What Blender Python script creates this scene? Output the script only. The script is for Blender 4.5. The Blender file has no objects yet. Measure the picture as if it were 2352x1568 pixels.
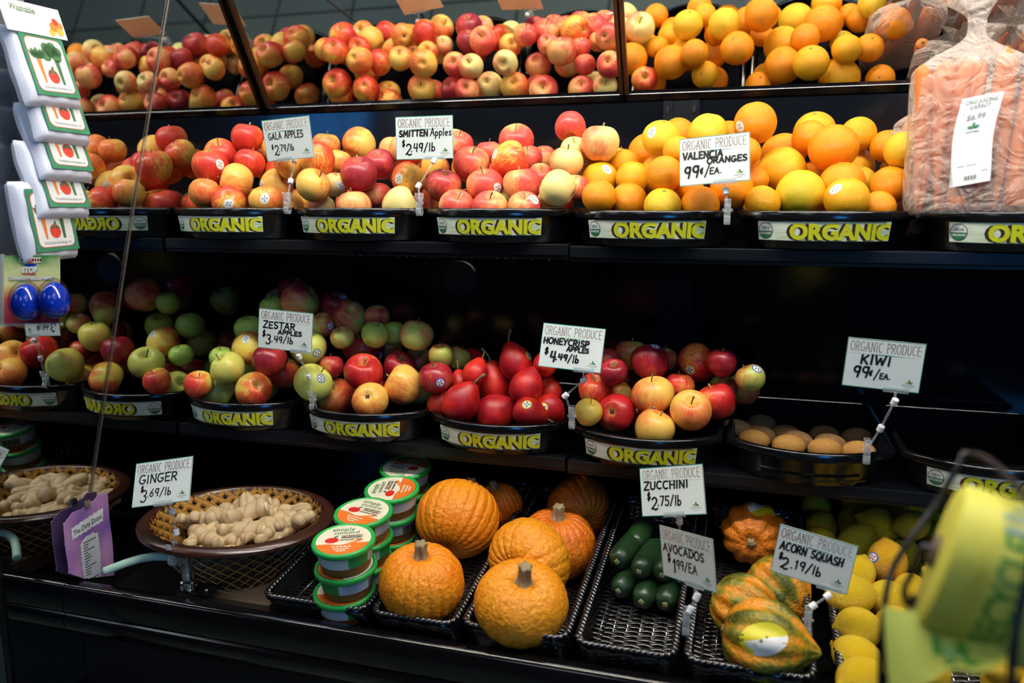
import bpy, bmesh, math, random
from math import pi, sin, cos, radians as RD
from mathutils import Vector, Matrix, Euler, Quaternion
from mathutils.bvhtree import BVHTree

S = bpy.context.scene
COL = S.collection
random.seed(5)

# ---------------------------------------------------------------- camera, world, exposure, lamps
cd = bpy.data.cameras.new('camera'); cam = bpy.data.objects.new('camera', cd); COL.objects.link(cam)
cam.location = (1.152, -1.435, 0.010)
cam.rotation_euler = (pi/2 - RD(9.79), 0, RD(16.58))
cd.sensor_width = 36.0; cd.lens = 1850/2352*36.0
cd.clip_start = 0.02
cd.dof.use_dof = True; cd.dof.focus_distance = 1.47; cd.dof.aperture_fstop = 2.6
S.camera = cam
S.view_settings.view_transform = 'Standard'; S.view_settings.look = 'None'
S.view_settings.gamma = 1.0; S.view_settings.use_curve_mapping = False
S.view_settings.exposure = 0.0
w = bpy.data.worlds.new('world'); S.world = w; w.use_nodes = True
w.node_tree.nodes['Background'].inputs[0].default_value = (0.5, 0.6, 0.8, 1)
w.node_tree.nodes['Background'].inputs[1].default_value = 0.01

TUBE = 120.0        # canopy tube emission
PANEL = 4.0        # store ceiling panels
WINDOW = 13.0       # daylight in the shop window

# ---------------------------------------------------------------- materials
MATS = {}
def new_mat(name):
    m = bpy.data.materials.new(name); m.use_nodes = True
    nt = m.node_tree; b = nt.nodes['Principled BSDF']
    MATS[name] = m
    return m, nt, b
def N(nt, t, **kw):
    n = nt.nodes.new(t)
    for k, v in kw.items():
        if k.startswith('i_'):
            key = k[2:]
            n.inputs[int(key) if key.isdigit() else key].default_value = v
        else: setattr(n, k, v)
    return n
def lin(c):
    return tuple((x/12.92 if x <= .04045 else ((x+.055)/1.055)**2.4) for x in c)
def rgb(h):
    h = h.lstrip('#'); return lin(tuple(int(h[i:i+2], 16)/255 for i in (0, 2, 4))) + (1,)
def plain(name, col, rough=.5, metal=0, spec=.5, noise=0, nscale=40, coat=0, bump=0):
    m, nt, b = new_mat(name)
    c = rgb(col) if isinstance(col, str) else tuple(col)+(1,)
    b.inputs['Base Color'].default_value = c
    b.inputs['Roughness'].default_value = rough; b.inputs['Metallic'].default_value = metal
    b.inputs['Specular IOR Level'].default_value = spec; b.inputs['Coat Weight'].default_value = coat
    if noise or bump:
        tc = N(nt, 'ShaderNodeTexCoord'); n = N(nt, 'ShaderNodeTexNoise', i_Scale=nscale, i_Detail=4.0)
        nt.links.new(tc.outputs['Object'], n.inputs['Vector'])
        if noise:
            mx = N(nt, 'ShaderNodeMix', data_type='RGBA', blend_type='MULTIPLY')
            mx.inputs[0].default_value = noise; mx.inputs[6].default_value = c
            rp = N(nt, 'ShaderNodeValToRGB'); rp.color_ramp.elements[0].position = .3; rp.color_ramp.elements[1].position = .7
            rp.color_ramp.elements[0].color = (.35, .35, .35, 1)
            nt.links.new(n.outputs['Fac'], rp.inputs[0]); nt.links.new(rp.outputs[0], mx.inputs[7])
            nt.links.new(mx.outputs[2], b.inputs['Base Color'])
        if bump:
            bp = N(nt, 'ShaderNodeBump', i_Strength=bump, i_Distance=.002)
            nt.links.new(n.outputs['Fac'], bp.inputs['Height']); nt.links.new(bp.outputs[0], b.inputs['Normal'])
    return m
def emit(name, col, s):
    m, nt, b = new_mat(name)
    b.inputs['Base Color'].default_value = (0, 0, 0, 1)
    b.inputs['Emission Color'].default_value = tuple(col)+(1,); b.inputs['Emission Strength'].default_value = s
    return m
def clear(name, tint=(.95, .97, .97), rough=.05, mixf=.22, body='#e8eef0', fres=True, wr=0):
    """clear plastic: see-through with a glossy skin"""
    m, nt, b = new_mat(name)
    b.inputs['Base Color'].default_value = rgb(body); b.inputs['Roughness'].default_value = rough
    t = N(nt, 'ShaderNodeBsdfTransparent'); t.inputs[0].default_value = tint+(1,)
    mx = N(nt, 'ShaderNodeMixShader'); out = nt.nodes['Material Output']
    lw = N(nt, 'ShaderNodeLayerWeight', i_Blend=.35)
    ma = N(nt, 'ShaderNodeMath', operation='MULTIPLY_ADD'); ma.inputs[1].default_value = .6; ma.inputs[2].default_value = mixf
    ma.use_clamp = True
    nt.links.new(lw.outputs['Facing'], ma.inputs[0])
    nt.links.new(ma.outputs[0], mx.inputs[0]); nt.links.new(t.outputs[0], mx.inputs[1]); nt.links.new(b.outputs[0], mx.inputs[2])
    nt.links.new(mx.outputs[0], out.inputs[0])
    if wr:
        tc = N(nt, 'ShaderNodeTexCoord'); n = N(nt, 'ShaderNodeTexNoise', i_Scale=18.0, i_Detail=5.0, i_Distortion=2.2)
        nt.links.new(tc.outputs['Object'], n.inputs['Vector'])
        bp = N(nt, 'ShaderNodeBump', i_Strength=wr, i_Distance=.02)
        nt.links.new(n.outputs['Fac'], bp.inputs['Height']); nt.links.new(bp.outputs[0], b.inputs['Normal']); nt.links.new(bp.outputs[0], lw.inputs['Normal'])
    return m

def apple_mat(name, base, blush, deep, amount, top=None, streak=.5, speck=.35, rough=.34, dim=.72):
    """skin with a blush side, meridian streaks, a pale hollow at the stem and small dots"""
    m, nt, b = new_mat(name); L = nt.links.new
    tc = N(nt, 'ShaderNodeTexCoord'); oi = N(nt, 'ShaderNodeObjectInfo')
    off = N(nt, 'ShaderNodeMath', operation='MULTIPLY'); off.inputs[1].default_value = 37.0
    L(oi.outputs['Random'], off.inputs[0])
    flat = N(nt, 'ShaderNodeVectorMath', operation='MULTIPLY'); flat.inputs[1].default_value = (1, 1, 0)
    L(tc.outputs['Object'], flat.inputs[0])
    nrm = N(nt, 'ShaderNodeVectorMath', operation='NORMALIZE'); L(flat.outputs[0], nrm.inputs[0])
    sp = N(nt, 'ShaderNodeSeparateXYZ'); L(tc.outputs['Object'], sp.inputs[0])
    sx = N(nt, 'ShaderNodeSeparateXYZ'); L(nrm.outputs[0], sx.inputs[0])
    zz = N(nt, 'ShaderNodeMath', operation='MULTIPLY_ADD'); zz.inputs[1].default_value = .35
    L(sp.outputs['Z'], zz.inputs[0]); L(off.outputs[0], zz.inputs[2])
    cb = N(nt, 'ShaderNodeCombineXYZ'); L(sx.outputs['X'], cb.inputs[0]); L(sx.outputs['Y'], cb.inputs[1]); L(zz.outputs[0], cb.inputs[2])
    st = N(nt, 'ShaderNodeTexNoise', i_Scale=9.0, i_Detail=5.0, i_Roughness=.65); L(cb.outputs[0], st.inputs['Vector'])
    lo = N(nt, 'ShaderNodeTexNoise', noise_dimensions='4D', i_Scale=1.3, i_Detail=2.0); L(tc.outputs['Object'], lo.inputs['Vector']); L(off.outputs[0], lo.inputs['W'])
    # blush factor = .5 + .38*x + noise terms
    f1 = N(nt, 'ShaderNodeMath', operation='MULTIPLY_ADD'); f1.inputs[1].default_value = .30; f1.inputs[2].default_value = amount-.5-.45*streak-.3*(1-streak)
    L(sp.outputs['X'], f1.inputs[0])
    f2 = N(nt, 'ShaderNodeMath', operation='MULTIPLY_ADD'); f2.inputs[1].default_value = streak*1.9; L(st.outputs['Fac'], f2.inputs[0]); L(f1.outputs[0], f2.inputs[2])
    f3 = N(nt, 'ShaderNodeMath', operation='MULTIPLY_ADD'); f3.inputs[1].default_value = (1.0-streak)*1.6; L(lo.outputs['Fac'], f3.inputs[0]); L(f2.outputs[0], f3.inputs[2])
    rp = N(nt, 'ShaderNodeValToRGB'); e = rp.color_ramp.elements
    e[0].position = .28; e[0].color = rgb(base); e[1].position = .86; e[1].color = rgb(deep)
    k = e.new(.54); k.color = rgb(blush)
    L(f3.outputs[0], rp.inputs[0])
    # hollow
    hz = N(nt, 'ShaderNodeMapRange'); hz.inputs[1].default_value = .0; hz.inputs[2].default_value = .34; hz.inputs[3].default_value = 1; hz.inputs[4].default_value = 0
    ln = N(nt, 'ShaderNodeVectorMath', operation='LENGTH'); L(flat.outputs[0], ln.inputs[0])
    jl = N(nt, 'ShaderNodeMath', operation='MULTIPLY_ADD'); jl.inputs[1].default_value = .35; L(st.outputs['Fac'], jl.inputs[0])
    jm = N(nt, 'ShaderNodeMath', operation='SUBTRACT'); jm.inputs[1].default_value = .17; L(ln.outputs['Value'], jm.inputs[0]); L(jm.outputs[0], jl.inputs[2])
    L(jl.outputs[0], hz.inputs[0])
    hm = N(nt, 'ShaderNodeMath', operation='MULTIPLY'); hm.inputs[1].default_value = dim; L(hz.outputs[0], hm.inputs[0])
    mx = N(nt, 'ShaderNodeMix', data_type='RGBA'); L(hm.outputs[0], mx.inputs[0]); L(rp.outputs[0], mx.inputs[6]); mx.inputs[7].default_value = rgb(top or base)
    # dots
    vo = N(nt, 'ShaderNodeTexVoronoi', i_Scale=15.0); L(tc.outputs['Object'], vo.inputs['Vector'])
    lt = N(nt, 'ShaderNodeMapRange'); lt.inputs[1].default_value = .10; lt.inputs[2].default_value = .2; lt.inputs[3].default_value = speck; lt.inputs[4].default_value = 0
    L(vo.outputs['Distance'], lt.inputs[0])
    m2 = N(nt, 'ShaderNodeMix', data_type='RGBA'); L(lt.outputs[0], m2.inputs[0]); L(mx.outputs[2], m2.inputs[6]); m2.inputs[7].default_value = rgb('#f2cf86')
    L(m2.outputs[2], b.inputs['Base Color'])
    b.inputs['Roughness'].default_value = rough; b.inputs['Specular IOR Level'].default_value = .42
    b.inputs['Subsurface Weight'].default_value = .0
    return m

def citrus_mat(name, c1, c2, tip=None, scale=38.0, rough=.34, bump=.30):
    m, nt, b = new_mat(name); L = nt.links.new
    tc = N(nt, 'ShaderNodeTexCoord'); oi = N(nt, 'ShaderNodeObjectInfo')
    off = N(nt, 'ShaderNodeMath', operation='MULTIPLY'); off.inputs[1].default_value = 23.0; L(oi.outputs['Random'], off.inputs[0])
    lo = N(nt, 'ShaderNodeTexNoise', noise_dimensions='4D', i_Scale=1.2, i_Detail=3.0); L(tc.outputs['Object'], lo.inputs['Vector']); L(off.outputs[0], lo.inputs['W'])
    rp = N(nt, 'ShaderNodeValToRGB'); rp.color_ramp.elements[0].position = .34; rp.color_ramp.elements[1].position = .66
    rp.color_ramp.elements[0].color = rgb(c1); rp.color_ramp.elements[1].color = rgb(c2); L(lo.outputs['Fac'], rp.inputs[0])
    vo = N(nt, 'ShaderNodeTexVoronoi', i_Scale=scale); L(tc.outputs['Object'], vo.inputs['Vector'])
    no = N(nt, 'ShaderNodeTexNoise', i_Scale=8.0, i_Detail=4.0); L(tc.outputs['Object'], no.inputs['Vector'])
    ad = N(nt, 'ShaderNodeMath', operation='ADD'); L(vo.outputs['Distance'], ad.inputs[0]); L(no.outputs['Fac'], ad.inputs[1])
    bp = N(nt, 'ShaderNodeBump', i_Strength=bump, i_Distance=.06); L(ad.outputs[0], bp.inputs['Height']); L(bp.outputs[0], b.inputs['Normal'])
    L(rp.outputs[0], b.inputs['Base Color']); b.inputs['Roughness'].default_value = rough; b.inputs['Specular IOR Level'].default_value = .4
    return m

def gourd_mat(name, cols, ribs, twist=0.0, rough=.42, spots='#e8c79a', spotamt=.6, green=None, bump=.25):
    """ribbed skin: colour runs by rib angle (local XY), blotches and corky spots"""
    m, nt, b = new_mat(name); L = nt.links.new
    tc = N(nt, 'ShaderNodeTexCoord')
    no = N(nt, 'ShaderNodeTexNoise', i_Scale=1.6, i_Detail=4.0); L(tc.outputs['Object'], no.inputs['Vector'])
    rp = N(nt, 'ShaderNodeValToRGB'); e = rp.color_ramp.elements
    e[0].position = .3; e[0].color = rgb(cols[0]); e[1].position = .7; e[1].color = rgb(cols[1]); L(no.outputs['Fac'], rp.inputs[0])
    last = rp.outputs[0]
    if green:
        sp = N(nt, 'ShaderNodeSeparateXYZ'); L(tc.outputs['Object'], sp.inputs[0])
        at = N(nt, 'ShaderNodeMath', operation='ARCTAN2'); L(sp.outputs['Y'], at.inputs[0]); L(sp.outputs['X'], at.inputs[1])
        mu = N(nt, 'ShaderNodeMath', operation='MULTIPLY'); mu.inputs[1].default_value = ribs; L(at.outputs[0], mu.inputs[0])
        co = N(nt, 'ShaderNodeMath', operation='COSINE'); L(mu.outputs[0], co.inputs[0])
        n2 = N(nt, 'ShaderNodeTexNoise', i_Scale=1.1, i_Detail=5.0, i_Roughness=.6); L(tc.outputs['Object'], n2.inputs['Vector'])
        a = N(nt, 'ShaderNodeMath', operation='MULTIPLY_ADD'); a.inputs[1].default_value = green[1]; L(co.outputs[0], a.inputs[0]); 
        a2 = N(nt, 'ShaderNodeMath', operation='MULTIPLY_ADD'); a2.inputs[1].default_value = 2.6; a2.inputs[2].default_value = green[2]; L(n2.outputs['Fac'], a2.inputs[0]); L(a2.outputs[0], a.inputs[2])
        g2 = N(nt, 'ShaderNodeValToRGB'); ee = g2.color_ramp.elements
        ee[0].position = .25; ee[0].color = rgb(green[0]); ee[1].position = .8; ee[1].color = rgb(cols[1]); k = ee.new(.52); k.color = rgb(green[3])
        L(a.outputs[0], g2.inputs[0]); last = g2.outputs[0]
    vo = N(nt, 'ShaderNodeTexVoronoi', i_Scale=9.0); L(tc.outputs['Object'], vo.inputs['Vector'])
    mk = N(nt, 'ShaderNodeTexNoise', i_Scale=1.9, i_Detail=3.0); L(tc.outputs['Object'], mk.inputs['Vector'])
    lt = N(nt, 'ShaderNodeMapRange'); lt.inputs[1].default_value = .06; lt.inputs[2].default_value = .17; lt.inputs[3].default_value = spotamt; lt.inputs[4].default_value = 0; L(vo.outputs['Distance'], lt.inputs[0])
    gt = N(nt, 'ShaderNodeMapRange'); gt.inputs[1].default_value = .53; gt.inputs[2].default_value = .6; L(mk.outputs['Fac'], gt.inputs[0])
    mm = N(nt, 'ShaderNodeMath', operation='MULTIPLY'); L(lt.outputs[0], mm.inputs[0]); L(gt.outputs[0], mm.inputs[1])
    mx = N(nt, 'ShaderNodeMix', data_type='RGBA'); L(mm.outputs[0], mx.inputs[0]); L(last, mx.inputs[6]); mx.inputs[7].default_value = rgb(spots)
    L(mx.outputs[2], b.inputs['Base Color']); b.inputs['Roughness'].default_value = rough
    bn = N(nt, 'ShaderNodeTexNoise', i_Scale=11.0, i_Detail=4.0); L(tc.outputs['Object'], bn.inputs['Vector'])
    bp = N(nt, 'ShaderNodeBump', i_Strength=bump, i_Distance=.06); L(bn.outputs['Fac'], bp.inputs['Height']); L(bp.outputs[0], b.inputs['Normal'])
    return m

# apples: pale base, blush, deep, share of blush
apple_mat('gr', '#efba4e', '#e0532c', '#bb2a22', .56, '#d9c05a', .60)
apple_mat('go', '#f2c25a', '#ea8a40', '#d5502e', .42, '#e3c45e', .60)
apple_mat('sp', '#f0b06a', '#e0604a', '#c23a38', .54, '#e3b464', .45)
apple_mat('sy', '#e9d888', '#ea9c66', '#dd5d48', .36, '#dfd77a', .40, .2)
apple_mat('sd', '#d9804a', '#bf3a38', '#8f2230', .74, '#c98a50', .45)
apple_mat('zg', '#9fbf55', '#aac65c', '#c8c06a', .30, '#86aa48', .35, .12)
apple_mat('zy', '#cfd568', '#d3ce62', '#e0a355', .30, '#b9bf58', .35, .15)
apple_mat('zr', '#b4c768', '#cf8a58', '#a62c3a', .52, '#a9c060', .30, .15)
apple_mat('zo', '#e5d05a', '#e5743a', '#c8332c', .56, '#cfc55a', .40, .2)
apple_mat('zd', '#c0793f', '#b02b30', '#7d1526', .72, '#a98a4a', .40, .2)
apple_mat('ro', '#efc25a', '#ec9a4c', '#d95a36', .44, '#dcc25a', .50, .25)
apple_mat('ry', '#e9c95a', '#e7ae4c', '#dc7a3c', .34, '#d6c860', .40, .2)
apple_mat('rr', '#e39a48', '#d43a2c', '#a8161e', .68, '#d7a04c', .50, .2)
apple_mat('rd', '#b06a3a', '#a82230', '#7d1024', .74, '#8f8a40', .45, .2)
apple_mat('rg', '#aeb552', '#b5733f', '#992f30', .50, '#a3b64e', .50, .2)
citrus_mat('or', '#ee8a08', '#f49e10'); citrus_mat('oy', '#f0a512', '#f4b61e'); citrus_mat('ol', '#efbc22', '#f2cf36'); citrus_mat('og', '#cfc02a', '#f0bc22')
citrus_mat('lm', '#e6bd1e', '#f0cb2c', scale=26.0, bump=.5); citrus_mat('lo', '#e2a326', '#e8b52c', scale=26.0, bump=.5); citrus_mat('lg', '#b5ac2c', '#cfbb30', scale=26.0, bump=.6)
apple_mat('pear', '#cc3c22', '#cc241a', '#98101c', .60, '#b8401f', .2, .06, .42, .2)
plain('kiwi_fuzz', '#7d5a30', .85, noise=.55, nscale=6, bump=.4); plain('kiwi_gold', '#ab7a36', .8, noise=.45, nscale=6, bump=.4)  # the golden kiwi skin has the front row's light put into its colour
plain('kiwi_dark', '#5f4d30', .85, noise=.5, nscale=6, bump=.4)  # same fuzz, darkened: shade at the back painted into the skin
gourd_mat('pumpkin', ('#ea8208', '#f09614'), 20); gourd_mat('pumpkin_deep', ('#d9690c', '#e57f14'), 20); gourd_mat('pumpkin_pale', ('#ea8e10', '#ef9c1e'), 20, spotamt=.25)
gourd_mat('squash', ('#d98a1e', '#dd8d20'), 10, spotamt=0, green=('#414a12', -.13, -.74, '#867d1e'), rough=.40)
gourd_mat('squash_orange', ('#d9741a', '#d9791c'), 10, spotamt=0, green=('#8a6a22', -.10, -.30, '#c9701c'), rough=.40)
plain('zucchini_skin', '#1d3a1e', .34, noise=.5, nscale=7); plain('zucchini_scar', '#8a8a5a', .8)
plain('stem_brown', '#6b4f2a', .8, noise=.4, nscale=12); plain('stem_green', '#8f8a3e', .7); plain('calyx', '#4a3a20', .9)
plain('pumpkin_stem', '#9c8a66', .85, noise=.6, nscale=9, bump=.6); plain('pear_stem', '#8a7550', .8, noise=.4, nscale=20)
m, nt, b = new_mat('ginger_skin'); tc = N(nt, 'ShaderNodeTexCoord')
wv = N(nt, 'ShaderNodeTexWave', i_Scale=16.0, i_Distortion=5.0, i_Detail=2.0); no = N(nt, 'ShaderNodeTexNoise', i_Scale=45.0, i_Detail=4.0)
rp = N(nt, 'ShaderNodeValToRGB'); rp.color_ramp.elements[0].position = .0; rp.color_ramp.elements[0].color = rgb('#c8a878'); rp.color_ramp.elements[1].position = .25; rp.color_ramp.elements[1].color = rgb('#e2c79c')
mx = N(nt, 'ShaderNodeMix', data_type='RGBA', blend_type='MULTIPLY'); mx.inputs[0].default_value = .42
for a_ in (wv, no): nt.links.new(tc.outputs['Object'], a_.inputs['Vector'])
nt.links.new(wv.outputs['Fac'], rp.inputs[0]); nt.links.new(rp.outputs[0], mx.inputs[6]); nt.links.new(no.outputs['Fac'], mx.inputs[7]); nt.links.new(mx.outputs[2], b.inputs['Base Color']); b.inputs['Roughness'].default_value = .6
bp = N(nt, 'ShaderNodeBump', i_Strength=.4, i_Distance=.0012); nt.links.new(wv.outputs['Fac'], bp.inputs['Height']); nt.links.new(bp.outputs[0], b.inputs['Normal'])
plain('ginger_cut', '#e6d3a4', .7)
plain('carrot', '#e07a32', .55, noise=.3, nscale=30, bump=.2)
# case
plain('black_panel', (.003, .004, .006), .14, spec=.32); plain('black_gloss', (.003, .003, .004), .13, spec=.45)
plain('black_metal', (.004, .005, .007), .30, spec=.35); plain('black_tray', (.003, .0035, .0045), .17, spec=.5); plain('tray_inside', (.003, .0035, .005), .75, spec=.06)
plain('black_matte', (.004, .004, .005), .6, spec=.25); plain('deck_black', (.004, .004, .005), .35, spec=.3)
plain('wicker_black', (.010, .010, .011), .17, spec=1.0)
plain('mirror_glass', (.86, .87, .86), .0, metal=1); plain('mirror_dim', (.50, .53, .55), .015, metal=1)
plain('bronze_edge', '#4a3522', .3, metal=.8); clear('seam_clear', tint=(.75,.72,.68), mixf=.12, body='#8a8078')
plain('chrome', (.72, .73, .75), .12, metal=1); plain('steel', (.45, .46, .48), .3, metal=1)
plain('card_white', '#dbe3df', .38, noise=.04, nscale=30); plain('card_back', '#d9c3a2', .6); plain('teal_edge', '#3f9484', .5); plain('ink_black', '#141414', .5); plain('ink_brown', '#75533c', .6)
plain('ink_green', '#2f8a6a', .6); plain('leaf_green', '#2e6a48', .6); plain('leaf_light', '#94b45a', .6); plain('ink_grey', '#7d8784', .6)
plain('white_plastic', '#eef0f0', .35); plain('paper_white', '#e6e9ea', .6); plain('paper_grey', '#7f8c94', .7)
clear('clear_plastic', mixf=.10)
clear('bag_film', tint=(.97, .95, .93), rough=.12, mixf=.19, body='#efe4da', wr=1.0)
clear('blister', mixf=.0, rough=.03, body='#101014')
plain('label_lime', '#c3cb1e', .5); plain('label_brown', '#3a1f1c', .5); plain('seal_green', '#1f6b46', .5); plain('seal_white', '#e9eeea', .5); plain('seal_rim', '#4a2a20', .5)
plain('sticker_white', '#e9e9e4', .45); plain('sticker_blue', '#2f5cb4', .45); plain('sticker_yellow', '#d6cc22', .45); plain('sticker_red', '#c0463c', .45)
m, nt, b = new_mat('label_strip')
tc = N(nt, 'ShaderNodeTexCoord'); mp = N(nt, 'ShaderNodeMapping'); mp.inputs['Scale'].default_value = (4, 4, 60)
no = N(nt, 'ShaderNodeTexNoise', i_Scale=2.5, i_Detail=3.0); rp = N(nt, 'ShaderNodeValToRGB')
rp.color_ramp.elements[0].position = .35; rp.color_ramp.elements[0].color = rgb('#a9c492'); rp.color_ramp.elements[1].position = .65; rp.color_ramp.elements[1].color = rgb('#e6efe2')
nt.links.new(tc.outputs['Object'], mp.inputs[0]); nt.links.new(mp.outputs[0], no.inputs['Vector']); nt.links.new(no.outputs['Fac'], rp.inputs[0]); nt.links.new(rp.outputs[0], b.inputs['Base Color'])
b.inputs['Roughness'].default_value = .45
plain('bowl_rim', '#3a2018', .25, noise=.2, nscale=30); plain('bamboo', '#cf9a48', .45, noise=.35, nscale=25); plain('bamboo_dark', '#3a2414', .5, noise=.3, nscale=25)
plain('box_brown', '#5a4a3a', .8); plain('jar_green', '#1f9e46', .38); plain('jar_body', '#c4cfd0', .3); plain('caramel', '#7a4a22', .35)
plain('lid_cream', '#e9e2c8', .45); plain('lid_orange', '#e07022', .45); plain('lid_red', '#cc2a22', .4); plain('nutri', '#a9c0d6', .5)
m, nt, b = new_mat('purple_card')
tc = N(nt, 'ShaderNodeTexCoord'); no = N(nt, 'ShaderNodeTexNoise', i_Scale=9.0, i_Detail=2.0); rp = N(nt, 'ShaderNodeValToRGB')
rp.color_ramp.elements[0].position = .36; rp.color_ramp.elements[0].color = rgb('#7a58a2'); rp.color_ramp.elements[1].position = .62; rp.color_ramp.elements[1].color = rgb('#c592c2')
nt.links.new(tc.outputs['Object'], no.inputs['Vector']); nt.links.new(no.outputs['Fac'], rp.inputs[0]); nt.links.new(rp.outputs[0], b.inputs['Base Color']); b.inputs['Roughness'].default_value = .35
plain('hose', '#9fc0b4', .3); plain('pouch_white', '#d3dbee', .5, bump=.3, nscale=400); plain('pouch_green', '#2f7a58', .5); plain('pouch_red', '#d8463c', .5)
plain('veg_red', '#d8402e', .5); plain('veg_orange', '#e08038', .5); plain('veg_green', '#3f6a42', .6); plain('veg_yellow', '#e0b040', .6)
plain('egg_blue', '#0a2fae', .18, coat=.6); m, nt, b = new_mat('pack_print')
tc = N(nt, 'ShaderNodeTexCoord'); sp = N(nt, 'ShaderNodeSeparateXYZ'); no = N(nt, 'ShaderNodeTexNoise', i_Scale=28.0, i_Detail=3.0); rp = N(nt, 'ShaderNodeValToRGB')
ma = N(nt, 'ShaderNodeMath', operation='MULTIPLY_ADD'); ma.inputs[1].default_value = .35; m8 = N(nt, 'ShaderNodeMath', operation='MULTIPLY_ADD'); m8.inputs[1].default_value = 9.0; m8.inputs[2].default_value = .33
e = rp.color_ramp.elements; e[0].position = .1; e[0].color = rgb('#9c2438'); e[1].position = .95; e[1].color = rgb('#2f7a3a')
for p, c in ((.36, '#b03a40'), (.5, '#c9a060'), (.62, '#cfcf8e'), (.8, '#c6cf92')): k = e.new(p); k.color = rgb(c)
L = nt.links.new; L(tc.outputs['Object'], sp.inputs[0]); L(tc.outputs['Object'], no.inputs['Vector']); L(sp.outputs['Y'], m8.inputs[0]); L(no.outputs['Fac'], ma.inputs[0]); L(m8.outputs[0], ma.inputs[2]); L(ma.outputs[0], rp.inputs[0]); L(rp.outputs[0], b.inputs['Base Color'])
plain('roll_yellow', '#cfcb52', .5, spec=.3, noise=.08, nscale=14); plain('roll_pale', '#bcc860', .35); plain('roll_green', '#3f8a2a', .45); plain('roll_blue', '#7f9c8a', .45); plain('roll_end', '#6f6d1c', .6)
plain('wire_black', '#0c0e1c', .35); plain('tile', '#9aa096', .4, noise=.25, nscale=3); plain('grout', '#4a4c48', .8); plain('store_wall', '#4b4640', .8); plain('store_ceiling', '#5a5a58', .9); plain('frame_dark', '#15181c', .4)
emit('tube_glow', (1.0, .93, .82), TUBE); emit('panel_glow', (.82, .92, 1.0), PANEL); emit('sky_glow', (.05, .35, 1.0), WINDOW)
# ---------------------------------------------------------------- helpers
class MB:
    """collects shapes that become ONE mesh"""
    def __init__(s): s.v = []; s.f = []; s.m = []
    def add(s, vs, fs, mi=0, M=None):
        o = len(s.v); s.v += [tuple(M @ Vector(p)) if M else tuple(p) for p in vs]
        s.f += [tuple(i+o for i in q) for q in fs]; s.m += [mi]*len(fs); return s
    def box(s, lo, hi, mi=0, M=None):
        x0, y0, z0 = lo; x1, y1, z1 = hi
        return s.add([(x0,y0,z0),(x1,y0,z0),(x1,y1,z0),(x0,y1,z0),(x0,y0,z1),(x1,y0,z1),(x1,y1,z1),(x0,y1,z1)],
              [(0,3,2,1),(4,5,6,7),(0,1,5,4),(1,2,6,5),(2,3,7,6),(3,0,4,7)], mi, M)
    def lathe(s, prof, n=24, mi=0, M=None, fn=None, cap=True):
        """prof: (r, z) list bottom to top"""
        vs = []; fs = []
        for k, (r, z) in enumerate(prof):
            for i in range(n):
                a = 2*pi*i/n
                p = (r*cos(a), r*sin(a), z)
                vs.append(fn(p, a, k) if fn else p)
        for k in range(len(prof)-1):
            for i in range(n):
                j = (i+1) % n; fs.append((k*n+i, k*n+j, (k+1)*n+j, (k+1)*n+i))
        if cap: fs.append(tuple(range(n-1, -1, -1))); fs.append(tuple((len(prof)-1)*n+i for i in range(n)))
        return s.add(vs, fs, mi, M)
    def tube(s, pts, r, n=10, mi=0, M=None, closed=False, cap=True):
        pts = [Vector(p) for p in pts]; rs = r if isinstance(r, (list, tuple)) else [r]*len(pts)
        vs = []; fs = []; up = None; m = len(pts)
        for k, p in enumerate(pts):
            a = pts[k-1] if (k > 0 or closed) else p; b = pts[(k+1) % m] if (k < m-1 or closed) else p
            d = (b-a).normalized()
            if up is None: up = Vector((0,0,1)) if abs(d.z) < .9 else Vector((0,1,0))
            sd = d.cross(up).normalized(); up = sd.cross(d).normalized()
            for i in range(n):
                t = 2*pi*i/n; vs.append(tuple(p+(sd*cos(t)+up*sin(t))*rs[k]))
        for k in range(m if closed else m-1):
            for i in range(n):
                j = (i+1) % n; q = (k+1) % m; fs.append((k*n+i, q*n+i, q*n+j, k*n+j))
        if cap and not closed: fs.append(tuple(range(n))); fs.append(tuple((m-1)*n+i for i in range(n-1, -1, -1)))
        return s.add(vs, fs, mi, M)
    def ball(s, c, r, n=12, mi=0, sc=(1,1,1)):
        k = max(6, n//2)
        prof = [(r*sin(pi*i/k)*1.0+1e-6, -r*cos(pi*i/k)) for i in range(k+1)]
        return s.lathe(prof, n, mi, Matrix.Translation(c) @ Matrix.Diagonal((*sc, 1)), cap=False)
    def grid(s, fn, nu, nv, mi=0, M=None, two=False):
        vs = [fn(i/nu, j/nv) for j in range(nv+1) for i in range(nu+1)]
        fs = [(j*(nu+1)+i, j*(nu+1)+i+1, (j+1)*(nu+1)+i+1, (j+1)*(nu+1)+i) for j in range(nv) for i in range(nu)]
        return s.add(vs, fs, mi, M)
    def mesh(s, name, mats, smooth=True, angle=None):
        me = bpy.data.meshes.new(name); me.from_pydata(s.v, [], s.f)
        for x in (mats if isinstance(mats, (list, tuple)) else [mats]): me.materials.append(MATS[x])
        me.polygons.foreach_set('material_index', s.m)
        if smooth: me.polygons.foreach_set('use_smooth', [True]*len(s.f))
        me.update()
        if smooth and angle: me.set_sharp_from_angle(angle=RD(angle))
        return me
    def obj(s, name, mats, parent=None, smooth=True, angle=None, loc=None, rot=None):
        return link(name, s.mesh(name, mats, smooth, angle), parent, loc, rot)
def link(name, me, parent=None, loc=None, rot=None):
    o = bpy.data.objects.new(name, me); COL.objects.link(o)
    if parent is not None: o.parent = parent
    if loc is not None: o.location = loc
    if rot is not None: o.rotation_euler = rot
    return o
def tag(o, label, cat, group=None, kind=None):
    if label: o['label'] = label
    if cat: o['category'] = cat
    if group: o['group'] = group
    if kind: o['kind'] = kind
    return o
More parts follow.
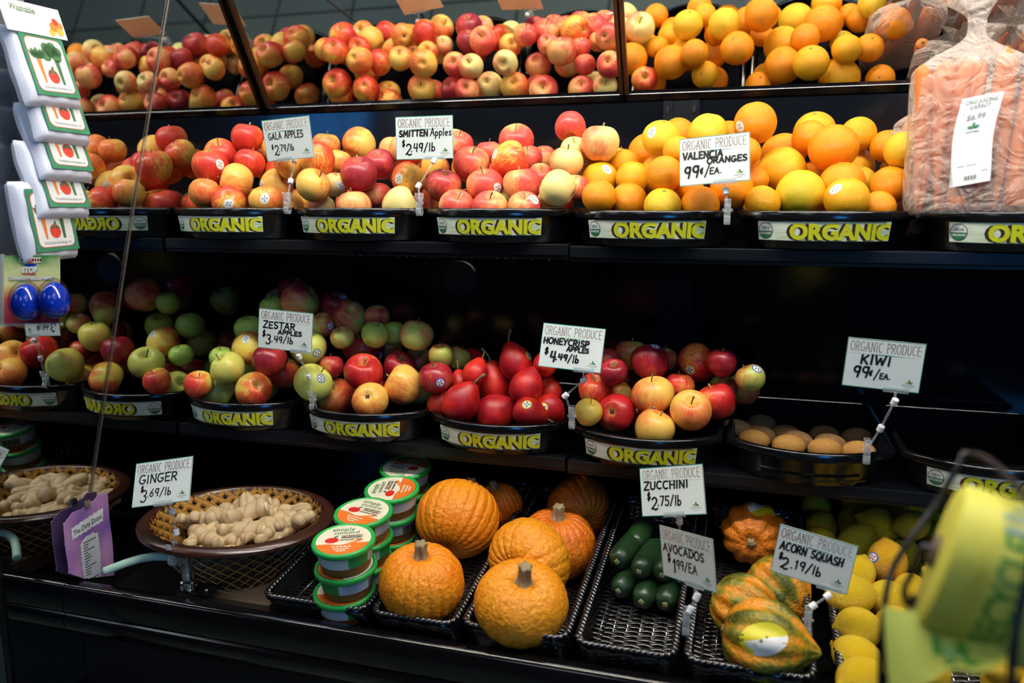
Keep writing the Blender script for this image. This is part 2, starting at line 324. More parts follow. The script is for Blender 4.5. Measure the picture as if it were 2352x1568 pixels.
def empty(name, loc, rot=None):
    o = bpy.data.objects.new(name, None); COL.objects.link(o); o.location = loc; o.empty_display_size = .02
    if rot is not None: o.rotation_euler = rot
    return o
def struct(o): o['kind'] = 'structure'; return o
def bevel(o, w=.002, n=2):
    m = o.modifiers.new('bevel', 'BEVEL'); m.width = w; m.segments = n; m.limit_method = 'ANGLE'; return o
def rot_to(z, spin=0):
    """matrix turning +Z to direction z"""
    return Vector((0,0,1)).rotation_difference(Vector(z).normalized()).to_matrix().to_4x4() @ Matrix.Rotation(spin, 4, 'Z')

# printed text (plain face), flat in XY
_TXT = {}
def text_mb(body, size=1.0, bold=0.0, wide=1.0, align='LEFT', depth=0.0):
    key = (body, size, bold, wide, align, depth)
    if key not in _TXT:
        cu = bpy.data.curves.new('lettering', 'FONT'); cu.body = body; cu.size = size; cu.offset = bold; cu.align_x = align; cu.extrude = depth; cu.resolution_u = 3
        o = bpy.data.objects.new('lettering', cu); COL.objects.link(o)
        dg = bpy.context.evaluated_depsgraph_get(); me = o.evaluated_get(dg).to_mesh()
        vs = [(p.co.x*wide, p.co.y, p.co.z) for p in me.vertices]; fs = [tuple(p.vertices) for p in me.polygons]
        o.evaluated_get(dg).to_mesh_clear(); bpy.data.objects.remove(o); bpy.data.curves.remove(cu)
        _TXT[key] = (vs, fs)
    return _TXT[key]
# hand lettering: pen strokes on a 0..1 high cell
def arc(cx, cy, rx, ry, a0, a1, n=12): return [(cx+rx*cos(RD(a0+(a1-a0)*i/n)), cy+ry*sin(RD(a0+(a1-a0)*i/n))) for i in range(n+1)]
G = {
 'A': (.62, [[(0,0),(.3,1),(.6,0)],[(.1,.36),(.5,.36)]]), 'B': (.55, [[(.05,0),(.05,1)],[(.05,1)]+arc(.25,.76,.25,.24,90,-90)+[(.05,.52)],[(.05,.52)]+arc(.25,.26,.3,.26,90,-90)+[(.05,0)]]),
 'C': (.58, [arc(.33,.5,.32,.5,55,305)]), 'D': (.6, [[(.06,0),(.06,1)],[(.0,1)]+arc(.15,.5,.45,.5,90,-90)+[(0,0)]]), 'E': (.5, [[(.5,1),(.05,1),(.05,0),(.5,0)],[(.05,.52),(.42,.52)]]),
 'F': (.5, [[(.5,1),(.05,1),(.05,0)],[(.05,.52),(.42,.52)]]), 'G': (.62, [arc(.33,.5,.32,.5,55,330)+[(.6,.42),(.36,.42)]]), 'H': (.58, [[(.05,0),(.05,1)],[(.53,0),(.53,1)],[(.05,.5),(.53,.5)]]),
 'I': (.2, [[(.1,0),(.1,1)]]), 'J': (.45, [[(.4,1),(.4,.25)]+arc(.2,.22,.2,.22,0,-170)]), 'K': (.55, [[(.06,0),(.06,1)],[(.52,1),(.08,.45)],[(.2,.55),(.55,0)]]), 'L': (.5, [[(.05,1),(.05,0),(.48,0)]]),
 'M': (.75, [[(.03,0),(.1,1),(.37,.3),(.64,1),(.72,0)]]), 'N': (.6, [[(.05,0),(.05,1),(.55,0),(.55,1)]]), 'O': (.66, [arc(.33,.5,.32,.5,90,450,18)]), 'P': (.52, [[(.05,0),(.05,1)],[(.02,1)]+arc(.25,.73,.26,.27,90,-90)+[(.05,.46)]]),
 'Q': (.68, [arc(.33,.5,.32,.5,90,450,18),[(.38,.3),(.66,-.06)]]), 'R': (.56, [[(.05,0),(.05,1)],[(.02,1)]+arc(.25,.75,.26,.25,90,-90)+[(.05,.5)],[(.22,.5),(.55,0)]]),
 'S': (.52, [arc(.28,.75,.22,.25,40,270,9)+arc(.26,.25,.25,.25,90,-150,9)]), 'T': (.56, [[(0,1),(.56,1)],[(.28,1),(.28,0)]]), 'U': (.58, [[(.04,1),(.04,.3)]+arc(.29,.28,.25,.28,180,360)+[(.54,1)]]),
 'V': (.56, [[(0,1),(.28,0),(.56,1)]]), 'W': (.8, [[(0,1),(.18,0),(.4,.75),(.6,0),(.78,1)]]), 'X': (.55, [[(0,0),(.55,1)],[(0,1),(.55,0)]]), 'Y': (.55, [[(0,1),(.28,.5),(.55,1)],[(.28,.5),(.2,0)]]), 'Z': (.58, [[(.02,1),(.55,1),(.0,0),(.58,0)]]),
 'l': (.16, [[(.08,0),(.08,1)]]), 'b': (.42, [[(.05,1),(.05,0)],arc(.22,.25,.18,.25,180,-180,14)]), 'p': (.44, [[(.05,.55),(.05,-.4)],arc(.23,.28,.19,.27,180,-180,14)]), 'e': (.44, [[(.04,.3),(.4,.32)]+arc(.22,.28,.19,.28,10,310)]), 's': (.36, [arc(.2,.42,.14,.14,40,270,7)+arc(.18,.14,.16,.14,90,-150,7)]),
 '0': (.5, [arc(.25,.5,.24,.5,90,450,16)]), '1': (.3, [[(.02,.78),(.17,1),(.17,0)]]), '2': (.55, [arc(.25,.74,.22,.26,160,-30,9)+[(.03,.06)]+arc(.1,.07,.08,.08,180,20,6)+[(.35,-.02),(.55,.08)]]), '3': (.5, [arc(.22,.76,.22,.24,150,-80,9)+arc(.2,.24,.26,.28,85,-150,10)]),
 '4': (.52, [[(.1,1),(.04,.45),(.5,.45)],[(.42,1),(.4,0)]]), '5': (.5, [[(.48,1),(.08,1),(.06,.56)]+arc(.22,.3,.25,.3,110,-140,10)]), '6': (.46, [[(.36,1),(.08,.5)]+arc(.23,.26,.2,.26,170,-190,14)]), '7': (.5, [[(0,1),(.48,1),(.18,0)]]), '9': (.46, [arc(.22,.72,.2,.27,20,380,14),[(.42,.98),(.4,.5),(.32,0)]]),
 '$': (.48, [arc(.26,.7,.18,.2,40,270,8)+arc(.24,.3,.2,.2,90,-150,8),[(.26,1.08),(.22,-.1)]]), 'c/': (.42, [arc(.2,.4,.18,.28,60,300,9),[(.26,.8),(.18,0)]]), '/': (.45, [[(.02,-.12),(.42,1.1)]]), '.': (.16, [[(.06,.0),(.09,.04)]]), ' ': (.35, []), ',': (.16, [[(.08,.05),(.03,-.1)]]),
}
def pen(mb, txt, x, y, h, wpen, mi=0, wide=1.0, gap=.16, slant=0.0, wob=0.0, seed=1, serif=0):
    """draw pen-stroke lettering starting at x,y; returns end x"""
    rn = random.Random(seed); i = 0
    while i < len(txt):
        ch = txt[i]
        if txt[i:i+2] == 'c/': ch = 'c/'; i += 1
        i += 1
        adv, strokes = G[ch]
        dy = rn.uniform(-wob, wob)*h; sc = 1+rn.uniform(-wob, wob)
        for st in strokes:
            pts = [Vector((x+(px*wide+slant*py)*h*sc, y+dy+py*h*sc)) for px, py in st]
            ribbon(mb, pts, wpen*(1+rn.uniform(-wob, wob)), mi)
            if serif and len(pts) <= 4 and ch not in 'O':
                for q in (pts[0], pts[-1]): ribbon(mb, [q+Vector((-serif*h, 0)), q+Vector((serif*h, 0))], wpen*.8, mi)
        x += (adv*wide+gap)*h
    return x
def ribbon(mb, pts, w, mi=0, z=0.0):
    hw = w/2; n = 6
    for a, b in zip(pts[:-1], pts[1:]):
        d = b-a
        if d.length < 1e-9: continue
        t = Vector((-d.y, d.x)).normalized()*hw
        mb.add([(*(a+t), z), (*(a-t), z), (*(b-t), z), (*(b+t), z)], [(0,1,2,3)], mi)
    for p in pts:
        mb.add([(p.x+hw*cos(2*pi*k/n), p.y+hw*sin(2*pi*k/n), z) for k in range(n)], [tuple(range(n))], mi)
def disc(mb, cx, cy, r, mi=0, n=14, z=0, ry=None):
    mb.add([(cx+r*cos(2*pi*k/n), cy+(ry or r)*sin(2*pi*k/n), z) for k in range(n)], [tuple(range(n))], mi)
def rect(mb, x0, y0, x1, y1, mi=0, z=0): mb.add([(x0,y0,z),(x1,y0,z),(x1,y1,z),(x0,y1,z)], [(0,1,2,3)], mi)
def leaf(mb, x, y, ang, l, mi=0, z=0):
    c, s_ = cos(ang), sin(ang); pr = [(0,0),(.3,.22),(.6,.24),(1,0),(.6,-.24),(.3,-.22)]
    mb.add([(x+l*(c*a-s_*b), y+l*(s_*a+c*b), z) for a, b in pr], [tuple(range(6))], mi)

# ---------------------------------------------------------------- the store room around the case
b = MB(); b.box((-5,-6,-1.5),(6,3,-1.4)); f = struct(b.obj('floor', 'tile', smooth=False))
m = MATS['tile']; nt = m.node_tree; bs = nt.nodes['Principled BSDF']
tc = N(nt, 'ShaderNodeTexCoord'); br = N(nt, 'ShaderNodeTexBrick', offset=0.0, i_Scale=1.0); br.inputs['Color1'].default_value = rgb('#69756f'); br.inputs['Color2'].default_value = rgb('#727e78'); br.inputs['Mortar'].default_value = rgb('#3c3e3a')
br.inputs['Mortar Size'].default_value = .008; br.inputs['Brick Width'].default_value = .45; br.inputs['Row Height'].default_value = .45
nt.links.new(tc.outputs['Object'], br.inputs[0]); nt.links.new(br.outputs[0], bs.inputs['Base Color'])
b = MB(); b.box((-5,-6,1.7),(6,3,1.8)); struct(b.obj('ceiling', 'store_ceiling', smooth=False))
b = MB(); b.box((-5,.55,-1.4),(6,.65,1.7)); struct(b.obj('wall_back', 'store_wall', smooth=False))
b = MB(); b.box((-5,-6,-1.4),(6,-5.9,1.7)); struct(b.obj('wall_front', 'store_wall', smooth=False))
b = MB(); b.box((-5.1,-6,-1.4),(-5,3,1.7)); struct(b.obj('wall_left', 'store_wall', smooth=False))
b = MB(); b.box((6,-6,-1.4),(6.1,3,1.7)); struct(b.obj('wall_right', 'store_wall', smooth=False))
w1 = empty('window_1', (3.25,-5.88,.80)); struct(w1)
b = MB(); b.box((-.62,0,-.42),(.62,.01,.42)); b.obj('pane', 'sky_glow', w1, smooth=False)
b = MB()
for x in (-.65, .62): b.box((x,-.02,-.45),(x+.03,.04,.45))
for z in (-.45, .42): b.box((-.65,-.02,z),(.65,.04,z+.03))
b.obj('window_frame', 'frame_dark', w1, smooth=False)
# lamps: the case's own tube under its canopy, panels in the store ceiling
cl = empty('canopy_light', (.95,-.50,.86)); tag(cl, 'long fluorescent tube under the black canopy over the upper shelf', 'light')
b = MB(); b.tube([(-.9,0,0),(1.25,0,0)], .016, 12); b.obj('tube', 'tube_glow', cl)
b = MB(); b.box((-.94,-.05,.02),(1.28,.05,.05)); b.box((-.94,-.055,-.02),(1.28,-.05,.05)); b.obj('reflector', 'white_plastic', cl, smooth=False)
for (x, y, sx, sy) in ((-2.2,-2.6,.3,.6), (.2,-3.2,.3,.6), (2.6,-2.6,.3,.6), (1.4,-1.9,.3,.6)):
    p = empty('ceiling_light', (x,y,1.69)); tag(p, 'square fluorescent panel in the store ceiling', 'light', 'store ceiling panels')
    b = MB(); b.box((-sx,-sy,-.02),(sx,sy,-.01)); b.obj('diffuser', 'panel_glow', p, smooth=False)
    b = MB()
    for a in (-1, 1): b.box((a*sx-.02,-sy-.02,-.03),(a*sx+.02,sy+.02,0)); b.box((-sx-.02,a*sy-.02,-.03),(sx+.02,a*sy+.02,0))
    b.obj('frame', 'white_plastic', p, smooth=False)

# ---------------------------------------------------------------- display case
XR = 2.25
DECK0, SL = -.722, .05
def deck(y): return DECK0 + SL*(y+.355)
case = empty('display_case', (.9,0,-1.4)); tag(case, 'long black refrigerated produce case holding all the shelves and baskets', 'display case')
case_loc = Vector(case.location)
def part(mb, name, mat, parent=case, smooth=False, angle=None):
    o = mb.obj(name, mat, parent, smooth, angle); o.matrix_parent_inverse = Matrix.Translation(-Vector(parent.location)); return o
b = MB(); b.box((.001,.335,-.70),(XR,.36,.2185)); back = part(b, 'back_panel', 'black_panel')
b = MB(); b.add([(.001,-.337,deck(-.337)),(XR,-.337,deck(-.337)),(XR,.334,deck(.334)),(.001,.334,deck(.334)),(.001,-.337,-.75),(XR,-.337,-.75),(XR,.334,-.75),(.001,.334,-.75)], [(0,1,2,3),(7,6,5,4),(0,4,5,1),(1,5,6,2),(2,6,7,3),(3,7,4,0)]); part(b, 'deck', 'deck_black')
# bumper profile in (y, z), swept along x
pr = [(-.338,-.672),(-.352,-.664),(-.366,-.6625),(-.372,-.664),(-.376,-.669),(-.380,-.690),(-.381,-.708),(-.379,-.714),(-.376,-.717),(-.380,-.721),(-.383,-.728),(-.381,-.742),(-.372,-.756),(-.355,-.764),(-.345,-.768),(-.338,-.768)]
b = MB(); n = len(pr); b.add([(.001,y,z) for y, z in pr]+[(XR,y,z) for y, z in pr], [(i,i+1,n+i+1,n+i) for i in range(n-1)]+[(n-1,0,n,2*n-1),tuple(range(n-1,-1,-1)),tuple(n+i for i in range(n))]); o = part(b, 'bumper', 'black_gloss', smooth=True, angle=50)
b = MB(); b.box((.001,-.345,-1.36),(XR,-.30,-.769)); b.box((.001,-.31,-1.4),(XR,.36,-1.36)); part(b, 'base', 'black_matte')
b = MB(); b.box((-.02,-.488,-1.38),(-.0025,.36,.925)); b.box((XR,-.488,-1.38),(XR+.02,.36,.925)); part(b, 'end_panel', 'black_matte')
b = MB(); b.box((-.02,-.62,.935),(XR,.36,1.0)); b.box((-.02,-.64,.86),(XR,-.60,1.0)); part(b, 'canopy', 'black_matte')
b = MB(); b.box((.958,.322,-.62),(.978,.3349,.2185)); b.box((1.012,.322,-.62),(1.032,.3349,.2185)); b.box((.976,.329,-.62),(1.014,.3349,.2185))
for x in (.968, 1.022):
    z = .20
    while z > -.60:
        b.lathe([(.0035,0),(.0035,.003)], 10, 1, Matrix.Translation((x,.3205,z)) @ Matrix.Diagonal((1,1,2.3,1)) @ Matrix.Rotation(pi/2,4,'X'), cap=True); z -= .0285
part(b, 'upright', ['black_metal','black_matte'])
b = MB(); b.lathe([(.040,0),(.042,.003),(.040,.006),(.034,.006)], 32, 0, Matrix.Translation((.50,.335,-.165)) @ Matrix.Rotation(pi/2,4,'X')); part(b, 'port_cover', 'frame_dark', smooth=True, angle=40)
b = MB()
for i in range(60): b.ball((.20+i*.0205,.3345,-.118), .0035, 8)
part(b, 'screw_row', 'black_metal', smooth=True)
for (x, wd, z0, z1) in ((.195,.07,-.60,-.50), (.085,.045,-.585,-.50)):
    p = empty('notice', (x,.330,(z0+z1)/2)); tag(p, 'dim grey printed notice on the back panel '+('behind the green dip tubs' if x > .1 else 'above the ginger basket'), 'notice')
    b = MB(); b.box((-wd/2,0,(z0-z1)/2),(wd/2,.003,(z1-z0)/2)); b.obj('paper', 'paper_grey', p, smooth=False)
    b = MB()
    for k in range(3): b.box((-wd*.42,-.0006,(z0-z1)*.25-k*.008),(wd*(.1+.1*k),-.0002,(z0-z1)*.25-k*.008+.003))
    b.obj('print', 'ink_black', p, smooth=False)

# mirrors
TL = RD(31.5); MY, MZ = .333, .237
def mirror_panel(name, x0, x1, label):
    t = empty(name, ((x0+x1)/2, MY, MZ), (-(TL)+0, 0, 0)) if False else empty(name, ((x0+x1)/2, MY, MZ))
    t.rotation_euler = (TL, 0, 0); hw = (x1-x0)/2; H = .62   # local z runs up the glass
    tag(t, label, 'mirror', 'tilted mirror panels above the upper shelf')
    b = MB(); b.add([(-hw,0,0),(hw,0,0),(hw,0,H),(-hw,0,H),(-hw,.006,0),(hw,.006,0),(hw,.006,H),(-hw,.006,H)], [(0,1,2,3),(7,6,5,4),(0,4,5,1),(1,5,6,2),(2,6,7,3),(3,7,4,0)]); b.obj('glass', 'mirror_glass', t, smooth=False)
    for s in (-1, 1):
        b = MB(); b.box((s*hw-.004,-.006,0),(s*hw+.004,.0,H)); b.obj('edge_strip', 'bronze_edge', t, smooth=False)
    b = MB(); b.box((-hw,-.010,-.0135),(hw,.012,.003)); bevel(b.obj('bottom_rail', 'black_gloss', t, smooth=False), .002)
mirror_panel('overhead_mirror', .012, .868, 'left tilted mirror above the upper shelf reflecting the apple trays')
mirror_panel('overhead_mirror', .880, XR-.01, 'right tilted mirror above the upper shelf reflecting the orange trays')
sm = empty('side_mirror', (0,0,-.7)); tag(sm, 'dark side mirror closing the left end of the case', 'mirror')
b = MB(); b.box((-.002,-.490,-.86),(0,.335,.92)); part(b, 'glass', 'mirror_dim', sm)
b = MB(); b.box((-.005,-.497,-1.38),(.003,-.490,.93)); part(b, 'edge_strip', 'black_gloss', sm)
b = MB(); b.tube([(.0025,.012,.42),(.0025,-.141,-.027),(.0025,-.297,-.517)], .0019, 8); part(b, 'seam_strip', 'seam_clear', sm, True)

# shelves (two lengths on each level)
for z, lev, tt in ((-.0625,'upper',0), (-.4505,'middle',0)):
    for x0, x1, side, dz in ((.004,.842,'left',0), (.846,XR-.004,'right',-.003)):
        t = empty('shelf', ((x0+x1)/2, .14, z+dz)); tag(t, f'black metal {lev} shelf, {side} section, under '+('the fruit trays' if side == 'left' else ('the orange trays' if lev == 'upper' else 'the kiwi tray')), 'shelf', f'{lev} shelves')
        hw = (x1-x0)/2
        b = MB(); b.box((-hw,-.19,-.004),(hw,.174,0)); b.obj('deck_plate', 'black_metal', t, smooth=False)
        b = MB(); b.box((-hw,-.194,-.019),(hw,-.189,.0006)); b.box((-hw,-.190,-.026),(hw,-.180,-.019)); bevel(b.obj('front_lip', 'black_metal', t, smooth=False), .0012)
        for s in (-1, 1):
            b = MB(); X = s*(hw-.012); b.add([(X,-.12,-.004),(X,.174,-.004),(X,.174,-.10),(X,.12,-.07),(X+.004,-.12,-.004),(X+.004,.174,-.004),(X+.004,.174,-.10),(X+.004,.12,-.07)], [(0,1,2,3),(7,6,5,4),(0,4,5,1),(1,5,6,2),(2,6,7,3),(3,7,4,0)]); b.obj('bracket', 'black_matte', t, smooth=False)

# ---------------------------------------------------------------- trays
TP = .28
def outline(w=.2715, yb=.30, yc=-.022, bulge=.068, n=22):
    """counter-clockwise plan outline, front arc toward -y"""
    hw = w/2; R = (hw*hw+bulge*bulge)/(2*bulge); cy = yc-bulge+R; a = math.asin(hw/R)
    pts = [(R*sin(-a+2*a*i/n), cy-R*cos(-a+2*a*i/n)) for i in range(n+1)]
    rr = .02
    pts += [(hw-rr+rr*cos(t), yb-rr+rr*sin(t)) for t in (0, pi/4, pi/2)]+[(-hw+rr-rr*cos(t), yb-rr+rr*sin(t)) for t in (pi/2, pi/4, 0)]
    return pts
def inset(pts, d):
    n = len(pts); out = []
    for i in range(n):
        a, b_, c = Vector(pts[i-1]), Vector(pts[i]), Vector(pts[(i+1) % n])
        n1 = Vector((-(b_-a).y, (b_-a).x)).normalized(); n2 = Vector((-(c-b_).y, (c-b_).x)).normalized()
        nn = (n1+n2); nn = nn/max(nn.length_squared/2, .5) if nn.length > 1e-6 else n1
        out.append(tuple(b_+nn*d))
    return out
def tray(x, zrim, floor_z, label, strip=True, name='display_tray', h=.0615):
    t = empty(name, (x+TP/2, 0, zrim-h)); tag(t, label, 'tray', 'black produce trays')
    O = outline(); prof = [(.022,0),(.019,.002),(.014,.016),(.0075,.046),(.0065,.0475),(.0012,.0475),(0,.0490),(0,.0585),(.0012,.0605),(.003,h),(.0075,h),(.0095,.0600),(.011,.055),(.017,h+floor_z-zrim),(.03,h+floor_z-zrim-.0005)]
    b = MB(); n = len(O); vs = []
    for d, z in prof: vs += [(px, py, z) for px, py in inset(O, d)]
    fs = [(k*n+i, k*n+(i+1) % n, (k+1)*n+(i+1) % n, (k+1)*n+i) for k in range(len(prof)-1) for i in range(n)]
    fs += [tuple(range(n-1,-1,-1)), tuple((len(prof)-1)*n+i for i in range(n))]
    b.add(vs, fs); b.m = [1 if i >= 11*n and i != len(fs)-2 else 0 for i in range(len(fs))]; b.obj('tub', ['black_tray','tray_inside'], t, True, 35)
    # ticket channel on the front
    W = .2715; hw = W/2; bulge = .068; R = (hw*hw+bulge*bulge)/(2*bulge); cy = -.022-bulge+R
    def on(s, z, d):  # s metres along the front from centre
        r = R-.0085*(1-(z-.016)/.030*.55)+d; a = s/R
        return (r*sin(a), cy-r*cos(a), z)
    b = MB()
    for z0 in (.0125, .0455): b.grid(lambda u, v: on(-.095+.19*u, z0+.0022*v, .0032), 20, 1); b.grid(lambda u, v: on(-.095+.19*u, z0+.0022, .0032*(1-v)), 20, 1); b.grid(lambda u, v: on(-.095+.19*u, z0, .0032*v), 20, 1)
    b.obj('ticket_channel', 'black_tray', t)
    if not strip: return t
    b = MB(); b.grid(lambda u, v: on(-.112+.216*u, .0150+.030*v, .0016), 24, 2); lab = b.obj('ticket', 'label_strip', t, smooth=False)
    def bend(vs, s0, z0, d): return [on(s0+p[0], z0+p[1], d+p[2]) for p in vs]
    vs, fs = text_mb('ORGANIC', .0340, .0017, 1.0); wd = max(p[0] for p in vs); k = .160/wd
    vs = [(p[0]*k, p[1]*.98, 0) for p in vs]
    b = MB()
    for q in range(7): b.add(bend([(p[0]-.0006*q, p[1]-.00012*q, 0) for p in vs], -.058, .0178, .0017+.00001*(7-q)), fs)
    b.obj('lettering_shadow', 'label_brown', lab, smooth=False)
    b = MB(); b.add(bend(vs, -.0565, .0180, .0022), fs); b.obj('lettering', 'label_lime', lab, smooth=False)
    b = MB()
    def dsc(r, mi, d, lo=-1, hi=1):
        pts = [(r*cos(2*pi*i/24), max(lo, min(hi, sin(2*pi*i/24)))*r, 0) for i in range(24)]; b.add(bend(pts, -.0975, .0300, d), [tuple(range(24))], mi)
    dsc(.0130, 0, .0019); dsc(.0118, 1, .0021); dsc(.0118, 2, .0023, -1, -.02)
    for body, z, mi in (('USDA', .0325, 2), ('ORGANIC', .0242, 1)):
        tv, tf = text_mb(body, .0062 if mi == 2 else .0050, .0001, 1.0, 'CENTER'); b.add(bend(tv, -.0975, z, .0025), tf, mi)
    b.obj('seal', ['seal_rim','seal_white','seal_green'], lab, smooth=False)
    return t
for k, what in enumerate(('striped gala apples','pink and yellow apples','pink speckled apples','oranges left of the price card','oranges right of the price card','bagged carrots')):
    tray(k*TP, 0.0-(.0 if k < 3 else .003), -.055 if k == 5 else -.034, f'black curved-front tray of {what} with an ORGANIC strip, upper shelf')
for k, what in enumerate(('pale green apples','red and yellow apples','red pears','crimson and green apples','kiwis','nothing')):
    tray(k*TP, -.389-(0 if k < 3 else .003), -.445 if k > 3 else -.430, ('empty black curved-front tray with an ORGANIC strip, right of the kiwis' if k == 5 else f'black curved-front tray of {what}'+(', without a strip, middle shelf' if k == 4 else ' with an ORGANIC strip, middle shelf')), strip=(k != 4))
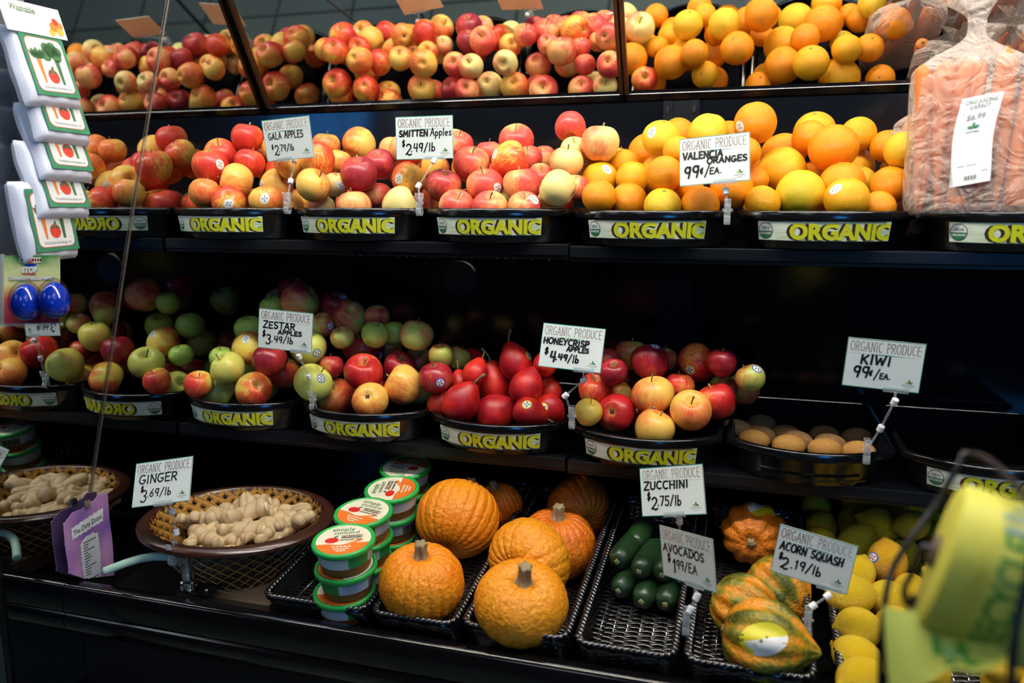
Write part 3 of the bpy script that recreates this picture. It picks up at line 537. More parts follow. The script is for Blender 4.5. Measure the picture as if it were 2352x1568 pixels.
# ---------------------------------------------------------------- where every piece of produce lies: kind, skin, place, radius, turn, label, group, sticker (direction, style), stem or calyx
PRODUCE = [
 ('apple','go',(0.0921,-0.0364,0.0286),0.0321,(-0.22,-0.2,-0.62),'orange blushed apple, leftmost in the front row of leftmost upper tray','apples in leftmost upper tray',None,'t'),
 ('apple','gr',(0.1531,-0.045,0.0122),0.033,(3.09,-1.1,2.23),'red striped apple with sticker, second from left in the front row of leftmost upper tray','apples in leftmost upper tray',((-0.6,0,-0.83),0),'c'),
 ('apple','go',(0.2259,-0.027,0.0135),0.0329,(-0.26,-0.27,0.23),'orange blushed apple with sticker, third from left in the front row of leftmost upper tray','apples in leftmost upper tray',((0.29,-0.89,-0.19),0),'t'),
 ('apple','go',(0.2466,0.027,0.0016),0.0265,(0,0.02,-2.72),'orange blushed apple, rightmost in the front row of leftmost upper tray','apples in leftmost upper tray',None,'t'),
 ('apple','go',(0.1357,0.0094,0.0511),0.0374,(0.49,1.23,-2.08),'orange blushed apple, leftmost in the second row of leftmost upper tray','apples in leftmost upper tray',None,'t'),
 ('apple','go',(0.206,0.0428,0.0433),0.0349,(1.08,0.01,1.39),'orange blushed apple with sticker, second from left in the second row of leftmost upper tray','apples in leftmost upper tray',((-0.81,0.13,-0.2),0),'t'),
 ('apple','go',(0.3297,-0.0223,0.0427),0.0355,(0.83,0.07,1.43),'orange blushed apple, rightmost in the second row of leftmost upper tray','apples in leftmost upper tray',None,'t'),
 ('apple','gr',(0.0706,0.0173,0.0823),0.0378,(0.18,0.14,-0.63),'red striped apple with sticker, leftmost in the third row of leftmost upper tray','apples in leftmost upper tray',((1.07,0.27,0.23),0),'t'),
 ('apple','gr',(0.1302,0.0656,0.0909),0.0329,(-0.18,-0.22,-1.36),'red striped apple, second from left in the third row of leftmost upper tray','apples in leftmost upper tray',None,'t'),
 ('apple','gr',(0.1876,0.0988,0.0778),0.0353,(1.86,-1.09,-2.62),'red striped apple, rightmost in the third row of leftmost upper tray','apples in leftmost upper tray',None,'c'),
 ('apple','gr',(0.051,0.0792,0.1135),0.0342,(0.46,0.47,-0.39),'red striped apple, leftmost in the top row of leftmost upper tray','apples in leftmost upper tray',None,'t'),
 ('apple','gr',(0.3123,0.0296,0.0946),0.0345,(-2.5,-0.6,1.19),'red striped apple, second from left in the top row of leftmost upper tray','apples in leftmost upper tray',None,'c'),
 ('apple','go',(0.3286,0.0865,0.0919),0.0265,(-0.19,0.25,0.38),'orange blushed apple, rightmost in the top row of leftmost upper tray','apples in leftmost upper tray',None,'t'),
 ('apple','sy',(0.3187,0.024,0.0004),0.0287,(-0.44,0.18,-2.6),'pale yellow apple, leftmost in the front row of second upper tray','apples in second upper tray',None,'t'),
 ('apple','sp',(0.4272,-0.045,0.0022),0.0345,(-0.07,0.12,2.19),'pink red speckled apple, second from left in the front row of second upper tray','apples in second upper tray',None,'t'),
 ('apple','sy',(0.5092,-0.018,0.0034),0.0358,(1.04,0.5,1.7),'pale yellow apple, rightmost in the front row of second upper tray','apples in second upper tray',None,'t'),
 ('apple','sy',(0.3469,0.0357,0.045),0.0266,(0.22,-0.2,1.53),'pale yellow apple with sticker, leftmost in the second row of second upper tray','apples in second upper tray',((-0.62,-0.86,0.25),0),'t'),
 ('apple','sd',(0.4185,-0.0023,0.0627),0.0366,(0.4,0.05,0.08),'dark pink apple, second from left in the second row of second upper tray','apples in second upper tray',None,'t'),
 ('apple','sp',(0.4351,0.0439,0.0226),0.0291,(-0.37,-0.11,0.46),'pink red speckled apple, rightmost in the second row of second upper tray','apples in second upper tray',None,'t'),
 ('apple','sd',(0.4332,0.0589,0.084),0.0311,(0.44,-0.46,0.88),'dark pink apple, leftmost in the third row of second upper tray','apples in second upper tray',None,'t'),
 ('apple','gr',(0.5071,0.0298,0.054),0.0354,(0.74,-0.12,2.39),'red striped apple with sticker, rightmost in the third row of second upper tray','apples in second upper tray',((-0.49,0.63,-0.48),0),'t'),
 ('apple','sp',(0.6297,-0.036,0.0024),0.0322,(0.26,0.57,-0.45),'pink red speckled apple, leftmost in the front row of third upper tray','apples in third upper tray',None,'t'),
 ('apple','sp',(0.6966,-0.045,0.0014),0.0328,(-0.61,-0.01,-2.86),'pink red speckled apple, second from left in the front row of third upper tray','apples in third upper tray',None,'t'),
 ('apple','sp',(0.761,-0.042,0.0003),0.0301,(0.54,-0.22,0.68),'pink red speckled apple with sticker, third from left in front row, third upper tray','apples in third upper tray',((0.36,-0.42,0.76),0),'t'),
 ('apple','sy',(0.8172,-0.0281,0.0339),0.0346,(-1.07,-0.04,1.56),'pale yellow apple, rightmost in the front row of third upper tray','apples in third upper tray',None,'t'),
 ('apple','sd',(0.592,-0.0012,0.0403),0.033,(-0.13,-0.45,2.51),'dark pink apple, leftmost in the second row of third upper tray','apples in third upper tray',None,'t'),
 ('apple','sp',(0.6722,0.0026,0.0411),0.0351,(0.37,0.01,-0.12),'pink red speckled apple with sticker, second from left in second row, third upper tray','apples in third upper tray',((0.95,-0.4,-0),0),'t'),
 ('apple','sp',(0.7434,0.0039,0.0396),0.0346,(-0.01,-0.13,0.47),'pink red speckled apple, third from left in the second row of third upper tray','apples in third upper tray',None,'t'),
 ('apple','sp',(0.8377,0.0269,0.0359),0.0265,(-0.09,0.2,0.9),'pink red speckled apple, rightmost in the second row of third upper tray','apples in third upper tray',None,'t'),
 ('apple','sp',(0.7631,0.0583,0.0565),0.0265,(-0.34,0.73,-1.88),'pink red speckled apple, fourth from left in the second row of third upper tray','apples in third upper tray',None,'t'),
 ('apple','sp',(0.6317,0.0409,0.0831),0.0354,(-0.47,-0.04,-2.73),'pink red speckled apple, leftmost in the third row of third upper tray','apples in third upper tray',None,'t'),
 ('apple','gr',(0.7069,0.0454,0.0847),0.0375,(0.54,1.14,0.8),'red striped apple with sticker, second from left in the third row of third upper tray','apples in third upper tray',((-0.73,-0.24,-0.57),0),'t'),
 ('apple','sp',(0.7288,0.1021,0.0934),0.0265,(0.52,-0.1,0.07),'pink red speckled apple, third from left in the third row of third upper tray','apples in third upper tray',None,'t'),
 ('apple','sp',(0.7451,0.1527,0.0956),0.0265,(-0.05,-0.49,1.55),'pink red speckled apple, fourth from left in the third row of third upper tray','apples in third upper tray',None,'t'),
 ('apple','sy',(0.8153,0.0468,0.0833),0.0319,(-0.02,-0.25,2.36),'pale yellow apple, rightmost in the third row of third upper tray','apples in third upper tray',None,'t'),
 ('apple','go',(0.5434,0.0745,0.0794),0.0288,(0.33,0.55,1.04),'orange blushed apple, leftmost in the top row of third upper tray','apples in third upper tray',None,'t'),
 ('apple','sp',(0.5933,0.0767,0.1194),0.0298,(0.5,0.2,0.16),'pink red speckled apple, second from left in the top row of third upper tray','apples in third upper tray',None,'t'),
 ('apple','sp',(0.6934,0.1361,0.129),0.0356,(0.13,0.6,-1.35),'pink red speckled apple, fourth from left in the top row of third upper tray','apples in third upper tray',None,'t'),
 ('apple','sp',(0.6489,0.094,0.1056),0.0265,(0.02,0.05,-2.19),'pink red speckled apple, third from left in the top row of third upper tray','apples in third upper tray',None,'t'),
 ('apple','sy',(0.8189,0.0978,0.1066),0.0265,(0.58,-0.22,0.54),'pale yellow apple, rightmost in the top row of third upper tray','apples in third upper tray',None,'t'),
 ('orange','or',(0.8926,-0.036,0.0199),0.0305,(0.03,-0.23,1.95),'deep coloured orange, leftmost in the front row of fourth upper tray','oranges in fourth upper tray',None,'t'),
 ('orange','or',(0.9372,0.006,0.012),0.0329,(-2.3,-1.07,0.65),'deep coloured orange, second from left in the front row of fourth upper tray','oranges in fourth upper tray',None,'c'),
 ('orange','og',(1.0023,-0.045,0.0041),0.032,(0.13,-0.48,1.54),'greenish orange, third from left in the front row of fourth upper tray','oranges in fourth upper tray',None,'t'),
 ('orange','or',(1.0635,-0.027,0.0052),0.0325,(0.17,0.28,-0.97),'deep coloured orange, rightmost in the front row of fourth upper tray','oranges in fourth upper tray',None,'t'),
 ('orange','oy',(0.8732,0.0718,0.0523),0.034,(0.28,-0.1,-0.74),'yellowish orange with sticker, leftmost in the second row of fourth upper tray','oranges in fourth upper tray',((0.78,0,0.42),0),'t'),
 ('orange','oy',(0.9365,0.0527,0.0536),0.0302,(-0.15,0.18,-0.74),'yellowish orange, second from left in the second row of fourth upper tray','oranges in fourth upper tray',None,'t'),
 ('orange','oy',(0.9793,0.1074,0.056),0.0415,(-2.29,-0.96,0.78),'yellowish orange with sticker, third from left in the second row of fourth upper tray','oranges in fourth upper tray',((0.08,-0.16,-0.9),0),'c'),
 ('orange','or',(1.0393,0.0169,0.0347),0.0265,(-0.25,-0.13,1.79),'deep coloured orange, fourth from left in the second row of fourth upper tray','oranges in fourth upper tray',None,'t'),
 ('orange','or',(1.1121,0.0106,0.0343),0.0369,(0.42,-0.1,1.81),'deep coloured orange, rightmost in the second row of fourth upper tray','oranges in fourth upper tray',None,'t'),
 ('orange','or',(0.8575,0.1452,0.0999),0.0368,(0.22,-0.41,1.13),'deep coloured orange with sticker, leftmost in the third row of fourth upper tray','oranges in fourth upper tray',((-1.01,0.34,0.03),0),'t'),
 ('orange','oy',(0.9121,0.1041,0.0834),0.0265,(0.47,0.03,-0.61),'yellowish orange, second from left in the third row of fourth upper tray','oranges in fourth upper tray',None,'t'),
 ('orange','or',(0.9502,0.1624,0.1031),0.0391,(-0.11,0.28,-0.22),'deep coloured orange, third from left in the third row of fourth upper tray','oranges in fourth upper tray',None,'t'),
 ('orange','oy',(1.0173,0.0343,0.0993),0.0265,(-0.09,-0.19,-1.28),'yellowish orange, fourth from left in the third row of fourth upper tray','oranges in fourth upper tray',None,'t'),
 ('orange','or',(1.0439,0.073,0.0779),0.0265,(0.26,-0.58,0.85),'deep coloured orange, rightmost in the third row of fourth upper tray','oranges in fourth upper tray',None,'t'),
 ('orange','ol',(0.9829,0.0781,0.1237),0.035,(-0.04,-0.45,2.09),'yellow orange with sticker, leftmost in the top row of fourth upper tray','oranges in fourth upper tray',((-0.37,0.78,0.52),0),'t'),
 ('orange','ol',(1.0653,0.0891,0.132),0.0358,(0.22,-0.05,1.25),'yellow orange, rightmost in the top row of fourth upper tray','oranges in fourth upper tray',None,'t'),
 ('orange','oy',(1.1636,-0.021,0.0097),0.0292,(0.38,0.34,0.84),'yellowish orange, leftmost in the front row of fifth upper tray','oranges in fifth upper tray',None,'t'),
 ('orange','og',(1.2225,0.0064,0.0239),0.0399,(-0.1,-0.1,2.78),'greenish orange, second from left in the front row of fifth upper tray','oranges in fifth upper tray',None,'t'),
 ('orange','oy',(1.29,-0.045,0.0159),0.0353,(0.02,-0.19,1.49),'yellowish orange with sticker, third from left in the front row of fifth upper tray','oranges in fifth upper tray',((-0.7,0.58,0.61),0),'t'),
 ('orange','or',(1.3411,-0.018,0.0023),0.0265,(0.13,0.33,-0.46),'deep coloured orange, rightmost in the front row of fifth upper tray','oranges in fifth upper tray',None,'t'),
 ('orange','or',(1.1468,0.0596,0.0486),0.0265,(0.03,0.19,0.88),'deep coloured orange, leftmost in the second row of fifth upper tray','oranges in fifth upper tray',None,'t'),
 ('orange','oy',(1.1947,0.1037,0.0645),0.0426,(2.39,-0.95,2.66),'yellowish orange, second from left in the second row of fifth upper tray','oranges in fifth upper tray',None,'c'),
 ('orange','or',(1.2891,0.0352,0.0414),0.0373,(-0.01,-0.29,0.91),'deep coloured orange, fourth from left in the second row of fifth upper tray','oranges in fifth upper tray',None,'t'),
 ('orange','or',(1.361,0.0225,0.0375),0.031,(-1.98,-0.05,-0.04),'deep coloured orange, rightmost in the second row of fifth upper tray','oranges in fifth upper tray',None,'c'),
 ('orange','og',(1.3227,0.0892,0.0458),0.0265,(0.29,-0.19,0.69),'greenish orange, fifth from left in the second row of fifth upper tray','oranges in fifth upper tray',None,'t'),
 ('orange','or',(1.2521,0.1404,0.057),0.0276,(-0.1,-0.23,1.77),'deep coloured orange, third from left in the second row of fifth upper tray','oranges in fifth upper tray',None,'t'),
 ('orange','or',(1.1326,0.0298,0.0948),0.0265,(-0.62,0.29,-1.43),'deep coloured orange, leftmost in the third row of fifth upper tray','oranges in fifth upper tray',None,'t'),
 ('orange','or',(1.1964,0.1789,0.0963),0.0409,(-0.11,-0.39,0.77),'deep coloured orange, second from left in the third row of fifth upper tray','oranges in fifth upper tray',None,'t'),
 ('orange','or',(1.2755,0.0792,0.1019),0.0417,(0.26,-0.04,-0.44),'deep coloured orange, rightmost in the third row of fifth upper tray','oranges in fifth upper tray',None,'t'),
 ('orange','or',(1.1447,0.0815,0.1465),0.0368,(-0.13,-0.18,0.87),'deep coloured orange with sticker, leftmost in the top row of fifth upper tray','oranges in fifth upper tray',((-1.13,0.08,0),0),'t'),
 ('orange','oy',(1.2515,0.2082,0.1406),0.0385,(-0.04,0.44,-1.87),'yellowish orange, rightmost in the top row of fifth upper tray','oranges in fifth upper tray',None,'t'),
 ('apple','gr',(0.2358,0.2141,0.0632),0.0344,(0.54,0.46,-2.16),'red striped apple, third from left in bottom row, leftmost upper tray seen in mirror','apples in leftmost upper tray',None,'t'),
 ('apple','go',(0.3259,0.1891,0.0816),0.0364,(-0.1,-0.37,-2.11),'orange blushed apple, rightmost in the bottom row of leftmost upper tray seen in the mirror','apples in leftmost upper tray',None,'t'),
 ('apple','gr',(0.1712,0.1859,0.0874),0.0354,(2.71,-0.19,-1.03),'red striped apple, second from left in bottom row, leftmost upper tray seen in mirror','apples in leftmost upper tray',None,'c'),
 ('apple','gr',(0.0908,0.1729,0.0973),0.0391,(-0.17,-0.29,-1.11),'red striped apple, leftmost in the bottom row of leftmost upper tray seen in the mirror','apples in leftmost upper tray',None,'t'),
 ('apple','go',(0.3428,0.152,0.1329),0.0357,(-2.62,-0.52,-2.98),'orange blushed apple, rightmost in the second row of leftmost upper tray seen in the mirror','apples in leftmost upper tray',None,'c'),
 ('apple','go',(0.2753,0.1305,0.1275),0.0311,(-0.1,0.05,-1.38),'orange blushed apple, leftmost in the second row of leftmost upper tray seen in the mirror','apples in leftmost upper tray',None,'t'),
 ('apple','go',(0.1602,0.1301,0.128),0.035,(2.82,0.21,0.78),'orange blushed apple, alone in the third row of leftmost upper tray seen in the mirror','apples in leftmost upper tray',None,'c'),
 ('apple','go',(0.2452,0.0274,0.0866),0.031,(-3.09,-0.94,-2.38),'orange blushed apple, rightmost in the top row of leftmost upper tray seen in the mirror','apples in leftmost upper tray',None,'c'),
 ('apple','gr',(0.0963,0.111,0.1454),0.0343,(-0.14,-0.02,-1.41),'red striped apple, leftmost in the top row of leftmost upper tray seen in the mirror','apples in leftmost upper tray',None,'t'),
 ('apple','sd',(0.4106,0.1918,0.08),0.031,(-0.04,0.38,2.71),'dark pink apple, leftmost in the bottom row of second upper tray seen in the mirror','apples in second upper tray',None,'t'),
 ('apple','sp',(0.4589,0.2153,0.1029),0.031,(0.27,-0.06,2.89),'pink red speckled apple, second from left in bottom row, second upper tray seen in mirror','apples in second upper tray',None,'t'),
 ('apple','go',(0.5708,0.1911,0.0793),0.0352,(-0.24,0.06,-0.46),'orange blushed apple, rightmost in the bottom row of second upper tray seen in the mirror','apples in second upper tray',None,'t'),
 ('apple','sp',(0.4223,0.1485,0.1139),0.031,(-0.1,0.27,1.05),'pink red speckled apple, leftmost in middle row, second upper tray seen in mirror','apples in second upper tray',None,'t'),
 ('apple','sy',(0.4724,0.1698,0.1343),0.031,(0.13,-0.01,2.71),'pale yellow apple, second from left in middle row, second upper tray seen in mirror','apples in second upper tray',None,'t'),
 ('apple','sy',(0.5569,0.1578,0.1268),0.031,(0.67,0.15,2.93),'pale yellow apple, rightmost in the middle row of second upper tray seen in the mirror','apples in second upper tray',None,'t'),
 ('apple','sp',(0.4832,0.0791,0.1122),0.0357,(-0.04,0.25,0.75),'pink red speckled apple, alone in top row, second upper tray seen in mirror','apples in second upper tray',None,'t'),
 ('apple','sp',(0.645,0.2029,0.0722),0.0365,(-0.24,-0.14,-0.99),'pink red speckled apple, leftmost in bottom row, third upper tray seen in mirror','apples in third upper tray',None,'t'),
 ('apple','sp',(0.7378,0.2029,0.0742),0.032,(-0.19,0.08,-0.63),'pink red speckled apple, second from left in bottom row, third upper tray seen in mirror','apples in third upper tray',None,'t'),
 ('apple','sy',(0.7958,0.2004,0.0747),0.031,(0.14,-0.23,-2.65),'pale yellow apple, third from left in bottom row, third upper tray seen in mirror','apples in third upper tray',None,'t'),
 ('apple','gr',(0.8901,0.1966,0.0889),0.0311,(-0.19,0.29,0.41),'red striped apple, rightmost in the bottom row of third upper tray seen in the mirror','apples in third upper tray',None,'t'),
 ('apple','sp',(0.8121,0.1785,0.1253),0.031,(-0.05,0.23,1.59),'pink red speckled apple, alone in second row, third upper tray seen in mirror','apples in third upper tray',None,'t'),
 ('apple','sp',(0.8057,0.1189,0.153),0.031,(-3.12,-0.61,-1.38),'pink red speckled apple, alone in third row, third upper tray seen in mirror','apples in third upper tray',None,'c'),
 ('apple','sy',(0.8719,0.0753,0.1169),0.0368,(-0.03,-0.05,-2.4),'pale yellow apple, alone in the top row of third upper tray seen in the mirror','apples in third upper tray',None,'t'),
 ('orange','oy',(1.0271,0.1853,0.0834),0.031,(0.54,0.15,-2.89),'yellowish orange, alone in the bottom row of fourth upper tray seen in the mirror','oranges in fourth upper tray',None,'t'),
 ('orange','or',(1.0044,0.1671,0.1382),0.031,(0.06,0.39,2.46),'deep coloured orange, leftmost in the second row of fourth upper tray seen in the mirror','oranges in fourth upper tray',None,'t'),
 ('orange','or',(1.0959,0.1484,0.1234),0.0373,(0.21,0.15,-2.15),'deep coloured orange, rightmost in the second row of fourth upper tray seen in the mirror','oranges in fourth upper tray',None,'t'),
 ('orange','or',(1.0013,-0.0167,0.0574),0.031,(0.03,-0.28,-1.81),'deep coloured orange, alone in the top row of fourth upper tray seen in the mirror','oranges in fourth upper tray',None,'t'),
 ('orange','or',(1.1464,0.2078,0.0667),0.031,(-0.05,0.11,-0.85),'deep coloured orange, leftmost in the bottom row of fifth upper tray seen in the mirror','oranges in fifth upper tray',None,'t'),
 ('orange','oy',(1.3173,0.2025,0.0719),0.0425,(0.03,-0.04,2.36),'yellowish orange, second from left in bottom row, fifth upper tray seen in mirror','oranges in fifth upper tray',None,'t'),
 ('orange','or',(1.3987,0.2064,0.0693),0.031,(-0.07,0.48,1.82),'deep coloured orange, rightmost in the bottom row of fifth upper tray seen in the mirror','oranges in fifth upper tray',None,'t'),
 ('orange','oy',(1.3236,0.1707,0.1304),0.031,(-0.31,-0.28,0.54),'yellowish orange, leftmost in the second row of fifth upper tray seen in the mirror','oranges in fifth upper tray',None,'t'),
 ('orange','or',(1.3715,0.1532,0.1074),0.031,(-0.08,0.15,-1.49),'deep coloured orange, rightmost in the second row of fifth upper tray seen in the mirror','oranges in fifth upper tray',None,'t'),
 ('orange','or',(1.2396,0.1312,0.1236),0.031,(0.35,0.07,3.02),'deep coloured orange, alone in the third row of fifth upper tray seen in the mirror','oranges in fifth upper tray',None,'t'),
 ('orange','ol',(1.3782,0.029,0.0937),0.031,(-0.27,0.29,1.69),'yellow orange, leftmost in the top row of fifth upper tray seen in the mirror','oranges in fifth upper tray',None,'t'),
 ('orange','or',(1.4184,0.1089,0.1269),0.0334,(0.22,-0.25,-1.29),'deep coloured orange, rightmost in the top row of fifth upper tray seen in the mirror','oranges in fifth upper tray',None,'t'),
 ('apple','gr',(0.0508,0.0141,0.006),0.0365,(-0.32,-0.11,-2.87),'apple buried inside the pile in the leftmost upper tray','buried apples in leftmost upper tray',None,''),
 ('apple','go',(0.1181,0.0793,0.006),0.0349,(0.26,0.13,-0.56),'apple buried inside the pile in the leftmost upper tray','buried apples in leftmost upper tray',None,''),
 ('apple','gr',(0.0519,0.1442,0.006),0.0365,(-0.05,0.52,-1.28),'apple buried inside the pile in the leftmost upper tray','buried apples in leftmost upper tray',None,''),
 ('apple','go',(0.1916,0.1472,0.006),0.034,(0.16,-0.39,1.65),'apple buried inside the pile in the leftmost upper tray','buried apples in leftmost upper tray',None,''),
 ('apple','gr',(0.0476,0.2162,0.006),0.0378,(-0.31,-0.09,-2.31),'apple buried inside the pile in the leftmost upper tray','buried apples in leftmost upper tray',None,''),
 ('apple','go',(0.1157,0.2101,0.006),0.036,(-0.25,0.28,-1.76),'apple buried inside the pile in the leftmost upper tray','buried apples in leftmost upper tray',None,''),
 ('apple','gr',(0.1937,0.2124,0.006),0.0347,(-0.52,-0.04,2.71),'apple buried inside the pile in the leftmost upper tray','buried apples in leftmost upper tray',None,''),
 ('apple','sp',(0.3203,0.1494,0.006),0.0345,(0.36,-0.46,1.35),'apple buried inside the pile in the second upper tray','buried apples in second upper tray',None,''),
 ('apple','sy',(0.3995,0.1529,0.006),0.0348,(-0.22,0.15,-0.92),'apple buried inside the pile in the second upper tray','buried apples in second upper tray',None,''),
 ('apple','sp',(0.4685,0.1471,0.006),0.0355,(0.07,0.26,-2.04),'apple buried inside the pile in the second upper tray','buried apples in second upper tray',None,''),
 ('apple','sy',(0.4007,0.22,0.006),0.0344,(0.6,0.33,0.13),'apple buried inside the pile in the second upper tray','buried apples in second upper tray',None,''),
 ('apple','sp',(0.4699,0.2165,0.006),0.0355,(-0.05,-0,-3.13),'apple buried inside the pile in the second upper tray','buried apples in second upper tray',None,''),
 ('apple','sy',(0.4994,0.1725,0.06),0.0343,(0.28,-0.12,-2.53),'apple buried inside the pile in the second upper tray','buried apples in second upper tray',None,''),
 ('apple','sp',(0.6023,0.0837,0.006),0.0348,(0.12,0.05,-1.45),'apple buried inside the pile in the third upper tray','buried apples in third upper tray',None,''),
 ('apple','sy',(0.6782,0.0822,0.006),0.0347,(-0.09,-0.33,2.47),'apple buried inside the pile in the third upper tray','buried apples in third upper tray',None,''),
 ('apple','sp',(0.6074,0.1514,0.006),0.0359,(-0.33,0.31,3.1),'apple buried inside the pile in the third upper tray','buried apples in third upper tray',None,''),
 ('apple','sy',(0.7502,0.1505,0.006),0.0363,(-0.13,0.17,1.95),'apple buried inside the pile in the third upper tray','buried apples in third upper tray',None,''),
 ('apple','sp',(0.6056,0.2191,0.006),0.0355,(0.3,-0.11,0.6),'apple buried inside the pile in the third upper tray','buried apples in third upper tray',None,''),
 ('apple','sy',(0.6768,0.2199,0.006),0.036,(0.22,-0.05,-1.91),'apple buried inside the pile in the third upper tray','buried apples in third upper tray',None,''),
 ('apple','sp',(0.7556,0.2194,0.006),0.0355,(-0.02,0.32,-0.53),'apple buried inside the pile in the third upper tray','buried apples in third upper tray',None,''),
 ('orange','or',(1.0361,0.078,0.007),0.0351,(-0.38,0.45,2.41),'orange buried inside the pile in the fourth upper tray','buried oranges in fourth upper tray',None,''),
 ('orange','oy',(0.8921,0.149,0.007),0.0381,(-0.09,0.43,-0.49),'orange buried inside the pile in the fourth upper tray','buried oranges in fourth upper tray',None,''),
 ('orange','or',(1.0411,0.1514,0.007),0.0353,(-0.29,-0.45,-1.32),'orange buried inside the pile in the fourth upper tray','buried oranges in fourth upper tray',None,''),
 ('orange','oy',(0.8818,0.2231,0.007),0.0384,(0.12,-0.2,-1.04),'orange buried inside the pile in the fourth upper tray','buried oranges in fourth upper tray',None,''),
 ('orange','or',(0.9661,0.2161,0.007),0.0386,(-0.09,0.09,-2.19),'orange buried inside the pile in the fourth upper tray','buried oranges in fourth upper tray',None,''),
 ('orange','or',(1.2359,0.0783,0.007),0.0379,(-0.26,-0.16,-1.7),'orange buried inside the pile in the fifth upper tray','buried oranges in fifth upper tray',None,''),
 ('orange','oy',(1.1648,0.146,0.007),0.0352,(0.16,0.43,-0.66),'orange buried inside the pile in the fifth upper tray','buried oranges in fifth upper tray',None,''),
 ('orange','or',(1.3117,0.1476,0.007),0.0376,(0.3,-0.51,-1.51),'orange buried inside the pile in the fifth upper tray','buried oranges in fifth upper tray',None,''),
 ('orange','oy',(1.2453,0.2241,0.007),0.0352,(0.4,-0.18,1.06),'orange buried inside the pile in the fifth upper tray','buried oranges in fifth upper tray',None,''),
 ('apple','zo',(0.0516,-0.0423,-0.3671),0.03,(-0.31,0.15,-1.98),'orange red apple, leftmost in the front row of leftmost middle-shelf tray','apples in leftmost middle-shelf tray',None,'t'),
 ('apple','zy',(0.0543,0.018,-0.3935),0.0376,(-0.99,-0.43,1.72),'yellow green apple, second from left in the front row of leftmost middle-shelf tray','apples in leftmost middle-shelf tray',None,'t'),
 ('apple','zo',(0.1856,-0.0431,-0.368),0.0376,(-2.42,0.91,0.13),'orange red apple, rightmost in the front row of leftmost middle-shelf tray','apples in leftmost middle-shelf tray',None,'c'),
 ('apple','zy',(0.1031,-0.0113,-0.3346),0.0379,(0.7,0.17,-0.94),'yellow green apple, leftmost in the second row of leftmost middle-shelf tray','apples in leftmost middle-shelf tray',None,'t'),
 ('apple','zd',(0.1926,0.0056,-0.3167),0.0356,(-0.14,-0.21,-2.36),'dark red apple, second from left in the second row of leftmost middle-shelf tray','apples in leftmost middle-shelf tray',None,'t'),
 ('apple','zo',(0.1881,0.065,-0.3553),0.0369,(-0.33,-0.11,-1.84),'orange red apple, rightmost in the second row of leftmost middle-shelf tray','apples in leftmost middle-shelf tray',None,'t'),
 ('apple','zo',(0.1091,0.0547,-0.3029),0.037,(1.23,0.37,1.91),'orange red apple with sticker, second from left in the third row of leftmost middle-shelf tray','apples in leftmost middle-shelf tray',((-0.88,0.34,0.22),0),'t'),
 ('apple','zg',(0.0524,0.039,-0.3238),0.0276,(0.17,-0.12,1.27),'green apple, leftmost in the third row of leftmost middle-shelf tray','apples in leftmost middle-shelf tray',None,'t'),
 ('apple','zy',(0.2739,0.0299,-0.2912),0.0362,(-0.14,0.05,-2.53),'yellow green apple with sticker, rightmost in the third row of leftmost middle-shelf tray','apples in leftmost middle-shelf tray',((-0.4,1.02,0),1),'t'),
 ('apple','zg',(0.0782,0.1068,-0.2694),0.0329,(0.12,-0.09,0.63),'green apple, leftmost in the fourth row of leftmost middle-shelf tray','apples in leftmost middle-shelf tray',None,'t'),
 ('apple','zr',(0.2828,0.0725,-0.2463),0.0269,(0.2,-0.22,0.86),'green and red apple with sticker, second from left in fourth row, leftmost middle-shelf tray','apples in leftmost middle-shelf tray',((0.38,-1.03,0.11),1),'t'),
 ('apple','zr',(0.3401,0.0522,-0.2676),0.0265,(-0.24,-0.18,2.28),'green and red apple, third from left in the fourth row of leftmost middle-shelf tray','apples in leftmost middle-shelf tray',None,'t'),
 ('apple','zr',(0.3235,0.1187,-0.234),0.0382,(2.19,-0.36,-2.81),'green and red apple, rightmost in the fourth row of leftmost middle-shelf tray','apples in leftmost middle-shelf tray',None,'c'),
 ('apple','zg',(0.4118,0.0595,-0.2599),0.0296,(0.05,0.33,-0.01),'green apple, second from left in the fifth row of leftmost middle-shelf tray','apples in leftmost middle-shelf tray',None,'t'),
 ('apple','zr',(0.3962,0.1028,-0.2289),0.0268,(-0.04,0.1,-1.09),'green and red apple, rightmost in the fifth row of leftmost middle-shelf tray','apples in leftmost middle-shelf tray',None,'t'),
 ('apple','zd',(0.2678,0.1602,-0.2149),0.0364,(-0.29,-0.15,-2.98),'dark red apple with sticker, leftmost in the fifth row of leftmost middle-shelf tray','apples in leftmost middle-shelf tray',((-0.57,0.18,0.86),1),'t'),
 ('apple','zr',(0.2041,0.1139,-0.2027),0.0416,(-0.49,-0.94,-2.36),'green and red apple, third from left in the top row of leftmost middle-shelf tray','apples in leftmost middle-shelf tray',None,'t'),
 ('apple','zg',(0.1379,0.1116,-0.2196),0.0281,(0.12,-0.13,0.51),'green apple, leftmost in the top row of leftmost middle-shelf tray','apples in leftmost middle-shelf tray',None,'t'),
 ('apple','zd',(0.1549,0.1682,-0.1879),0.034,(-0.39,0.11,-1.31),'dark red apple, second from left in the top row of leftmost middle-shelf tray','apples in leftmost middle-shelf tray',None,'t'),
 ('apple','zr',(0.503,0.0624,-0.2569),0.0364,(0.22,-0.05,2.12),'green and red apple, rightmost in the top row of leftmost middle-shelf tray','apples in leftmost middle-shelf tray',None,'t'),
 ('apple','zg',(0.4271,0.1205,-0.2659),0.0265,(-0.39,0.2,1.06),'green apple, fourth from left in the top row of leftmost middle-shelf tray','apples in leftmost middle-shelf tray',None,'t'),
 ('apple','zy',(0.3123,-0.0246,-0.3496),0.0404,(0.28,-0.65,3.03),'yellow green apple with sticker, leftmost in the front row of second middle-shelf tray','apples in second middle-shelf tray',((-0.46,0.68,0.73),1),'t'),
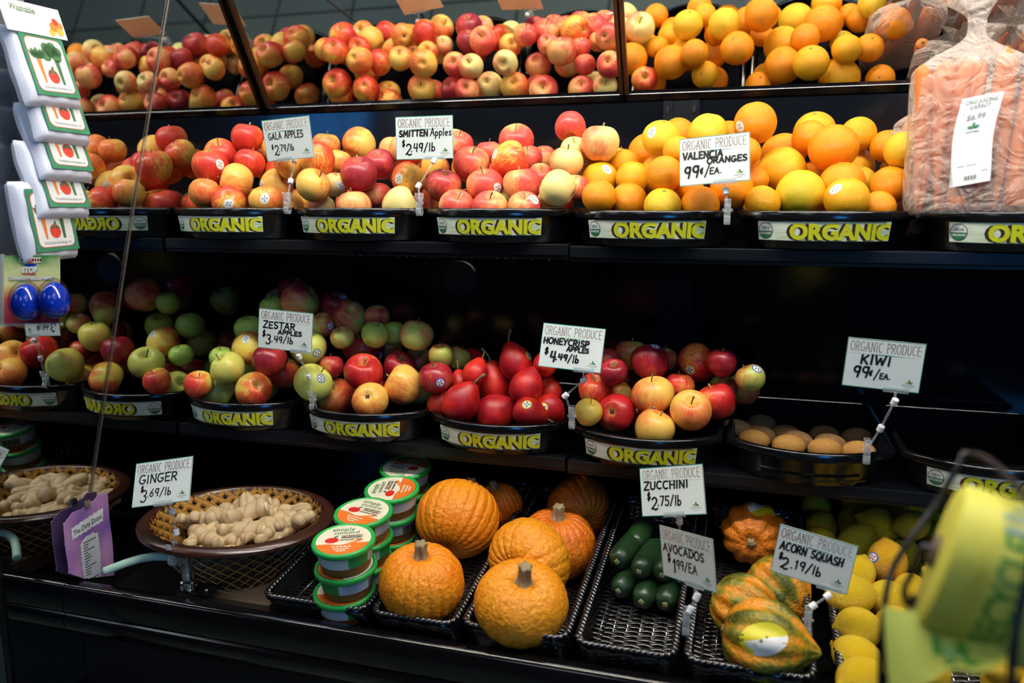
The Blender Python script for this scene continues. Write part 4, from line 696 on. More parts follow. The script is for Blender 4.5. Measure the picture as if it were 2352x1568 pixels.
 ('apple','zo',(0.3251,0.039,-0.3941),0.0406,(0.58,0.08,0.32),'orange red apple, second from left in the front row of second middle-shelf tray','apples in second middle-shelf tray',None,'t'),
 ('apple','go',(0.4487,-0.045,-0.371),0.0365,(2.32,0.78,-2.33),'orange blushed apple, third from left in the front row of second middle-shelf tray','apples in second middle-shelf tray',None,'c'),
 ('apple','go',(0.4979,0.0055,-0.3495),0.0398,(0.48,0.97,-2.33),'orange blushed apple, rightmost in the front row of second middle-shelf tray','apples in second middle-shelf tray',None,'t'),
 ('apple','zd',(0.3223,0.035,-0.3268),0.0265,(-0.03,0.21,1.87),'dark red apple, leftmost in the second row of second middle-shelf tray','apples in second middle-shelf tray',None,'t'),
 ('apple','rr',(0.4113,0.0033,-0.3291),0.0403,(-0.26,0.5,-1.63),'bright red apple, second from left in the second row of second middle-shelf tray','apples in second middle-shelf tray',None,'t'),
 ('apple','rd',(0.5698,-0.0022,-0.3271),0.0349,(-0.2,-0.06,2.37),'deep crimson apple with sticker, rightmost in the second row of second middle-shelf tray','apples in second middle-shelf tray',((-1,0.16,-0.01),1),'t'),
 ('apple','rd',(0.3457,0.1383,-0.3093),0.046,(-0.11,-0.31,1.43),'deep crimson apple with sticker, leftmost in the third row of second middle-shelf tray','apples in second middle-shelf tray',((-0.04,-1,-0.33),1),'t'),
 ('apple','rd',(0.4626,0.0656,-0.3255),0.0345,(0.1,0.6,-0.66),'deep crimson apple, rightmost in the third row of second middle-shelf tray','apples in second middle-shelf tray',None,'t'),
 ('apple','ro',(0.371,0.2088,-0.3137),0.0302,(0.13,0.19,-0.1),'golden orange apple, leftmost in the top row of second middle-shelf tray','apples in second middle-shelf tray',None,'t'),
 ('apple','rg',(0.4775,0.1285,-0.3239),0.0321,(-0.27,0.5,-1.95),'red and green apple, second from left in the top row of second middle-shelf tray','apples in second middle-shelf tray',None,'t'),
 ('apple','rg',(0.5615,0.0486,-0.2945),0.0265,(-0.16,-0.2,2.18),'red and green apple, third from left in the top row of second middle-shelf tray','apples in second middle-shelf tray',None,'t'),
 ('apple','rg',(0.5812,0.0949,-0.3061),0.0265,(0.44,-0.1,2.13),'red and green apple, rightmost in the top row of second middle-shelf tray','apples in second middle-shelf tray',None,'t'),
 ('apple','ry',(0.881,-0.04,-0.3644),0.0265,(0.24,0.23,0.53),'golden yellow apple, leftmost in the front row of fourth middle-shelf tray','apples in fourth middle-shelf tray',None,'t'),
 ('apple','rr',(0.925,0.0012,-0.3724),0.0367,(-2.16,-0.92,0.34),'bright red apple, second from left in the front row of fourth middle-shelf tray','apples in fourth middle-shelf tray',None,'c'),
 ('apple','ro',(1.0002,-0.045,-0.3845),0.036,(0.32,-0.27,2.29),'golden orange apple, third from left in the front row of fourth middle-shelf tray','apples in fourth middle-shelf tray',None,'t'),
 ('apple','ro',(1.0609,-0.0276,-0.3506),0.0374,(0.35,0.56,-0.88),'golden orange apple, rightmost in the front row of fourth middle-shelf tray','apples in fourth middle-shelf tray',None,'t'),
 ('apple','rr',(0.8786,0.0422,-0.3419),0.0343,(0.29,-0.28,0.87),'bright red apple, leftmost in the second row of fourth middle-shelf tray','apples in fourth middle-shelf tray',None,'t'),
 ('apple','ro',(0.99,0.008,-0.3354),0.0392,(-0.06,0.21,-2.85),'golden orange apple with sticker, third from left in the second row of fourth middle-shelf tray','apples in fourth middle-shelf tray',((0.24,0.85,-0.39),2),'t'),
 ('apple','rr',(1.1032,0.0291,-0.3445),0.0347,(-0.1,-0.4,0.32),'bright red apple, rightmost in the second row of fourth middle-shelf tray','apples in fourth middle-shelf tray',None,'t'),
 ('apple','ro',(0.9225,0.0802,-0.3567),0.0265,(0.8,-0.75,2.49),'golden orange apple, second from left in the second row of fourth middle-shelf tray','apples in fourth middle-shelf tray',None,'t'),
 ('apple','rr',(1.0326,0.0578,-0.328),0.0285,(0.09,0.06,2.39),'bright red apple, fourth from left in the third row of fourth middle-shelf tray','apples in fourth middle-shelf tray',None,'t'),
 ('apple','rg',(1.1119,0.0873,-0.3311),0.0265,(-0.02,0.2,-0.02),'red and green apple, fifth from left in the third row of fourth middle-shelf tray','apples in fourth middle-shelf tray',None,'t'),
 ('apple','rg',(1.1476,0.1285,-0.3415),0.0309,(0.33,0.01,0.03),'red and green apple, rightmost in the third row of fourth middle-shelf tray','apples in fourth middle-shelf tray',None,'t'),
 ('apple','rd',(0.9272,0.1305,-0.3435),0.0265,(-0.03,-0.06,-2.21),'deep crimson apple, second from left in the third row of fourth middle-shelf tray','apples in fourth middle-shelf tray',None,'t'),
 ('apple','rd',(0.9155,0.0176,-0.3005),0.0265,(0.4,0.36,-0.54),'deep crimson apple, leftmost in the third row of fourth middle-shelf tray','apples in fourth middle-shelf tray',None,'t'),
 ('apple','rr',(0.9595,0.0495,-0.3848),0.0265,(0.34,0.49,-2.3),'bright red apple, third from left in the third row of fourth middle-shelf tray','apples in fourth middle-shelf tray',None,'t'),
 ('apple','rd',(0.9772,0.0591,-0.2857),0.0356,(-0.55,-0.03,0.55),'deep crimson apple with sticker, third from left in the top row of fourth middle-shelf tray','apples in fourth middle-shelf tray',((0.14,-0.76,0.61),1),'t'),
 ('apple','rr',(1.0592,0.1041,-0.2905),0.0387,(0.9,0.77,1.43),'bright red apple with sticker, fifth from left in the top row of fourth middle-shelf tray','apples in fourth middle-shelf tray',((-0.58,-0.61,-0.63),2),'t'),
 ('apple','rg',(0.9342,0.1097,-0.284),0.0334,(0.2,-0.01,-3.08),'red and green apple, second from left in the top row of fourth middle-shelf tray','apples in fourth middle-shelf tray',None,'t'),
 ('apple','rg',(0.9977,0.1183,-0.2904),0.0265,(-0.02,0.08,-1.29),'red and green apple, fourth from left in the top row of fourth middle-shelf tray','apples in fourth middle-shelf tray',None,'t'),
 ('apple','rd',(1.1079,0.0401,-0.2755),0.0265,(-0.03,0.05,-0.5),'deep crimson apple, sixth from left in the top row of fourth middle-shelf tray','apples in fourth middle-shelf tray',None,'t'),
 ('apple','rg',(1.1588,0.0212,-0.2965),0.027,(-0.41,0.2,2.04),'red and green apple with sticker, rightmost in the top row of fourth middle-shelf tray','apples in fourth middle-shelf tray',((-0.7,-0.37,0.51),1),'t'),
 ('apple','rd',(0.895,0.0644,-0.2878),0.0265,(-0.17,-0.11,1.84),'deep crimson apple, leftmost in the top row of fourth middle-shelf tray','apples in fourth middle-shelf tray',None,'t'),
 ('apple','zr',(0.124,0.0771,-0.389),0.0374,(-0.14,-0.72,2.71),'apple buried inside the pile in the leftmost middle-shelf tray','buried apples in leftmost middle-shelf tray',None,''),
 ('apple','zg',(0.0414,0.152,-0.389),0.038,(0.63,-0.25,2.84),'apple buried inside the pile in the leftmost middle-shelf tray','buried apples in leftmost middle-shelf tray',None,''),
 ('apple','zd',(0.1162,0.1509,-0.389),0.0367,(0.12,0.1,1.01),'apple buried inside the pile in the leftmost middle-shelf tray','buried apples in leftmost middle-shelf tray',None,''),
 ('apple','zr',(0.1962,0.1426,-0.389),0.0351,(-0.47,0.05,-2.73),'apple buried inside the pile in the leftmost middle-shelf tray','buried apples in leftmost middle-shelf tray',None,''),
 ('apple','zg',(0.1944,0.2203,-0.389),0.0362,(0.04,0.3,-1.03),'apple buried inside the pile in the leftmost middle-shelf tray','buried apples in leftmost middle-shelf tray',None,''),
 ('apple','zd',(0.0662,0.2371,-0.335),0.0351,(-0.51,-0.04,1.11),'apple buried inside the pile in the leftmost middle-shelf tray','buried apples in leftmost middle-shelf tray',None,''),
 ('apple','zr',(0.1451,0.2322,-0.335),0.0376,(0.07,-0.51,0.29),'apple buried inside the pile in the leftmost middle-shelf tray','buried apples in leftmost middle-shelf tray',None,''),
 ('apple','zg',(0.1961,0.1474,-0.281),0.0344,(-0.24,0.47,-2.68),'apple buried inside the pile in the leftmost middle-shelf tray','buried apples in leftmost middle-shelf tray',None,''),
 ('apple','zd',(0.1874,0.2157,-0.281),0.0373,(-0.03,-0.25,-2.16),'apple buried inside the pile in the leftmost middle-shelf tray','buried apples in leftmost middle-shelf tray',None,''),
 ('apple','zr',(0.0756,0.2417,-0.227),0.0369,(-0.06,-0.39,1.87),'apple buried inside the pile in the leftmost middle-shelf tray','buried apples in leftmost middle-shelf tray',None,''),
 ('apple','zg',(0.2153,0.2435,-0.227),0.0344,(-0.02,0.13,1.48),'apple buried inside the pile in the leftmost middle-shelf tray','buried apples in leftmost middle-shelf tray',None,''),
 ('apple','rd',(0.4007,0.0771,-0.389),0.0373,(0.07,0.52,-0.94),'apple buried inside the pile in the second middle-shelf tray','buried apples in second middle-shelf tray',None,''),
 ('apple','rg',(0.3274,0.147,-0.389),0.0363,(-0.09,0.04,0.46),'apple buried inside the pile in the second middle-shelf tray','buried apples in second middle-shelf tray',None,''),
 ('apple','rd',(0.4014,0.1472,-0.389),0.0348,(0.04,0.04,0.78),'apple buried inside the pile in the second middle-shelf tray','buried apples in second middle-shelf tray',None,''),
 ('apple','rg',(0.4698,0.1427,-0.389),0.0371,(-0.06,-0.49,-2.55),'apple buried inside the pile in the second middle-shelf tray','buried apples in second middle-shelf tray',None,''),
 ('apple','rd',(1.0363,0.0818,-0.388),0.0382,(0.07,-0.12,0.65),'apple buried inside the pile in the fourth middle-shelf tray','buried apples in fourth middle-shelf tray',None,''),
 ('apple','rg',(0.8891,0.1576,-0.388),0.0368,(-0.23,0.16,-3.13),'apple buried inside the pile in the fourth middle-shelf tray','buried apples in fourth middle-shelf tray',None,''),
 ('apple','rd',(0.9936,0.1761,-0.3325),0.0381,(-0.19,0.28,-1.42),'apple buried inside the pile in the fourth middle-shelf tray','buried apples in fourth middle-shelf tray',None,''),
 ('pear','pear',(0.6315,-0.0278,-0.3676),0.0364,(-0.57,0.09,-1.28),'red front pear leaning right, stem touching the upright pear','red pears on the middle shelf',None,'t'),
 ('pear','pear',(0.6857,0.012,-0.3943),0.0378,(-0.41,-1.05,-2.41),'red front pear lying on its side with stem pointing up right','red pears on the middle shelf',None,'t'),
 ('pear','pear',(0.57,0.012,-0.3832),0.024,(0.17,0.22,1.59),'red small pear at the left front corner half hidden','red pears on the middle shelf',None,'t'),
 ('pear','pear',(0.767,-0.03,-0.3759),0.029,(-1.82,0.21,-1.7),'red pear lying behind the front one with a yellow edged sticker','red pears on the middle shelf',((0.53,-0.89,-0.09),2),'t'),
 ('pear','pear',(0.7931,0.0212,-0.3793),0.0283,(-2.47,-0.5,-0.18),'red dark pear at right front corner with a big white sticker','red pears on the middle shelf',((0.15,0.6,-0.81),2),'t'),
 ('pear','pear',(0.6678,0.066,-0.3484),0.0366,(-0.16,-0.04,1.21),'red tall upright bright pear with long stem in the centre','red pears on the middle shelf',None,'t'),
 ('pear','pear',(0.7489,0.013,-0.3384),0.0327,(-0.23,-0.54,-1.94),'red dark pear right of the tall upright pear','red pears on the middle shelf',None,'t'),
 ('pear','pear',(0.6456,0.0167,-0.3181),0.025,(-0.46,0.35,0.09),'red pear behind the tall upright pear on its left','red pears on the middle shelf',None,'t'),
 ('pear','pear',(0.781,0.0692,-0.3574),0.0253,(-0.3,0.06,0.87),'red shaded pear with short stem under the price card','red pears on the middle shelf',None,'t'),
 ('pear','pear',(0.591,0.1485,-0.3265),0.0322,(-0.99,-1.04,2.8),'red back left pear with dark stem facing out','red pears on the middle shelf',None,'t'),
 ('pear','pear',(0.7167,0.054,-0.3004),0.0336,(0.49,-0.15,-1.86),'red topmost pear with a green edged sticker','red pears on the middle shelf',((-0.04,1,0.08),2),'t'),
 ('pear','pear',(0.6097,0.0347,-0.3469),0.024,(0.03,-0.28,-0.47),'red hidden pear at left with only its neck showing','red pears on the middle shelf',None,'t'),
 ('pear','pear',(0.7807,0.0374,-0.2951),0.024,(0.87,0.36,2.67),'red shaded pear mostly hidden behind the price card','red pears on the middle shelf',None,'t'),
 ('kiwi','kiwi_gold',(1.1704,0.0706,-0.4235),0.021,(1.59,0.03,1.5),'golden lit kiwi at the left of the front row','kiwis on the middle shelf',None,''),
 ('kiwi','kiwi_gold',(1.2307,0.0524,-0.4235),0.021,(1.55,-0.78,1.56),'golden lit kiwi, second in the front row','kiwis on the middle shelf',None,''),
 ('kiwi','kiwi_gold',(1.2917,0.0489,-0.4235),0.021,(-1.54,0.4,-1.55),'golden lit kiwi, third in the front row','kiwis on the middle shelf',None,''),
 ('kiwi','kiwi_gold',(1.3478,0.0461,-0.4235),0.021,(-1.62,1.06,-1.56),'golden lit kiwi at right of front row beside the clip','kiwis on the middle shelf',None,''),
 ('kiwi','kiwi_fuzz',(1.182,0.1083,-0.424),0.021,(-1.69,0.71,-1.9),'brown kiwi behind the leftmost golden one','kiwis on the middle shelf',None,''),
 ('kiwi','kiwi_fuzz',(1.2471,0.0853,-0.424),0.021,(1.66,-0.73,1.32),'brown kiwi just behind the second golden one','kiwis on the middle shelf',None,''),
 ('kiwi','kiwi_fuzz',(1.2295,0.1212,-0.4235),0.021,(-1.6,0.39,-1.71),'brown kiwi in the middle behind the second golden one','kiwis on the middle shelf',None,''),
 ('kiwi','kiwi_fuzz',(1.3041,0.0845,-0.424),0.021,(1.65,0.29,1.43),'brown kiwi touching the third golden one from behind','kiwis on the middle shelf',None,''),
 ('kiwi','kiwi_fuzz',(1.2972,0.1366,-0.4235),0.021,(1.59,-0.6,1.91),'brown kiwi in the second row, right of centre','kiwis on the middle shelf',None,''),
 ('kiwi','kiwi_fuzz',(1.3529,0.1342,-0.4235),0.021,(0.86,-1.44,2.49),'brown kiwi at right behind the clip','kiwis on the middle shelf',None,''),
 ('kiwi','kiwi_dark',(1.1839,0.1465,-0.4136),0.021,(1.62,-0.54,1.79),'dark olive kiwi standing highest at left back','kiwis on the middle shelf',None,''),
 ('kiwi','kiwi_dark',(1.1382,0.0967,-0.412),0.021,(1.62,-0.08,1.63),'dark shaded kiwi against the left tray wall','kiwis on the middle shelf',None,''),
 ('pumpkin','pumpkin',(0.6525,-0.282,-0.6105),0.0718,(0.15,0.13,-0.43),'ribbed orange pumpkin with corky specks at the front left of the two pumpkin baskets','orange pumpkins on the bottom deck',None,'t'),
 ('pumpkin','pumpkin_pale',(0.8288,-0.3,-0.6106),0.0735,(0.32,0.2,0.07),'smooth pale orange pumpkin at the front of the right pumpkin basket','orange pumpkins on the bottom deck',None,'t'),
 ('pumpkin','pumpkin',(0.6444,-0.088,-0.5755),0.0802,(0.88,-0.29,-2.98),'round orange pumpkin with scabby patches tilted onto the dark one behind','orange pumpkins on the bottom deck',None,'t'),
 ('pumpkin','pumpkin_pale',(0.8055,-0.168,-0.6023),0.074,(1.61,-0.04,2.86),'pale pumpkin on its side behind the smooth one, base dimple showing','orange pumpkins on the bottom deck',None,''),
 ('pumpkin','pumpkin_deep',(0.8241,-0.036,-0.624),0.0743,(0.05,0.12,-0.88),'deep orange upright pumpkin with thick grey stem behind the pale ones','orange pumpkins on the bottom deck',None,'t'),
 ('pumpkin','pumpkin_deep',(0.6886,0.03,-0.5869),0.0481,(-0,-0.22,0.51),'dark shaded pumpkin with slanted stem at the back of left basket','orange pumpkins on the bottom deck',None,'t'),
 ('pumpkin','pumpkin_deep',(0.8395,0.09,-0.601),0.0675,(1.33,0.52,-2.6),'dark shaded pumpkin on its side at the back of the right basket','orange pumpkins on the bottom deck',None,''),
 ('squash','squash',(1.1966,-0.296,-0.6164),0.0613,(1.54,-0.45,-1.7),'green and orange acorn squash lying frontmost with a big oval sticker','acorn squash on the bottom deck',((1.02,0.08,-0.03),3),'t'),
 ('squash','squash',(1.1677,-0.2,-0.6203),0.0535,(0.91,1.2,-2.54),'orange and green acorn squash in the middle with sticker at its edge','acorn squash on the bottom deck',((-0.27,-0.2,-0.84),3),'t'),
 ('squash','squash',(1.2193,-0.124,-0.616),0.0526,(0.94,0.74,-2.71),'ridged green acorn squash behind, below the squash price card','acorn squash on the bottom deck',None,'t'),
 ('squash','squash_orange',(1.1784,0.008,-0.5788),0.0578,(1.51,0.14,-0.09),'orange acorn squash at the back with its stem facing out','acorn squash on the bottom deck',((0.13,1.02,0.09),3),'t'),
 ('zucchini','zucchini_skin',(0.9633,-0.1659,-0.635),0.0205,(1.54,-0.22,2.94),'dark green zucchini, left end of bottom row','zucchini in the wicker basket',None,'t'),
 ('zucchini','zucchini_skin',(1.0042,-0.1866,-0.6379),0.0205,(-1.54,-0.15,-0.14),'dark green zucchini, middle of bottom row, frontmost','zucchini in the wicker basket',None,'t'),
 ('zucchini','zucchini_skin',(1.0426,-0.185,-0.6377),0.0205,(1.52,0.93,3.04),'dark green zucchini, right end of bottom row','zucchini in the wicker basket',None,'t'),
 ('zucchini','zucchini_skin',(0.9555,-0.1372,-0.5962),0.0205,(-0.4,-1.54,-1.35),'dark green zucchini, left end of the upper row','zucchini in the wicker basket',None,'t'),
 ('zucchini','zucchini_skin',(0.9961,-0.1584,-0.5991),0.0205,(1.52,-0.92,3.03),'dark green zucchini, second in the upper row with pale scar','zucchini in the wicker basket',None,'t'),
 ('zucchini','zucchini_skin',(1.0339,-0.1597,-0.5993),0.0205,(-1.53,-0.74,-0.08),'dark green zucchini, third in the upper row, bright green tip beside the avocado card','zucchini in the wicker basket',None,'t'),
 ('zucchini','zucchini_skin',(1.0607,-0.1163,-0.6316),0.017,(-1.51,1.05,-0.01),'dark green zucchini, half hidden under the avocado card','zucchini in the wicker basket',None,'t'),
 ('zucchini','zucchini_skin',(0.9733,-0.0748,-0.5902),0.0205,(1.54,-0.51,3.03),'dark green zucchini, dark one lying behind at the back','zucchini in the wicker basket',None,'t'),
 ('lemon','lm',(1.3248,-0.3196,-0.6424),0.0314,(1.43,1.43,-1.05),'yellow lemon, frontmost, cut by the frame bottom','lemons on the bottom deck',None,''),
 ('lemon','lm',(1.3267,-0.2574,-0.6441),0.0311,(-1.43,0.25,0.98),'yellow lemon, second from front in the left column','lemons on the bottom deck',None,''),
 ('lemon','lm',(1.3334,-0.1967,-0.6295),0.0315,(1.4,0.84,-1.33),'yellow lemon, third from front in the left column, tip to the left','lemons on the bottom deck',None,''),
 ('lemon','lm',(1.4113,-0.2802,-0.6304),0.0298,(-2.35,0.14,-1.82),'yellow lemon, below the plastic bag tail','lemons on the bottom deck',None,''),
 ('lemon','lm',(1.508,-0.2544,-0.6225),0.026,(1.27,-0.56,-1.73),'yellow lemon, upper one at right beside the wire','lemons on the bottom deck',None,''),
 ('lemon','lm',(1.5233,-0.2288,-0.6639),0.026,(-1.68,-0.26,2.33),'yellow lemon, lower one at right beside the wire','lemons on the bottom deck',None,''),
 ('lemon','lm',(1.4256,-0.2488,-0.6737),0.026,(0.45,0.87,1.22),'yellow lemon, lowest, under the bag tail','lemons on the bottom deck',None,''),
 ('lemon','lm',(1.3859,-0.1735,-0.627),0.0265,(0.41,0.27,0.14),'yellow lemon, behind the corner of the bag tail','lemons on the bottom deck',None,''),
 ('lemon','lm',(1.3276,-0.137,-0.6054),0.0329,(-1.36,0.92,-1.2),'yellow lemon, just right of the squash price card corner','lemons on the bottom deck',None,''),
 ('lemon','lm',(1.3868,-0.1157,-0.6152),0.0309,(-0.92,-0.18,2.19),'yellow lemon, with dark speck right of the card','lemons on the bottom deck',None,''),
 ('lemon','lm',(1.4236,-0.0738,-0.6132),0.026,(-0.29,0.26,-2.23),'yellow lemon, behind the curled wire tip','lemons on the bottom deck',None,''),
 ('lemon','lo',(1.4455,-0.0585,-0.6575),0.026,(-1.89,-0.71,1.64),'yellow lemon, small, between wire and roll','lemons on the bottom deck',None,''),
 ('lemon','lm',(1.3444,-0.0835,-0.5906),0.026,(-0.66,-0.59,-1.07),'yellow lemon, half behind the squash card','lemons on the bottom deck',None,''),
 ('lemon','lo',(1.3953,-0.0284,-0.5886),0.0327,(-0.18,0.07,1.2),'yellow lemon, orange tinted with red and blue sticker','lemons on the bottom deck',((-0.91,0.54,0.48),4),''),
 ('lemon','lg',(1.4289,0.019,-0.5931),0.026,(-0.21,0.24,-0.88),'yellow lemon, green tinted behind the orange tinted one','lemons on the bottom deck',None,''),
 ('lemon','lg',(1.351,0.0183,-0.5843),0.0323,(0.42,0.43,1),'yellow lemon, greenish with knobbly tip pointing up','lemons on the bottom deck',None,''),
 ('lemon','lm',(1.3936,0.0594,-0.5597),0.0322,(-1.08,0.76,1.83),'yellow lemon, with sticker on its right edge','lemons on the bottom deck',((-0.24,-0.07,-0.77),4),''),
 ('lemon','lg',(1.3572,0.1044,-0.5703),0.0272,(0.8,-0.24,2.11),'yellow lemon, dim one at left of the third row back','lemons on the bottom deck',None,''),
 ('lemon','lg',(1.4378,0.0219,-0.5382),0.026,(1.93,-0.38,-1.65),'yellow lemon, dim one left of the yellow roll','lemons on the bottom deck',None,''),
 ('lemon','lg',(1.4222,0.1099,-0.5494),0.026,(0.26,-0.32,3.05),'yellow lemon, dim one in the second row back','lemons on the bottom deck',None,''),
 ('lemon','lm',(1.379,0.1577,-0.5459),0.036,(-0.65,0.81,-0.67),'yellow lemon, dim one at the top of the pile','lemons on the bottom deck',None,''),
 ('lemon','lm',(1.4632,0.136,-0.5327),0.026,(-0.49,-0.77,-1.28),'yellow lemon, dim top one beside the roll','lemons on the bottom deck',None,''),
 ('lemon','lm',(1.4876,-0.33,-0.6505),0.029,(-2.64,-0.5,1.57),'yellow lemon buried under the lemon pile','buried lemons',None,''),
 ('lemon','lm',(1.5536,-0.33,-0.6505),0.029,(-2.3,0.17,1.57),'yellow lemon buried under the lemon pile','buried lemons',None,''),
 ('lemon','lm',(1.5575,-0.268,-0.6418),0.029,(-2.58,-0.53,1.57),'yellow lemon buried under the lemon pile','buried lemons',None,''),
 ('lemon','lm',(1.6155,-0.206,-0.6331),0.029,(0.12,0.54,-1.57),'yellow lemon buried under the lemon pile','buried lemons',None,''),
 ('lemon','lm',(1.495,-0.144,-0.6245),0.029,(-0.53,-0.51,-1.57),'yellow lemon buried under the lemon pile','buried lemons',None,''),
 ('lemon','lm',(1.5537,-0.144,-0.6245),0.029,(2.47,-1.37,1.57),'yellow lemon buried under the lemon pile','buried lemons',None,''),
 ('lemon','lm',(1.6223,-0.144,-0.6245),0.029,(0.14,-1.29,0),'yellow lemon buried under the lemon pile','buried lemons',None,''),
 ('lemon','lm',(1.4929,-0.082,-0.6158),0.029,(-2.32,-0.46,1.57),'yellow lemon buried under the lemon pile','buried lemons',None,''),
 ('lemon','lm',(1.5592,-0.082,-0.6158),0.029,(-2.62,0.34,1.57),'yellow lemon buried under the lemon pile','buried lemons',None,''),
 ('lemon','lm',(1.6181,-0.082,-0.6158),0.029,(0.09,0.42,-1.57),'yellow lemon buried under the lemon pile','buried lemons',None,''),
 ('lemon','lm',(1.2989,-0.02,-0.6071),0.029,(-2.73,1.46,1.57),'yellow lemon buried under the lemon pile','buried lemons',None,''),
 ('lemon','lm',(1.489,-0.02,-0.6071),0.029,(0.03,-1.29,0),'yellow lemon buried under the lemon pile','buried lemons',None,''),
 ('lemon','lm',(1.5535,-0.02,-0.6071),0.029,(-0.36,0.68,-1.57),'yellow lemon buried under the lemon pile','buried lemons',None,''),
 ('lemon','lm',(1.6249,-0.02,-0.6071),0.029,(2.72,-1.15,1.57),'yellow lemon buried under the lemon pile','buried lemons',None,''),
 ('lemon','lm',(1.2969,0.042,-0.5984),0.029,(0.57,0.93,-1.57),'yellow lemon buried under the lemon pile','buried lemons',None,''),
 ('lemon','lm',(1.4941,0.042,-0.5984),0.029,(2.31,-1.26,1.57),'yellow lemon buried under the lemon pile','buried lemons',None,''),
 ('lemon','lm',(1.5561,0.042,-0.5984),0.029,(-0.51,-1.54,-1.57),'yellow lemon buried under the lemon pile','buried lemons',None,''),
 ('lemon','lm',(1.6181,0.042,-0.5984),0.029,(2.67,-0.42,1.57),'yellow lemon buried under the lemon pile','buried lemons',None,''),
 ('lemon','lm',(1.6827,0.042,-0.5984),0.029,(-0.47,0.03,-1.57),'yellow lemon buried under the lemon pile','buried lemons',None,''),
 ('lemon','lm',(1.3005,0.104,-0.5897),0.029,(0.08,1.15,-1.57),'yellow lemon buried under the lemon pile','buried lemons',None,''),
 ('lemon','lm',(1.4891,0.104,-0.5897),0.029,(0.02,-0.79,-1.57),'yellow lemon buried under the lemon pile','buried lemons',None,''),
 ('lemon','lm',(1.553,0.104,-0.5897),0.029,(0.47,-0.44,-1.57),'yellow lemon buried under the lemon pile','buried lemons',None,''),
 ('lemon','lm',(1.6164,0.104,-0.5897),0.029,(2.55,1.38,1.57),'yellow lemon buried under the lemon pile','buried lemons',None,''),
 ('lemon','lm',(1.6856,0.104,-0.5897),0.029,(-2.93,1.19,1.57),'yellow lemon buried under the lemon pile','buried lemons',None,''),
 ('lemon','lm',(1.2956,0.166,-0.5811),0.029,(0.48,-0.55,-1.57),'yellow lemon buried under the lemon pile','buried lemons',None,''),
 ('lemon','lm',(1.4875,0.166,-0.5811),0.029,(-2.95,0.53,1.57),'yellow lemon buried under the lemon pile','buried lemons',None,''),
 ('lemon','lm',(1.5501,0.166,-0.5811),0.029,(-2.75,-1.52,1.57),'yellow lemon buried under the lemon pile','buried lemons',None,''),
 ('lemon','lm',(1.6188,0.166,-0.5811),0.029,(-2.95,-1.09,1.57),'yellow lemon buried under the lemon pile','buried lemons',None,''),
 ('lemon','lm',(1.6797,0.166,-0.5811),0.029,(-2.96,-1.5,3.14),'yellow lemon buried under the lemon pile','buried lemons',None,''),
 ('lemon','lm',(1.7477,0.166,-0.5811),0.029,(0.73,0.02,-1.57),'yellow lemon buried under the lemon pile','buried lemons',None,''),
 ('lemon','lm',(1.2964,0.228,-0.5724),0.029,(-3.07,0.33,1.57),'yellow lemon buried under the lemon pile','buried lemons',None,''),
 ('lemon','lm',(1.3657,0.228,-0.5724),0.029,(2.6,0.25,1.57),'yellow lemon buried under the lemon pile','buried lemons',None,''),
 ('lemon','lm',(1.4334,0.228,-0.5724),0.029,(-0.05,-0.83,-1.57),'yellow lemon buried under the lemon pile','buried lemons',None,''),
 ('lemon','lm',(1.4941,0.228,-0.5724),0.029,(-0.18,1.03,-1.57),'yellow lemon buried under the lemon pile','buried lemons',None,''),
 ('lemon','lm',(1.5518,0.228,-0.5724),0.029,(2.37,-1.29,1.57),'yellow lemon buried under the lemon pile','buried lemons',None,''),
 ('lemon','lm',(1.6231,0.228,-0.5724),0.029,(-2.74,1.5,1.57),'yellow lemon buried under the lemon pile','buried lemons',None,''),
 ('lemon','lm',(1.6856,0.228,-0.5724),0.029,(-0.56,-1.5,0),'yellow lemon buried under the lemon pile','buried lemons',None,''),
 ('lemon','lm',(1.7454,0.228,-0.5724),0.029,(0.39,1.17,-1.57),'yellow lemon buried under the lemon pile','buried lemons',None,''),
]
SIGN_AT = {'gala': ((0.2927,-0.0456,0.1292),(1.669,-0.052,-0.105)), 'smitten': ((0.5646,-0.0261,0.127),(1.549,-0.012,0.071)), 'valencia': ((1.086,-0.0875,0.0773),(1.367,-0.079,-0.109)), 'zestar': ((0.2963,-0.0913,-0.233),(1.536,0.075,0.129)), 'honeycrisp': ((0.859,-0.088,-0.238),(1.3,0.064,0.035)), 'kiwi': ((1.3523,-0.112,-0.2356),(1.62,0.056,0.012)), 'ginger': ((0.203,-0.3434,-0.4607),(1.036,-0.181,0.131)), 'zucchini': ((1.0471,-0.1946,-0.4402),(1.25,-0.258,-0.31)), 'avocado': ((1.081,-0.2987,-0.5031),(1.576,-0.158,-0.726)), 'acorn': ((1.2596,-0.2348,-0.5096),(1.551,0.136,-0.162))}
JAR_AT = [('A',(0.5221,-0.2994,-0.6764)), ('B',(0.5073,-0.1964,-0.6692)), ('C',(0.5144,-0.0934,-0.662)), ('D',(0.496,0.0106,-0.6547))]
